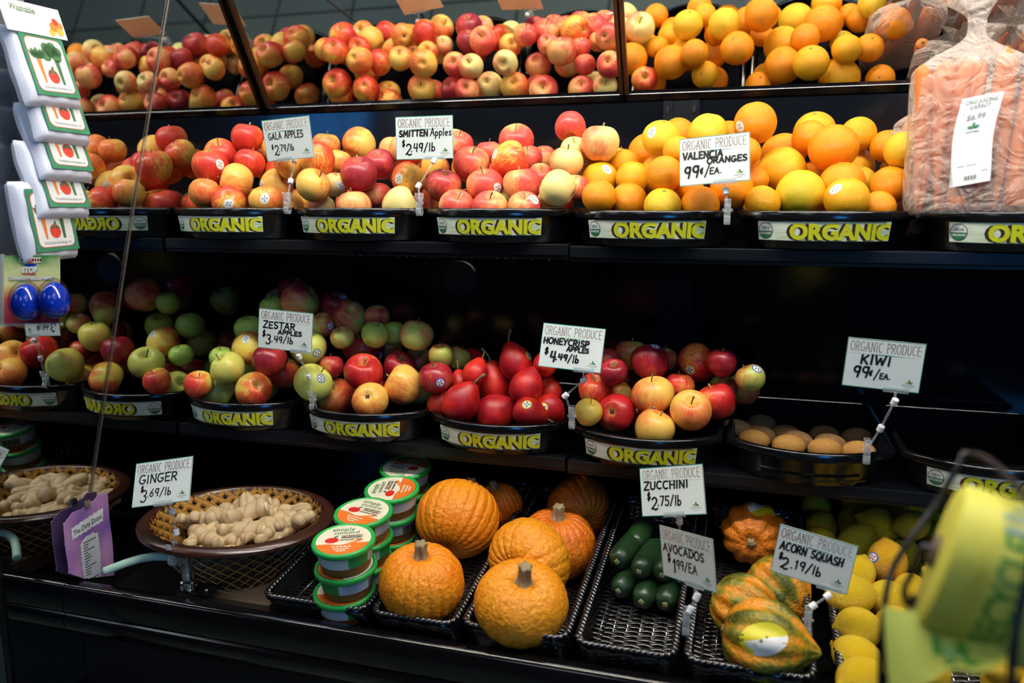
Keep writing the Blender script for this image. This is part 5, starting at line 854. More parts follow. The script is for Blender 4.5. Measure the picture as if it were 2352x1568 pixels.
# ---------------------------------------------------------------- shapes of the produce (unit radius, scaled by each piece)
_ME = {}
def unit(kind, skin, var=0):
    key = (kind, skin, var)
    if key in _ME: return _ME[key]
    rn = random.Random(hash(kind) % 7+var*13 if False else len(kind)*7+var*13); b = MB()
    if kind == 'apple':
        tall = (.90, .96, .86, .93)[var]; lob = (.030, .045, .025, .05)[var]; ph = rn.uniform(0, 6); tap = (.06, .12, .03, .09)[var]; lean = rn.uniform(-.05, .05)
        prof = []
        for i in range(25):
            t = pi*i/24; r = max(sin(t), 0)**.90+1e-5; z = -cos(t)*tall
            z -= .44*tall*math.exp(-(r/.27)**2) if z > 0 else 0
            z += .24*tall*math.exp(-(r/.24)**2) if z < 0 else 0
            r *= 1+tap*z-.02; prof.append((r, z))
        def fn(p, a, k):
            x, y, z = p; q = 1+lob*cos(5*a+ph)*(.15+.85*max(0, -z)) + .022*cos(2*a+ph*2)
            return (x*q+lean*z, y*q, z+.035*cos(a+ph)*(1-abs(z)))
        b.lathe(prof, 28, 0, None, fn, cap=False)
    elif kind == 'orange':
        fl = (.94, .98, .92, 1.0)[var]; prof = []
        for i in range(25):
            t = pi*i/24; r = sin(t)+1e-5; z = -cos(t)*fl; z += (-.05 if z > 0 else .045)*math.exp(-(r/.16)**2); prof.append((r, z))
        ph = rn.uniform(0, 6)
        b.lathe(prof, 28, 0, None, lambda p, a, k: (p[0]*(1+.018*cos(3*a+ph)), p[1]*(1+.018*cos(2*a)), p[2]), cap=False)
    elif kind == 'lemon':
        L_ = (1.18, 1.25, 1.12, 1.2)[var]; prof = []
        for i in range(25):
            t = pi*i/24; r = sin(t)**1.05+1e-5; z = -cos(t)*L_
            if z > 0: z += .22*math.exp(-(r/.22)**2)
            else: z -= .07*math.exp(-(r/.2)**2)
            prof.append((r, z))
        ph = rn.uniform(0, 6)
        b.lathe(prof, 26, 0, None, lambda p, a, k: (p[0]*(1+.03*cos(3*a+ph)), p[1]*(1+.025*cos(2*a)), p[2]), cap=False)
    elif kind == 'kiwi':
        b.lathe([(sin(pi*i/20)**.92*1.0+1e-5, -cos(pi*i/20)*1.38) for i in range(21)], 24, 0, None, lambda p, a, k: (p[0], p[1]*.94, p[2]), cap=False)
    elif kind == 'pear':
        pts = [(0.0,-.93),(.14,-.97),(.22,-1.0),(.42,-.98),(.68,-.84),(.88,-.58),(.985,-.22),(.995,.08),(.93,.36),(.80,.62),(.64,.84),(.50,1.02),(.39,1.15),(.29,1.25),(.17,1.30),(.06,1.30),(0.0,1.27)]
        ph = rn.uniform(0, 6); bd = (.08, -.06, .1, .0)[var]
        b.lathe([(max(r, 1e-4), z) for r, z in pts], 26, 0, None, lambda p, a, k: (p[0]*(1+.025*cos(3*a+ph))+bd*max(0, p[2])**2*.5, p[1]*(1+.02*cos(2*a+ph)), p[2]), cap=False)
    elif kind == 'pumpkin':
        ribs = (20, 18, 22, 20)[var]; dep = (.060, .030, .05, .045)[var]; hh = (.86, .80, .88, .84)[var]; ph = rn.uniform(0, 6); prof = []
        for i in range(29):
            t = pi*i/28; r = sin(t)**.86+1e-5; z = -cos(t)*hh
            z += (-.26 if z > 0 else .20)*hh*math.exp(-(r/.30)**2); prof.append((r, z))
        def fn(p, a, k):
            x, y, z = p; g = abs(sin((a+.1*sin(2*a+ph))*ribs/2)); r = math.hypot(x, y)
            q = 1-dep*((1-g)**2.2)*min(1, r*1.6+.35)+.02*cos(2*a+ph)+.006*sin(9*z+5*a)
            return (x*q, y*q, z*(1-.05*((1-g)**2)*(r < .75))+.02*cos(a+ph))
        b.lathe(prof, 160, 0, None, fn, cap=False)
    elif kind == 'squash':
        ph = 0; prof = []
        for i in range(29):
            t = pi*i/28; r = sin(t)**.9+1e-5; z = -cos(t)*1.02
            if z < 0: r *= 1-.20*(-z)**2; z -= .24*math.exp(-(r/.26)**2)
            else: z -= .20*math.exp(-(r/.25)**2)
            prof.append((r, z))
        def fn(p, a, k):
            x, y, z = p; g = (.5+.5*cos(10*a)); q = 1-.10*(1-g)**1.3*(1-.55*max(0, -z)**2)+.015*cos(2*a)
            return (x*q, y*q, z)
        b.lathe(prof, 120, 0, None, fn, cap=False)
    elif kind == 'zucchini':
        pts = [(0.0,-.28),(.10,-.285),(.16,-.27),(.30,-.26),(.55,-.16),(.80,.10),(.95,.55),(1.0,1.1),(.99,2.4),(.93,3.8),(.84,4.7),(.62,5.2),(.42,5.35),(.36,5.8),(.0,5.85)]
        bd = (.0, .05, -.04, .03)[var]
        b.lathe([(max(r, 1e-4), z) for r, z in pts], 20, 0, None, lambda p, a, k: (p[0]*(1+.03*cos(5*a))+bd*p[2]*p[2]*.12, p[1]*(1+.03*cos(5*a)), p[2]), cap=False)
    me = b.mesh(kind, skin); bvh = BVHTree.FromPolygons([Vector(v) for v in b.v], b.f)
    _ME[key] = (me, bvh); return _ME[key]
def stem_mesh(kind, var):
    key = ('stem', kind, var)
    if key in _ME: return _ME[key]
    b = MB(); rn = random.Random(var*31+5); m_ = 'stem_brown'
    dx, dy = rn.uniform(-.18, .18), rn.uniform(-.18, .18)
    if kind == 'apple': b.tube([(0,0,.40),(dx*.2,dy*.2,.62),(dx*.6,dy*.6,.84),(dx,dy,1.02)], [.035,.03,.032,.05], 8); m_ = 'stem_green' if var % 2 else 'stem_brown'
    elif kind == 'calyx': b.lathe([(.13,-.70),(.10,-.735),(.03,-.72)], 9, 0, None, lambda p, a, k: (p[0]*(1+.35*cos(5*a)), p[1]*(1+.35*cos(5*a)), p[2]-.02*cos(5*a))); m_ = 'calyx'
    elif kind == 'orange': b.lathe([(.075,.87),(.085,.90),(.05,.93),(.02,.925)], 9); m_ = 'stem_green'
    elif kind == 'pear': b.tube([(0,0,1.24),(dx*.3,dy*.3,1.48),(dx,dy,1.75),(dx*2.2,dy*2.2,2.02)], [.075,.055,.055,.085], 9); m_ = 'pear_stem'
    elif kind == 'pumpkin':
        prof = [(.30,.56),(.19,.64),(.135,.74),(.12,.90),(.135,1.02),(.13,1.05),(.05,1.06)]
        b.lathe(prof, 30, 0, None, lambda p, a, k: (p[0]*(1+.22*cos(5*(a+.12*k)))+.05*dx*k, p[1]*(1+.22*cos(5*(a+.12*k)))+.06*dy*k, p[2])); m_ = 'pumpkin_stem'
    elif kind == 'squash':
        b.lathe([(.20,.76),(.15,.84),(.11,.96),(.13,1.02),(.04,1.03)], 20, 0, None, lambda p, a, k: (p[0]*(1+.25*cos(5*a)), p[1]*(1+.25*cos(5*a)), p[2])); m_ = 'pumpkin_stem'
    elif kind == 'zucchini': b.lathe([(.26,-.25),(.24,-.29),(.10,-.30)], 9, 0, None, lambda p, a, k: (p[0]*(1+.2*cos(5*a)), p[1]*(1+.2*cos(5*a)), p[2])); m_ = 'zucchini_scar'
    _ME[key] = b.mesh('stem', m_); return _ME[key]
STK = [('sticker_white','sticker_white','ink_grey'), ('sticker_blue','sticker_white','ink_black'), ('sticker_yellow','sticker_white','ink_black'), ('sticker_yellow','sticker_white','ink_black'), ('sticker_blue','sticker_white','sticker_red')]
def sticker(parent, bvh, d, style, r):
    d = Vector(d).normalized(); big = style == 3
    rx, ry = ((.0092, .0092) if style in (1, 2) else (.0105, .0085)) if not big else (.033, .022)
    rx /= r; ry /= r; M = rot_to(d, .5+3.1*d.x+(pi if big else 0)); b = MB(); rings = (0, .35, .6, .78, 1.0); n = 20; vs = []
    for q in rings:
        for i in range(n):
            a = 2*pi*i/n; o = M @ Vector((rx*q*cos(a), ry*q*sin(a), 2.2)); hit = bvh.ray_cast(o, -d)
            nd = (hit[0]+hit[1]*.008) if hit[0] is not None else (M @ Vector((rx*q*cos(a), ry*q*sin(a), 1.0)))
            vs.append(tuple(nd))
    fs = []; ms = []
    for k in range(len(rings)-1):
        for i in range(n):
            j = (i+1) % n; a = 2*pi*(i+.5)/n
            fs.append((k*n+i, (k+1)*n+i, (k+1)*n+j, k*n+j))
            if big: mi = (0 if sin(a) > .1 or k == 3 and cos(a) < -.5 else 1)
            else: mi = 0 if k == 3 else (2 if k in (0, 1) and i % 5 in (0, 1) else 1)
            ms.append(mi)
    b.v = vs; b.f = fs; b.m = ms
    o = b.obj('sticker', list(STK[style]), parent)
    return o
NAMES = {'apple':'apple','orange':'orange','pear':'red_pear','kiwi':'kiwi','lemon':'lemon','pumpkin':'pumpkin','squash':'acorn_squash','zucchini':'zucchini'}
CATS = {'apple':'apple','orange':'orange','pear':'pear','kiwi':'kiwi','lemon':'lemon','pumpkin':'pumpkin','squash':'squash','zucchini':'zucchini'}
def produce(i, kind, skin, p, r, e, label, group, st, fl):
    var = (i*7) % 4
    if kind == 'pumpkin': var = {'pumpkin_pale':1}.get(skin, (0, 2, 3)[i % 3])
    if 'corky specks' in label: var = 0
    me, bvh = unit(kind, skin, var)
    o = link(NAMES[kind], me, None, p, e); o.scale = (r, r, r)
    tag(o, label, CATS[kind], group)
    if 't' in fl and kind in ('apple','pear','pumpkin','squash'): link('stem', stem_mesh(kind, i % 4), o)
    if 't' in fl and kind == 'zucchini': link('blossom_scar', stem_mesh(kind, i % 4), o)
    if kind == 'orange' and 't' in fl: link('stem_button', stem_mesh(kind, 0), o)
    if 'c' in fl and kind == 'apple': link('calyx', stem_mesh('calyx', i % 4), o)
    if st: sticker(o, bvh, st[0], st[1], r)
    return o
for i, q in enumerate(PRODUCE): produce(i, *q)

# ---------------------------------------------------------------- price cards on clip holders
def price_sign(key, lines, price, label, joints, sx=0.0, name='price_sign'):
    loc, rot = SIGN_AT[key]; t = empty(name, loc, rot); tag(t, label, 'sign', 'organic produce price cards')
    W, H = .110, .077; w, h = W/2, H/2
    b = MB(); b.box((-w,-h,-.0007),(w,h,0)); b.obj('card', 'card_white', t, smooth=False)
    b = MB(); b.box((-w,-h,-.0012),(w,h,-.00075)); b.obj('card_back', 'card_back', t, smooth=False)
    b = MB()
    for x0, y0, x1, y1 in ((-w,-h,w,-h+.0011),(-w,h-.0011,w,h),(-w,-h,-w+.0009,h),(w-.0009,-h,w,h)): rect(b, x0, y0, x1, y1, 0, .0002)
    b.obj('border', 'teal_edge', t, smooth=False)
    b = MB(); txt = 'ORGANIC PRODUCE'; e_ = pen(MB(), txt, 0, 0, .0145, .0011, wide=.60, gap=.12); kx = .101/e_; x0 = -.0500
    pen(b, txt, x0, h-.0195, .0145, .0013, wide=.60*kx, gap=.12*kx, serif=.05); b.obj('heading', 'ink_brown', t, smooth=False)
    for v in b.v: pass
    b.v = []; b.f = []; b.m = []
    for k in range(36):
        u = (k+.5)/36; disc(b, -w+.004+u*(W-.008), h-.0236, .0005+.0008*math.exp(-((u-.5)/.22)**2), 0, 8, .0003)
    b.obj('dotted_line', 'ink_green', t, smooth=False)
    b = MB(); sd = len(key)
    for (tx, x, y, hh, wp, *x1) in lines+price:
        e_ = pen(MB(), tx, x, y, hh, wp, gap=.17, slant=.06); k_ = ((x1[0]-x)/(e_-x-.17*hh)) if x1 else 1
        pen(b, tx, x, y, hh, wp*1.14, wide=k_, gap=.17*k_, wob=.04, seed=sd, slant=.06); sd += 1
    o = b.obj('handwriting', 'ink_black', t, smooth=False)
    for v in o.data.vertices: v.co.z = .0004
    b = MB(); cx, cy = .0395, -.0250
    leaf(b, cx, cy, pi/2, .0065, 0, .0003); leaf(b, cx, cy, RD(15), .0058, 0, .0003); leaf(b, cx, cy, RD(165), .0062, 1, .0003)
    tv, tf = text_mb('NATURAL', .0040, .00002, 1.0, 'CENTER'); b.add([(p[0]+cx, p[1]+cy-.0048, .0003) for p in tv], tf, 2)
    tv, tf = text_mb('FOODS', .0022, 0, 1.2, 'CENTER'); b.add([(p[0]+cx, p[1]+cy-.0076, .0003) for p in tv], tf, 2)
    for k in range(7): a = RD(25+130*k/6); disc(b, cx+.0098*cos(a), cy+.0098*sin(a), .00035, 2, 6, .0003)
    b.obj('leaf_logo', ['leaf_green','leaf_light','ink_grey'], t, smooth=False)
    if not joints: return t
    # holder, in the sign's own frame: joints are world points
    Mi = (Matrix.Translation(loc) @ Euler(rot).to_matrix().to_4x4()).inverted(); J = [Mi @ Vector(j) for j in joints]
    b = MB(); jx = max(-w+.02, min(w-.02, J[0].x)); b.box((jx-.018,-h-.0016,-.002),(jx+.018,-h+.006,-.0013)); b.box((jx-.018,-h-.0016,.0006),(jx+.018,-h+.006,.0012)); b.box((jx-.018,-h-.0028,-.002),(jx+.018,-h-.0014,.0012)); b.obj('card_grip', 'clear_plastic', t, smooth=False)
    for q in J[:-1]:
        d = (J[1]-J[0]).normalized(); b = MB(); b.lathe([(.0042,-.0055),(.0052,-.0045),(.0052,.0045),(.0042,.0055)], 14, 0, Matrix.Translation(q) @ rot_to(d)); b.obj('joint', 'white_plastic', t, angle=40)
    b = MB(); b.tube([(jx,-h-.002,0), J[0]], .0016, 8); 
    for a, c in zip(J[:-1], J[1:]): b.tube([a, c], .0017, 8)
    b.obj('stem', 'clear_plastic', t)
    # clip: two curved jaws with finger loops
    Rw = Euler(rot).to_matrix().inverted().to_4x4(); K = J[-1]; b = MB()
    for s in (-1, 1):
        pts = [Vector((0, s*.0085, .017)), Vector((0, s*.0070, .008)), Vector((0, s*.0022, 0)), Vector((0, s*.0034, -.010)), Vector((0, s*.0062, -.017)), Vector((0, s*.0020, -.024))]
        for k in range(5):
            a, c = pts[k], pts[k+1]
            vs = [Rw @ Vector((x, p.y+o_, p.z))+K for p in (a, c) for x in (-.0050, .0050) for o_ in (-.0011, .0011)]
            b.add(vs, [(0,1,3,2),(4,6,7,5),(0,4,5,1),(2,3,7,6),(0,2,6,4),(1,5,7,3)])
    b.tube([Rw @ Vector((-.008,0,-.001))+K, Rw @ Vector((.008,0,-.001))+K], .0022, 10)
    b.obj('clip', 'clear_plastic', t)
    return t
HP = .0024
price_sign('gala', [('GALA APPLES', -.044, .0015, .0120, .0017, .036)], [('$', -.040, -.0165, .008, .0016), ('2', -.034, -.0285, .0175, .0020), ('.', -.0245, -.0225, .0135, .0020), ('79/lb', -.0205, -.0215, .0115, .0016, .011)], 'price card for gala apples at 2.79 per pound, upper shelf left', [(.284,-.010,.091), (.290,-.038,.050), (.289,-.052,.012)])
price_sign('smitten', [('SMITTEN', -.048, .0030, .0105, .0026, .0065), ('Apples', .012, .0030, .0135, .0018, .0515)], [('$', -.043, -.0150, .011, .0022), ('2', -.036, -.0305, .0195, .0024), ('.49/lb', -.026, -.0245, .0145, .0021, .020)], 'price card at 2.49 per pound between the second and third upper trays', [(.585,-.03,.085), (.562,-.05,.040), (.567,-.060,.010)])
price_sign('valencia', [('VALENCIA', -.0495, .0040, .0105, .0027, .013), ('ORANGES', -.011, -.0060, .0090, .0025, .050)], [('99', -.047, -.0265, .0180, .0030, -.025), ('c/', -.022, -.0215, .012, .0023), ('/', -.0150, -.0250, .0165, .0022), ('EA.', -.007, -.0225, .0095, .0020, .011)], 'price card for valencia oranges standing among the oranges', [(1.106,-.088,.028), (1.110,-.092,-.001)])
price_sign('zestar', [('ZESTAR', -.045, .0020, .0125, .0024, .019), ('APPLES', -.014, -.0080, .0078, .0023, .033)], [('$', -.046, -.0150, .011, .0024), ('3', -.038, -.0285, .0175, .0025), ('.49/lb', -.027, -.0245, .0120, .0020, .016)], 'price card at 3.49 per pound above the leftmost middle tray', [(.322,-.088,-.283), (.331,-.07,-.326), (.332,-.062,-.372)])
price_sign('honeycrisp', [('HONEYCRISP', -.0505, .0030, .0100, .0027, .029), ('APPLES', -.008, -.0068, .0075, .0024, .030)], [('$', -.046, -.0155, .0105, .0030), ('4', -.036, -.0275, .0175, .0032), ('.49', -.026, -.0235, .0100, .0029, -.006), ('/lb', -.004, -.0260, .0130, .0024, .014)], 'price card at 4.49 per pound between red pears and crimson apples', [(.881,-.086,-.294), (.848,-.084,-.325), (.858,-.074,-.363)])
price_sign('kiwi', [('KIWI', -.033, -.0005, .0140, .0030, .009)], [('99', -.041, -.0225, .0165, .0028, -.020), ('c/', -.018, -.0190, .0105, .0022), ('/', -.011, -.0225, .0145, .0020), ('EA.', -.003, -.0215, .0080, .0018, .012)], 'price card for kiwi, 99 cents each, right of the crimson apples', [(1.372,-.112,-.292), (1.358,-.095,-.340), (1.342,-.088,-.378)])
price_sign('ginger', [('GINGER', -.045, .0005, .0145, .0022, .027)], [('$', -.040, -.0130, .0095, .0022), ('3', -.038, -.0300, .0185, .0022), ('.69/lb', -.027, -.0235, .0130, .0018, .018)], 'price card for ginger over the left rim of the oval basket', [(.218,-.344,-.512), (.226,-.346,-.548), (.219,-.352,-.583)])
price_sign('zucchini', [('ZUCCHINI', -.0485, .0035, .0120, .0026, .028)], [('$', -.044, -.0130, .0115, .0024), ('2', -.037, -.0285, .0190, .0025), ('.75/lb', -.026, -.0225, .0145, .0021, .014)], 'price card for zucchini hanging above the zucchini basket', [(1.061,-.199,-.488), (1.062,-.17,-.545), (1.064,-.15,-.590)])
price_sign('avocado', [('AVOCADOS', -.0495, .0015, .0120, .0022, .035)], [('$', -.042, -.0135, .0120, .0024), ('1', -.031, -.0280, .0200, .0028), ('99/EA', -.023, -.0210, .0130, .0019, .019)], 'price card for avocados turned sideways on the zucchini basket rim', [(1.098,-.310,-.556), (1.090,-.315,-.575), (1.085,-.318,-.590)])
price_sign('acorn', [('ACORN SQUASH', -.0485, .0010, .0120, .0023, .040)], [('$', -.047, -.0145, .0095, .0024), ('2', -.042, -.0280, .0180, .0025), ('.19/lb', -.028, -.0235, .0140, .0021, .014)], 'price card for acorn squash tilted down to the right beside the lemons', [(1.282,-.245,-.560), (1.262,-.252,-.575), (1.256,-.256,-.595)])
# ---------------------------------------------------------------- black wicker baskets on the bottom deck
def rope(b, path, r, pitch, mi=0, closed=True):
    """twisted border: slanted strands laid along a path"""
    P = [Vector(p) for p in path]
    if closed: P.append(P[0])
    d = [0]
    for a, c in zip(P[:-1], P[1:]): d.append(d[-1]+(c-a).length)
    n = max(3, int(d[-1]/pitch)); k = 0
    b.tube(P[:-1] if closed else P, r*.55, 8, mi, closed=closed)
    for i in range(n):
        s = d[-1]*(i+.5)/n
        while d[k+1] < s: k += 1
        t = (P[k+1]-P[k]).normalized(); q = P[k]+t*(s-d[k]); sd = Vector((0,0,1)).cross(t).normalized()
        M = Matrix.Translation(q) @ rot_to((t*.8+sd*.75).normalized())
        kk = 6; prof = [(r*.60*sin(pi*j/kk)+1e-5, -r*1.3*cos(pi*j/kk)) for j in range(kk+1)]
        b.lathe(prof, 7, mi, M @ Matrix.Diagonal((1.0,1.35,1,1)), cap=False)
def strand(b, pts, w, up, mi=0):
    """flat arched strand through pts; up: list of normals"""
    vs = []; n = len(pts)
    for k in range(n):
        a = pts[max(0, k-1)]; c = pts[min(n-1, k+1)]; t = (c-a).normalized(); u = up[k]; s = u.cross(t).normalized()
        vs += [tuple(pts[k]+s*w/2-u*w*.18), tuple(pts[k]+u*w*.12), tuple(pts[k]-s*w/2-u*w*.18)]
    b.add(vs, [(3*k+j, 3*k+j+1, 3*k+j+4, 3*k+j+3) for k in range(n-1) for j in (0, 1)], mi)
def wicker(x0, x1, zf, sf, zr, sr, label, y0=-.348, y1=.13):
    """floor z = zf+sf*y, rim z = zr+sr*y"""
    yc = (y0+y1)/2; xc = (x0+x1)/2; base = zf+sf*yc-.006; t = empty('wicker_basket', (xc, yc, base)); tag(t, label, 'basket', 'black wicker baskets'); hw = (x1-x0)/2; hl = (y1-y0)/2
    fz = lambda y: zf+sf*(y+yc)-base; rz = lambda y: zr+sr*(y+yc)-base
    b = MB(); pitch = .0062; n = int(2*hl/pitch); ins = .008
    for i in range(n):
        y = -hl+ins+.030+(2*hl-2*ins-.030)*(i+.5)/n; m_ = max(8, int((2*hw-2*ins)/.006)); pts = []; ups = []
        for k in range(m_+1):
            x = -hw+ins+(2*hw-2*ins)*k/m_; pts.append(Vector((x, y+.0006*sin(k*1.3+i), fz(y)-.002+.0017*cos(pi*x/.021+pi*i)))); ups.append(Vector((0,0,1)))
        strand(b, pts, pitch*.95, ups)
    x = -hw+ins+.012
    while x < hw-ins: b.tube([(x,-hl+ins+.030,fz(-hl+.03)-.0025),(x,hl-ins,fz(hl)-.0025)], .0016, 6); x += .021
    b.add([(-hw+ins,-hl+ins+.030,fz(-hl+.03)-.0055),(hw-ins,-hl+ins+.030,fz(-hl+.03)-.0055),(hw-ins,hl-ins,fz(hl)-.0055),(-hw+ins,hl-ins,fz(hl)-.0055)], [(0,1,2,3)])
    b.obj('woven_floor', 'wicker_black', t)
    def ring(f, d=0.0, c=.022, m_=5, sh=0.0):
        out = []
        for (sx, sy, a0) in ((1,-1,-90),(1,1,0),(-1,1,90),(-1,-1,180)):
            for j in range(m_+1):
                a = RD(a0+90*j/m_); x = sx*(hw-c)+(c-d)*cos(a); y = sy*(hl-c)+(c-d)*sin(a); out.append(Vector((x, y, 0)))
        res = []
        for a, c_ in zip(out, out[1:]+out[:1]):
            k = max(1, int((c_-a).length/.0085))
            for j in range(k): res.append(a.lerp(c_, j/k))
        for p in res: p.z = f(p.y); p.y += sh*max(0, -p.y/hl)**2
        return res
    b = MB(); rows = 9
    for i in range(rows):
        f = (i+.5)/rows; R_ = ring(lambda y: fz(y)*(1-f)+rz(y)*f-.004*f, .0062*(1-f), sh=.030*(1-f)); n = len(R_); pts = []; ups = []
        for k in range(n+1):
            p = R_[k % n]; q = R_[(k+1) % n]; tt = (q-p).normalized(); nn = Vector((tt.y, -tt.x, 0)); pts.append(p+nn*.0014*cos(pi*k/2+pi*i)); ups.append(nn)
        strand(b, pts, .0075, ups); strand(b, [p-u*.002 for p, u in zip(pts, ups)], .0075, [-u for u in ups])
    A = ring(lambda y: fz(y)-.006, .0062, sh=.030); B_ = ring(lambda y: rz(y)-.004, 0); n = len(A); b.add([tuple(p) for p in A+B_], [(i, (i+1) % n, n+(i+1) % n, n+i) for i in range(n)])
    b.obj('woven_side', 'wicker_black', t)
    b = MB(); rope(b, ring(rz, .0035), .0060, .0088); b.obj('braided_rim', 'wicker_black', t)
    return t
FD = -.690+.14*.355+.005; FR = -.640+.14*.348
wicker(.388, .580, -.6565, .07, FR, .14, 'black wicker basket holding stacks of green lidded dip tubs')
wicker(.588, .734, FD-.002, .14, FR, .14, 'black wicker basket holding two bright pumpkins and one dark one')
wicker(.745, .914, -.6905, .0, FR, .125, 'black wicker basket holding four pumpkins, left of the zucchini')
wicker(.924, 1.074, FD-.002, .14, FR, .13, 'mostly empty black wicker basket with zucchini at its back')
wicker(1.086, 1.264, FD-.002, .14, FR, .13, 'black wicker basket holding acorn squash')
wicker(1.296, 1.70, FD-.006, .14, FR-.012, .12, 'wide black wicker basket full of lemons')

# ---------------------------------------------------------------- dip tubs
def dip_tub(loc, spin, label):
    t = empty('dip_tub', loc, (RD(8), 0, 0)); tag(t, label, 'tub', 'green lidded dip tubs')
    Z = Matrix.Rotation(spin, 4, 'Z')
    b = MB(); b.lathe([(.0385,0),(.0405,.0015),(.0430,.016)], 40, 0); b.lathe([(.0432,.016),(.0470,.0385)], 40, 1, cap=False); b.obj('tub', ['caramel','jar_body'], t, angle=40)
    b = MB()
    def wrap(a0, a1, z0, z1, mi, d=.0004): b.grid(lambda u, v: ((.0432+(z0+(z1-z0)*v-.016)*.169+d)*cos(RD(a0+(a1-a0)*u)), (.0432+(z0+(z1-z0)*v-.016)*.169+d)*sin(RD(a0+(a1-a0)*u)), z0+(z1-z0)*v), 10, 1, mi, Z)
    wrap(-75, -28, .0165, .0365, 0)
    for k in range(5): wrap(-70, -33+3*(k % 2), .0195+k*.0033, .0205+k*.0033, 2, .0006)
    wrap(-20, 32, .0165, .0365, 1)
    for k in range(5): wrap(-16+3*(k % 3), 10+8*(k % 2), .0190+k*.0035, .0200+k*.0035, 3, .0006)
    wrap(40, 88, .0170, .0330, 3, .0003); wrap(105, 140, .022, .026, 0)
    for k in range(9): wrap(42+5*k, 43.5+5*k+(k % 3), .0175, .0325, 4, .0006)
    for k in range(3): wrap(150, 188-6*k, .020+k*.005, .0212+k*.005, 3, .0005)
    b.obj('side_print', ['jar_green','nutri','leaf_green','ink_grey','ink_black'], t)
    b = MB(); b.lathe([(.0470,.0375),(.0505,.0380),(.0520,.0400),(.0522,.0440),(.0510,.0470),(.0480,.0480),(.0462,.0474),(.0455,.0462),(.001,.0462)], 48, 0, cap=False); lid = b.obj('lid', 'jar_green', t, angle=60)
    b = MB(); z = .0464; R_ = .0448
    disc(b, 0, 0, R_, 0, 40, z)
    pts = [(R_*cos(RD(a)), R_*sin(RD(a)), z+.0001) for a in range(195, 346, 6)]; b.add(pts, [tuple(range(len(pts)))], 1)
    disc(b, -.019, -.001, .0115, 2, 18, z+.0002, .0085); leaf(b, -.017, .007, .6, .010, 4, z+.0003)
    pts = [(-.026, -.011), (-.005, -.017), (.010, -.013), (-.004, -.009)]; b.add([(x, y, z+.0003) for x, y in pts], [(0,1,2,3)], 0)
    pts = [(.004, -.021), (.034, -.005), (.030, .000), (.012, -.010)]; b.add([(x, y, z+.0002) for x, y in pts], [(0,1,2,3)], 5); disc(b, .033, -.009, .0045, 6, 12, z+.0004, .003)
    rect(b, -.004, .0035, .030, .0125, 3, z+.0002)
    for body, sz, x, y, mi in (('simply', .0150, -.022, .0265, 4), ('concord', .0125, -.018, .0165, 4), ('ORGANIC', .0085, -.003, .0050, 0), ('caramel dip', .0075, -.006, -.0035, 3)):
        tv, tf = text_mb(body, sz, .0001); b.add([(p[0]+x, p[1]+y, z+.0005) for p in tv], tf, mi)
    for y0, l in ((-.0235,.016),(-.030,.013),(-.036,.008)):
        for k in range(5): rect(b, -l+k*l*.4, y0, -l+k*l*.4+l*.32, y0+.0032, 0, z+.0005)
    b.v = [tuple(Z @ Vector(p)) for p in b.v]
    b.obj('lid_print', ['lid_cream','lid_orange','lid_red','label_brown','leaf_green','veg_orange','seal_white'], lid, smooth=False)
NRM = Vector((0, -.139, .990)); tubs = {'A': ('front stack', ((0,0,.30), (.007,.002,-.9), (.0095,.0,.35))), 'B': ('second stack', ((0,0,1.9), (.004,0,.8), (.008,0,-.2))), 'C': ('third stack', ((0,0,.6), (.003,0,-1.4), (.008,0,1.75))), 'D': ('rearmost stack', ((0,0,2.2), (.004,0,.1), (.008,0,2.9)))}
LV = ('bottom', 'middle', 'top')
for key, p in JAR_AT:
    nm, lev = tubs[key]
    for k, (dx, dy, sp_) in enumerate(lev): dip_tub(Vector(p)+NRM*(.0482*k+.0006)+Vector((dx, dy, 0)), sp_, f'green lidded caramel dip tub, {LV[k]} of the {nm} beside the pumpkins')

# ---------------------------------------------------------------- oval ginger basket
bx = empty('cardboard_box', (.262,-.205,deck(-.2)+.002)); tag(bx, 'flat brown box under the ginger basket', 'box')
b = MB(); b.add([(-.075,-.105,-.0045),(.115,-.105,-.0045),(.115,.105,.006),(-.075,.105,.006),(-.075,-.105,.034),(.115,-.105,.034),(.115,.105,.034),(-.075,.105,.034)], [(0,3,2,1),(4,5,6,7),(0,1,5,4),(1,2,6,5),(2,3,7,6),(3,0,4,7)]); bevel(b.obj('carton', 'box_brown', bx, smooth=False), .002)
BZ = deck(-.2)+.037
bk = empty('ginger_basket', (.2405,-.195,BZ)); tag(bk, 'oval woven bamboo basket with wide dark brown rim holding ginger', 'basket')
HB = -.572-BZ
def bowl(u, t, d=0.0, RX=1.0, RY=.90):
    """u turn angle, t 0 rim .. 1 base"""
    r = .158-.060*t**1.3+d; z = HB-.006-(HB-.008)*t
    return Vector((r*RX*cos(u), r*RY*sin(u), z))
for nm, mt, d0 in (('inner_weave', 'bamboo', 0.0), ('outer_weave', 'bamboo_dark', .0032)):
    b = MB(); n = 30
    for fam in (1, -1):
        for i in range(n):
            pts = []; ups = []
            for k in range(15):
                t = k/14; u = 2*pi*i/n+fam*t*.95; c = cos(pi*(t*.95*n/pi)+pi*i); p = bowl(u, t, d0+fam*.0009*(1 if (int(t*.95*n/pi+.5)+i) % 2 else -1)); pts.append(p); nn = Vector((cos(u), sin(u), .25)).normalized(); ups.append(nn if d0 else -nn)
            strand(b, pts, .0142, ups)
    b.obj(nm, mt, bk)
b = MB(); b.lathe([(.099,.002),(.101,.009)], 40, 0, Matrix.Diagonal((1,.9,1,1))); b.obj('basket_base', 'bamboo_dark', bk)
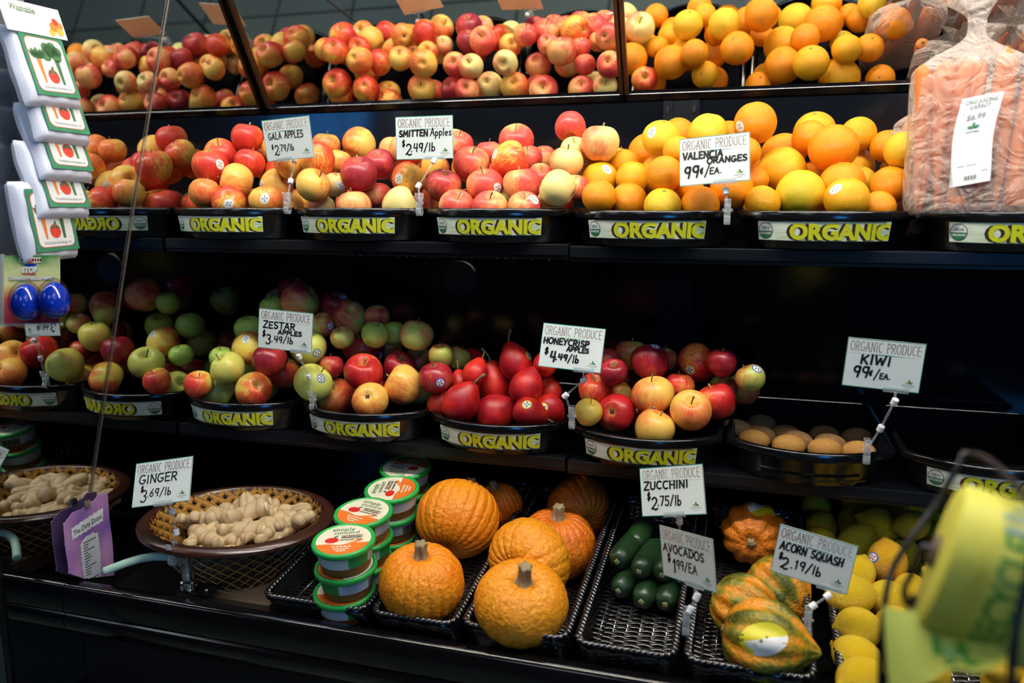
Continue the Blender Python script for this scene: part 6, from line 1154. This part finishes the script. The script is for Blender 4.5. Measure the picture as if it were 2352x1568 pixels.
b = MB(); b.lathe([(.157,HB-.010),(.160,HB-.001),(.166,HB+.0015),(.180,HB-.002),(.1845,HB-.006),(.1840,HB-.012),(.178,HB-.0155),(.165,HB-.0145),(.157,HB-.010)], 72, 0, Matrix.Diagonal((1,.9,1,1)), cap=False); b.obj('rim', 'bowl_rim', bk, angle=50)
def ginger(p, ang, tilt, L_, r, seed, label):
    rn = random.Random(seed); b = MB(); n = 22
    def lobe(a, d, l, r0, ph):
        a = Vector(a); d = Vector(d).normalized(); side = d.cross(Vector((0,0,1)))
        pts = []; rs = []
        for k in range(n+1):
            s = k/n; q = a+d*l*s+side*(.12*l*sin(3.2*s+ph)); e = min(1, math.sqrt(max(0, 1-(2*s-1)**8)))
            pts.append(q); rs.append(max(r0*e*(1+.13*sin(6*s+ph)+0.010*cos(40*s)), r0*.03))
        b.tube(pts, rs, 14)
    lobe((-L_/2,0,0), (1,.1,0), L_, r, rn.uniform(0, 6))
    for k in range(rn.choice((3, 4))):
        x = L_*rn.uniform(-.38, .38); sgn = -1 if k % 2 else 1; lobe((x,0,0), (rn.uniform(-.7,.7), sgn, rn.uniform(-.1,.55)), rn.uniform(2.3,3.4)*r, r*rn.uniform(.55,.80), rn.uniform(0, 6))
    o = b.obj('ginger_root', 'ginger_skin', None); o.location = p; o.rotation_euler = (rn.uniform(-.3,.3), -tilt, ang); tag(o, label, 'ginger', 'ginger roots in the oval basket')
    b = MB(); b.ball((L_*.485,L_*.05,0), r*.55, 10, 0, (.35,1,1)); b.obj('cut_end', 'ginger_cut', o)
GZ = ((.231,-.150,-.592,.35,.30,.085,.0155,'thick ginger piece lying on top, cut end up to the right'), (.155,-.170,-.606,1.1,.1,.062,.0165,'knobbly ginger piece in the left cluster, upright lobes'), (.124,-.187,-.609,.2,.1,.050,.0125,'small ginger piece at left end nearest the bamboo wall'), (.174,-.226,-.612,-.2,.0,.062,.0120,'ginger piece lying at the front left by the rim'),
      (.258,-.190,-.608,.15,.05,.068,.0150,'pale stubby ginger piece at front centre'), (.290,-.150,-.606,.9,.2,.060,.0140,'ginger piece right of centre with short upright fingers'), (.322,-.140,-.607,1.3,.1,.058,.0150,'broad ginger piece near the right end of the heap'), (.335,-.105,-.609,.2,.0,.055,.0105,'slim ginger finger at the far right against the weave'),
      (.212,-.090,-.604,.5,.35,.060,.0140,'greyish ginger piece standing behind the top one'), (.180,-.125,-.607,.1,.1,.066,.0150,'shaded ginger piece behind the left cluster'), (.207,-.186,-.612,.9,.2,.050,.0135,'round ginger knob between left cluster and centre'), (.222,-.226,-.615,.1,.0,.060,.0120,'ginger piece at the front, half hidden by the rim'),
      (.250,-.085,-.612,.1,.0,.050,.0110,'small dim ginger piece at the back centre'), (.288,-.095,-.610,2.0,.3,.050,.0130,'dim ginger piece at the back right pointing up'), (.292,-.190,-.618,.1,.0,.070,.0110,'long flat ginger piece under the right end'))
for k, q in enumerate(GZ): ginger((q[0], q[1], q[2]+.003), q[3], q[4], q[5]*.92, q[6]*1.25, k+3, q[7])
for k, (x, y) in enumerate(((.17,-.16), (.23,-.17), (.29,-.15), (.20,-.22), (.26,-.22), (.25,-.10), (.18,-.10))): ginger((x,y,-.630), .7*k, 0, .075, .015, k+40, 'ginger root buried under the heap in the oval basket')

# ---------------------------------------------------------------- purple card leaning on the side mirror
pc = empty('purple_list_card', (.014,-.322,-.605), (pi/2, 0, pi/2)); tag(pc, 'purple deckle edged card titled The Dirty Dozen on the side mirror', 'card')   # local x -> +Y, local y -> +Z, faces +X
def jag(pts, amp, step, seed):
    rn = random.Random(seed); out = []
    for a, c in zip(pts, pts[1:]+pts[:1]):
        a, c = Vector(a), Vector(c); n = max(1, int((c-a).length/step)); nn = Vector((-(c-a).y, (c-a).x)).normalized()
        for k in range(n): out.append(a.lerp(c, k/n)+nn*(amp*(1 if k % 2 else -1)+rn.uniform(-amp, amp)*.5))
    return out
pts = jag([(-.053,-.034),(-.020,-.060),(.050,-.086),(.0525,-.02),(.050,.035),(.0515,.078),(.030,.083),(.018,.076),(.004,.076),(-.010,.070),(-.032,.071),(-.0465,.062),(-.053,.058),(-.054,.02),(-.0515,-.03)], .0006, .0022, 3)
b = MB(); n = len(pts); b.add([(p.x, p.y, 0) for p in pts]+[(p.x, p.y, -.0012) for p in pts], [tuple(range(n)), tuple(range(2*n-1, n-1, -1))]+[(i, n+i, n+(i+1) % n, (i+1) % n) for i in range(n)]); b.obj('sheet', 'purple_card', pc, smooth=False)
for nm, poly, seed in (('title_strip', [(-.038,.022),(.034,.030),(.036,.055),(-.038,.044)], 5), ('list_strip', [(-.020,-.060),(.018,-.074),(.021,-.03),(.020,.012),(.008,.018),(-.006,.016),(-.014,.012),(-.022,.006),(-.022,-.04)], 6)):
    q = jag(poly, .0009, .005, seed); b = MB(); b.add([(p.x, p.y, .0004) for p in q], [tuple(range(len(q)))]); s_ = b.obj(nm, 'paper_white', pc, smooth=False); b = MB()
    if nm == 'title_strip':
        tv, tf = text_mb('The Dirty Dozen', .0135, .0001, .72, 'CENTER'); b.add([(p[0]-.001, p[1]+.0325+p[0]*.13, .0008) for p in tv], tf)
    else:
        for k, l in enumerate((.030,.012,.010,.024,.009,.014,.017,.012,.008,.026,.013,.011,.012,0,.030,.011,.013,.022)): rect(b, -.016, .0055-.0052*k, -.016+l, .0070-.0052*k, 0, .0008)
    b.obj('print', 'ink_black', s_, smooth=False)
b = MB(); b.box((-.006,.070,-.002),(.006,.082,.003)); b.obj('clip', 'steel', pc, smooth=False)

# ---------------------------------------------------------------- water outlet with its hose, on the ledge
ft = empty('water_outlet', (.227,-.326,-.664)); tag(ft, 'chrome elbow water fitting on the ledge with a pale green hose', 'water fitting')
b = MB(); b.box((-.022,-.012,0),(.048,.030,.0022)); bevel(b.obj('mount_plate', 'black_metal', ft, smooth=False), .001)
b = MB(); b.lathe([(.0135,.002),(.0150,.004),(.0150,.009),(.0125,.0105),(.0125,.012),(.0145,.0135),(.0145,.018),(.0120,.020),(.0115,.022),(.0115,.036),(.0105,.037)], 28); b.obj('threaded_collar', 'chrome', ft, angle=35)
b = MB(); b.lathe([(.0118,.036),(.0122,.038),(.0122,.052),(.0105,.056)], 24); b.box((-.012,-.0105,.046),(.010,.0105,.066)); b.tube([(-.011,0,.056),(-.026,0,.056)], .0085, 16); bevel(b.obj('elbow', 'steel', ft, angle=35), .0012)
for x in (-.014, .034):
    b = MB(); b.ball((x,.004,.003), .0045, 10, 0, (1,1,.6)); b.obj('screw', 'chrome', ft)
b = MB(); hp = [(-.022,0,.056),(-.040,-.001,.0575),(-.062,-.006,.0575),(-.085,-.016,.0545),(-.105,-.030,.0495),(-.122,-.045,.0440),(-.132,-.054,.0405)]
fine = []
for a, c in zip(hp[:-1], hp[1:]):
    for k in range(10): fine.append(Vector(a).lerp(Vector(c), k/10))
fine.append(Vector(hp[-1])); rs = [.0073+.00022*(1 if k % 2 else -1) for k in range(len(fine))]; rs[-1] = .004; rs[-2] = .0062
b.tube(fine, rs, 14); b.obj('hose', 'hose', ft)

# ---------------------------------------------------------------- washable bag packs on a clip strip, and the egg pack below
cs = empty('clip_strip', (.022,-.372,.93)); tag(cs, 'thin clear plastic strip holding the white bag packs', 'strip')
b = MB(); b.box((-.001,-.012,-1.02),(.001,.012,0)); b.obj('strip', 'clear_plastic', cs, smooth=False)
def pouch(y, z, roll, tiltout, label, k, hdr=False):
    """face looks along +x; local x -> +Y, local y -> +Z"""
    t = empty('bag_pack', (.046,y,z)); t.rotation_mode = 'QUATERNION'
    t.rotation_quaternion = (Matrix.Rotation(roll, 3, 'X') @ Matrix.Rotation(tiltout, 3, 'Y') @ Euler((pi/2, 0, pi/2)).to_matrix()).to_quaternion()
    tag(t, label, 'bag pack', 'white washable produce bag packs'); w, h, d = .052, .064, .017; ph = k*1.3
    def fn(u, v, s):
        x = (u-.5)*2; y_ = (v-.5)*2; e = (1-abs(x)**5)*(1-abs(y_)**7); return (x*w*(1-.02*sin(3*y_+ph)), y_*h, s*d*e**.35+.0012*sin(9*x+ph)*cos(7*y_))
    b = MB(); b.grid(lambda u, v: fn(u, v, 1), 26, 30); b.grid(lambda u, v: fn(u, v, -1), 26, 30); b.obj('pouch', 'pouch_white', t)
    b = MB(); zc = d*.995+.0012
    def rr(x0, y0, x1, y1, c, z, mi):
        q = []
        for (cx, cy, a0) in ((x1-c,y0+c,-90),(x1-c,y1-c,0),(x0+c,y1-c,90),(x0+c,y0+c,180)):
            for j in range(5): a = RD(a0+22.5*j); q.append((cx+c*cos(a), cy+c*sin(a), z))
        b.add(q, [tuple(range(len(q)))], mi)
    x0, x1, y0, y1 = -.038, .046, -.050, .050
    rr(x0, y0, x1, y1, .001, zc, 0); rr(x0+.0065, y0+.0065, x1-.0065, y1-.0065, .010, zc+.0002, 1); rr(x0+.0075, y0+.0075, x1-.0075, y1-.0075, .0092, zc+.0004, 2)
    b.obj('printed_card', ['pouch_green','pouch_red','paper_white'], t, smooth=False)
    b = MB(); z_ = zc+.0007
    disc(b, .004, -.018, .0105, 0, 20, z_, .0115); leaf(b, .004, -.010, RD(70), .010, 2, z_+.0002); leaf(b, .004, -.010, RD(200), .010, 2, z_+.0002); leaf(b, .004, -.010, RD(-20), .010, 2, z_+.0002)
    b.add([(-.020,.008,z_),(-.011,.008,z_),(-.0125,-.030,z_),(-.016,-.030,z_)], [(0,3,2,1)], 1)
    for a in (60, 90, 120, 40, 140): leaf(b, -.0155, .008, RD(a), .020, 2, z_)
    for cx, cy, r_ in ((.012,.024,.011),(.022,.016,.010),(.002,.016,.010),(.018,.030,.009),(.006,.028,.009),(.027,.024,.008)): disc(b, cx, cy, r_, 2, 14, z_)
    b.add([(.015,.010,z_),(.024,.010,z_),(.023,-.030,z_),(.018,-.030,z_)], [(0,3,2,1)], 2)
    tv, tf = text_mb('Washableproducebags.com', .0068, 0, .72, 'CENTER'); b.add([(p[0]+.005, p[1]-.0385, z_) for p in tv], tf, 3)
    tv, tf = text_mb('TM', .003, 0, 1, 'CENTER'); b.add([(p[0]+.031, p[1]-.030, z_) for p in tv], tf, 3)
    b.obj('vegetable_print', ['veg_red','veg_orange','veg_green','ink_grey'], t, smooth=False)
    if hdr:
        b = MB(); b.box((-.056,.048,d+.001),(.058,.098,d+.0025)); hd = b.obj('header_card', 'paper_white', t, smooth=False); b = MB()
        tv, tf = text_mb('Washable', .015, .0002, .8, 'LEFT'); b.add([(p[0]-.040, p[1]+.0815, d+.003) for p in tv], tf, 0)
        b.obj('header_title', 'veg_green', hd, smooth=False); b = MB()
        for cx, cy, r_, mi in ((.036,.066,.008,1),(.047,.060,.007,2),(.030,.056,.006,2),(.042,.075,.006,3),(.050,.070,.006,1)): disc(b, cx, cy, r_, mi, 14, d+.003)
        b.obj('header_picture', ['veg_green','veg_orange','veg_yellow','veg_red'], hd, smooth=False)
for k, (y, z, roll, to) in enumerate(((-.364,.220,.03,-.28), (-.350,.164,-.02,-.32), (-.350,.104,-.03,-.34), (-.362,.045,-.01,-.30), (-.388,-.020,.03,-.12))):
    pouch(y, z, roll, to, ('white mesh bag pack at top of the strip, under its header card', 'white mesh bag pack second from the top', 'white mesh bag pack in the middle of the strip', 'white mesh bag pack second from the bottom', 'white mesh bag pack at the bottom, just above the egg pack')[k], k, k == 0)
eg = empty('egg_pack', (.066,-.439,-.125), (1.376,-.013,.303)); tag(eg, 'blister pack with two shiny blue eggs and a STOP headline', 'blister pack')
W_, H_ = .044, .054
b = MB(); b.box((-W_,-H_,-.0012),(W_,H_,0)); bevel(b.obj('backing_card', 'pack_print', eg, smooth=False), .0004)
b = MB()
rect(b, -.020, .0415, .016, .0510, 2, .0004); rect(b, -.0195, .0420, .0155, .0505, 3, .0005); disc(b, -.002, .0460, .0042, 1, 14, .0007); disc(b, -.002, .0385, .010, 4, 18, .0004, .0020)
for body, sz, x, y, bo, wd, al, mi in (('STOP', .0125, -.003, .0265, .0006, .8, 'CENTER', 0), ('Throwing Produce Away!', .0092, -.0008, .0150, .0003, .74, 'CENTER', 0)):
    tv, tf = text_mb(body, sz, bo, wd, al)
    if mi == 0: b.add([(p[0]+x+.0004, p[1]+y-.0004, .0007) for p in tv], tf, 2)
    b.add([(p[0]+x, p[1]+y, .0010) for p in tv], tf, mi)
for k in range(9):
    if k not in (4,): rect(b, -.0175+k*.0038, .0440, -.0150+k*.0038, .0487, 2, .0008)
b.add([(-.014,.0235,.0008),(.008,.0235,.0008),(.007,.0250,.0008),(-.002,.0256,.0008),(-.013,.0248,.0008)], [(0,1,2,3,4)], 1)
b.obj('print', ['paper_white','veg_red','ink_black','lid_cream','egg_blue'], eg, smooth=False)
for x, y in ((.004,-.0215), (.0475,-.0190)):
    b = MB(); b.lathe([(max(1e-4, .0218*sin(pi*i/20)*(1+.13*cos(pi*i/20))), -.0285*cos(pi*i/20)) for i in range(21)], 26, 0, Matrix.Translation((x,y,.021)) @ Matrix.Rotation(-pi/2,4,'X'), cap=False); b.obj('egg', 'egg_blue', eg)
    b = MB(); b.lathe([(max(1e-4, .0242*sin(pi*i/20)*(1+.10*cos(pi*i/20))), -.0318*cos(pi*i/20)) for i in range(21)], 26, 0, Matrix.Translation((x-.002,y+.003,.020)) @ Matrix.Rotation(-pi/2,4,'X'), cap=False); b.obj('blister', 'blister', eg)
b = MB(); b.box((-W_-.004,-H_-.004,-.002),(-W_+.001,H_+.002,.006)); b.box((-W_-.004,-H_-.004,-.002),(W_+.004,-H_+.001,.006)); b.obj('clear_edge', 'clear_plastic', eg, smooth=False)

# ---------------------------------------------------------------- carrots in clear bags
def carrot(p, d, L_, r, label, seed):
    rn = random.Random(seed); prof = [(1e-4,0),(r*.16,L_*.01),(r*.30,L_*.08),(r*.55,L_*.3),(r*.80,L_*.6),(r,L_*.92),(r*.93,L_*.975),(r*.45,L_*.995),(r*.3,L_)]
    fine = []
    for (a, z0), (c, z1) in zip(prof[:-1], prof[1:]):
        for k in range(6): fine.append((a+(c-a)*k/6, z0+(z1-z0)*k/6))
    b = MB(); b.lathe([(q*(1+.02*sin(z*600+seed)), z) for q, z in fine], 16, 0, None, lambda v, a, k: (v[0]+.12*r*sin(v[2]*22+seed), v[1], v[2])); o = b.obj('carrot', 'carrot', None); o.matrix_world = Matrix.Translation(p) @ rot_to(d); tag(o, label, 'carrot', 'bagged carrots')
    b = MB(); b.lathe([(r*.34,L_*.993),(r*.25,L_+.002),(r*.1,L_+.003)], 9); b.obj('crown', 'stem_green', o)
def carrot_bag(p, w, d, h, lean, yaw, label, seed, ticket=False, n=9):
    t = empty('carrot_bag', p, (lean, 0, yaw)); tag(t, label, 'bag of carrots', 'clear carrot bags'); rn = random.Random(seed); ph = rn.uniform(0, 6)
    def fn(u, v):
        a = 2*pi*u; c, s = cos(a), sin(a); e = .42 if v < .6 else .6
        sx = math.copysign(abs(c)**e, c); sy = math.copysign(abs(s)**e, s); z = h*v*1.0
        if v < .06: k = .90+.10*(v/.06)**.5
        elif v < .62: k = 1.0
        elif v < .80: q = (v-.62)/.18; k = 1-.86*(q*q*(3-2*q))
        elif v < .86: k = .14
        else: k = .14+.30*((v-.86)/.14)
        cr = .014*sin(9*a+11*v+ph)*(.3+v)+.010*sin(17*a-23*v+ph*2)*(v > .05)
        fl = 1+(.55*sin(5*a+ph)*(v > .86)*(v-.86)/.14)
        z += h*.05*sin(4*a+ph)*(v > .86)*(v-.86)/.14
        return (sx*w/2*k*fl+cr*w*.35, sy*d/2*k*fl+cr*d*.35, z)
    b = MB(); b.grid(fn, 72, 70); b.add([fn(i/24, 0) for i in range(24)], [tuple(range(24))]); b.obj('plastic_film', 'bag_film', t)
    M = Matrix.Translation(p) @ Euler((lean,0,yaw)).to_matrix().to_4x4()
    for k in range(n):
        f = (k+.5)/n; row = k % 2; x = (f-.5)*w*.84; y = (-.24 if row == 0 else .20)*d; r = rn.uniform(.0125,.0165); L_ = h*rn.uniform(.58,.70)
        dr = M.to_3x3() @ Vector((rn.uniform(-.05,.16), rn.uniform(-.02,.02), 1)); q = M @ Vector((x-.006, y, .006))
        if rn.random() < .3: q = q+dr.normalized()*L_; dr = -dr
        carrot(q, dr, L_, r, 'orange carrot inside '+label.split(',')[0], seed*20+k)
    if ticket:
        b = MB(); f = lambda x, y, z=0: (x*(1)+.003*sin(y*40), -d/2-.0045-z+.004*((x/.03)**2), y)
        x0, x1, y0, y1 = -.031, .023, .042, .172
        def pt(u, v, z=0): x = x0+(x1-x0)*u+.012*(v-.5); return f(x, y0+(y1-y0)*v+.010*(u-.5), z)
        b.grid(lambda u, v: pt(u, v), 6, 14); tk = b.obj('price_ticket', 'paper_white', t); b = MB()
        for body, sz, u, v, wd in (('ORG JUICING', .0080, .5, .915, .85), ('CARROT', .0080, .5, .855, .85), ('$6.99', .0120, .46, .730, .9), ('NATURAL', .0040, .45, .585, 1)):
            tv, tf = text_mb(body, sz, .0001, wd, 'CENTER'); b.add([pt(u+q[0]/(x1-x0), v+q[1]/(y1-y0), .0006) for q in tv], tf, 0)
        b.obj('print', 'ink_grey', tk, smooth=False); b = MB()
        for k in range(16):
            if k % 4 != 3: u = .34+.30*k/16; b.add([pt(u, .055, .0006), pt(u+.012+.004*(k % 3), .055, .0006), pt(u+.012+.004*(k % 3), .100, .0006), pt(u, .100, .0006)], [(0,1,2,3)], 0)
        for v, u0, u1 in ((.80,.12,.88), (.215,.15,.60), (.135,.75,.88)): b.add([pt(u0, v, .0006), pt(u1, v, .0006), pt(u1, v+.006, .0006), pt(u0, v+.006, .0006)], [(0,1,2,3)], 0)
        b.obj('barcode', 'ink_grey', tk, smooth=False); b = MB()
        for a in (90, 20, 160): M2 = [(0,0),(.3,.22),(.6,.24),(1,0),(.6,-.24),(.3,-.22)]; b.add([pt(.45+(.009*(cos(RD(a))*q[0]-sin(RD(a))*q[1]))/(x1-x0), .635+(.009*(sin(RD(a))*q[0]+cos(RD(a))*q[1]))/(y1-y0), .0007) for q in M2], [tuple(range(6))])
        b.obj('leaf_logo', 'leaf_green', tk, smooth=False)
carrot_bag((1.462,-.032,-.010), .172, .085, .345, RD(-6), .02, 'large clear bag of carrots with a white price ticket, rightmost on the upper shelf', 4, True, 11)
carrot_bag((1.440,.075,-.045), .150, .070, .29, RD(-7), -.25, 'clear bag of carrots behind the large one, beside the oranges', 5, False, 7)
carrot_bag((1.615,.010,-.030), .14, .085, .33, RD(-6), .15, 'clear bag of carrots at right edge, next to the large bag', 6, False, 6)
carrot_bag((1.535,.185,-.04), .15, .075, .27, RD(-8), .3, 'clear bag of carrots standing at the back, seen in the mirror', 7, False, 7)
carrot_bag((1.625,.150,-.045), .13, .080, .27, RD(-5), .1, 'clear bag of carrots in the back right corner of the shelf', 8, False, 6)

# ---------------------------------------------------------------- roll of yellow produce bags on its wire stand, in front of the case
AX = Vector((.955,-.191,-.226)).normalized(); RC = Vector((1.330,-.823,-.251)); RR = .0545; HL = .040
rb = empty('bag_roll', RC); tag(rb, 'yellow roll of thin plastic produce bags in the near right corner', 'bag roll')
MR = rot_to(AX).to_3x3().to_4x4()
b = MB(); b.lathe([(.012,-HL),(RR-.006,-HL),(RR-.0015,-HL+.003),(RR,-HL+.009),(RR,HL-.008),(RR-.0015,HL-.002),(RR-.005,HL)], 64, 0, MR, cap=False); b.obj('film_roll', 'roll_yellow', rb, angle=40)
b = MB()
for k in range(16): r_ = .012+.0027*k; b.lathe([(r_,HL-.0012*(k % 2)),(r_+.0027,HL-.0012*((k+1) % 2))], 48, 0, MR, cap=False)
b.obj('roll_end', 'roll_end', rb)
b = MB(); b.tube([MR @ Vector((0,0,-HL-.004)), MR @ Vector((0,0,HL+.004))], .012, 20); b.obj('core', 'box_brown', rb)
# faded print running round the roll
front = (Vector(cam.location)-RC); Mi = MR.inverted().to_3x3(); fl = Mi @ front; a0 = math.atan2(fl.y, fl.x)
upw = Mi @ Vector((0,0,1)); sg = 1 if (Matrix.Rotation(.1,3,'Z') @ Vector((fl.x,fl.y,0))).dot(upw) > fl.dot(upw) else -1
b = MB()
def on_roll(ax_, arc_, d=.0006): a = a0+sg*arc_/RR; return tuple(MR @ Vector(((RR+d)*cos(a), (RR+d)*sin(a), ax_)))
tv, tf = text_mb('RECYCLE', .026, .0006, 1.0); b.add([on_roll(-.001+(-(q[1]-.0091)), -.056+q[0]*.8) for q in tv], tf); b.obj('print', 'roll_green', rb, smooth=False)
b = MB()
for u0, u1, v0, v1 in ((-.012,.010,.030,.036), (-.014,.012,.041,.047), (-.008,.010,.052,.057)): b.grid(lambda u, v: on_roll(u0+(u1-u0)*u, v0+(v1-v0)*v), 6, 6)
b.obj('faded_band', 'roll_blue', rb)
def ctrl(rows, nu, nv):
    """smooth sheet through rows of points"""
    def cr(P, t):
        n = len(P)-1; t *= n; i = min(int(t), n-1); f = t-i; p = [P[max(0, min(n, i+k))] for k in (-1, 0, 1, 2)]
        return .5*((2*p[1])+(p[2]-p[0])*f+(2*p[0]-5*p[1]+4*p[2]-p[3])*f*f+(3*p[1]-p[0]-3*p[2]+p[3])*f**3)
    R_ = [[Vector(q) for q in r] for r in rows]
    return lambda u, v: tuple(cr([cr(r, u) for r in R_], v)+Vector((0, 0, .0012*sin(14*u+5*v))))
b = MB(); tail = ctrl([[(1.324,-0.875,-0.282),(1.299,-0.848,-0.282),(1.276,-0.831,-0.282),(1.258,-0.821,-0.287)],
    [(1.322,-0.886,-0.282),(1.299,-0.864,-0.29),(1.277,-0.844,-0.294),(1.259,-0.834,-0.307)],
    [(1.314,-0.891,-0.285),(1.295,-0.874,-0.297),(1.279,-0.858,-0.31),(1.261,-0.849,-0.329)],
    [(1.304,-0.89,-0.29),(1.288,-0.876,-0.302),(1.279,-0.867,-0.321),(1.263,-0.862,-0.347)]], 24, 12)
b.grid(tail, 24, 12); tl = b.obj('loose_tail', 'roll_pale', rb); tl.matrix_parent_inverse = Matrix.Translation(-RC)
b = MB()
for cx, cy, rx, ry in ((.30,.35,.05,.16),(.40,.45,.06,.10),(.22,.55,.05,.12),(.50,.40,.04,.14),(.36,.62,.08,.05)):
    pts = [Vector(tail(cx+rx*cos(2*pi*k/12), cy+ry*sin(2*pi*k/12)))+Vector((-.0003,-.0008,.0006)) for k in range(12)]; b.add([tuple(q) for q in pts], [tuple(range(12))])
b.obj('tail_print', 'roll_green', tl, smooth=False)
ws = empty('wire_stand', (1.30,-.84,-1.4)); tag(ws, 'black wrought wire stand with curled ends carrying the yellow bag roll', 'wire stand')
WI = Matrix.Translation(-Vector(ws.location))
def wire(pts, r=.0026, name='wire'):
    P = [Vector(p) for p in pts]; f = ctrl([P, P], 1, 1); b = MB(); b.tube([Vector(f(k/40, 0)) for k in range(41)], r, 10); o = b.obj(name, 'wire_black', ws); o.matrix_parent_inverse = WI
EL = RC-AX*(HL+.010); ER = RC+AX*(HL+.012)
wire([(1.318,-.745,-.193),(1.303,-.752,-.226),(1.283,-.767,-.252),(1.270,-.777,-.277),(1.264,-.792,-.298),(1.263,-.800,-.330),(1.266,-.802,-.40)], .0026, 'side_arm')
wire([tuple(EL), (1.279,-.806,-.262),(1.2745,-.808,-.272),(1.2735,-.811,-.281),(1.277,-.812,-.2855),(1.281,-.811,-.281)], .0024, 'scroll')
wire([(1.286,-.800,-.292),(1.280,-.806,-.301),(1.272,-.806,-.325),(1.267,-.803,-.36)], .0024, 'brace')
wire([(1.3315,-.885,-.190),(1.323,-.903,-.212),(1.3175,-.912,-.238),(1.315,-.918,-.262),(1.315,-.922,-.300),(1.318,-.90,-.40)], .0028, 'side_arm')
wire([(1.318,-.745,-.193),(1.322,-.742,-.186),(1.33,-.76,-.184),(1.336,-.83,-.184),(1.3315,-.885,-.190)], .0026, 'handle')
wire([tuple(EL), tuple(RC), tuple(ER)], .0030, 'axle')
b = MB(); b.tube([(1.266,-.802,-.40),(1.29,-.85,-.42),(1.318,-.90,-.40)], .003, 10); b.tube([(1.29,-.85,-.42),(1.29,-.85,-1.38)], .007, 12); b.lathe([(.12,0),(.12,.01),(.02,.02)], 32, 0, Matrix.Translation((1.29,-.85,-1.4))); o = b.obj('post', 'wire_black', ws); o.matrix_parent_inverse = WI
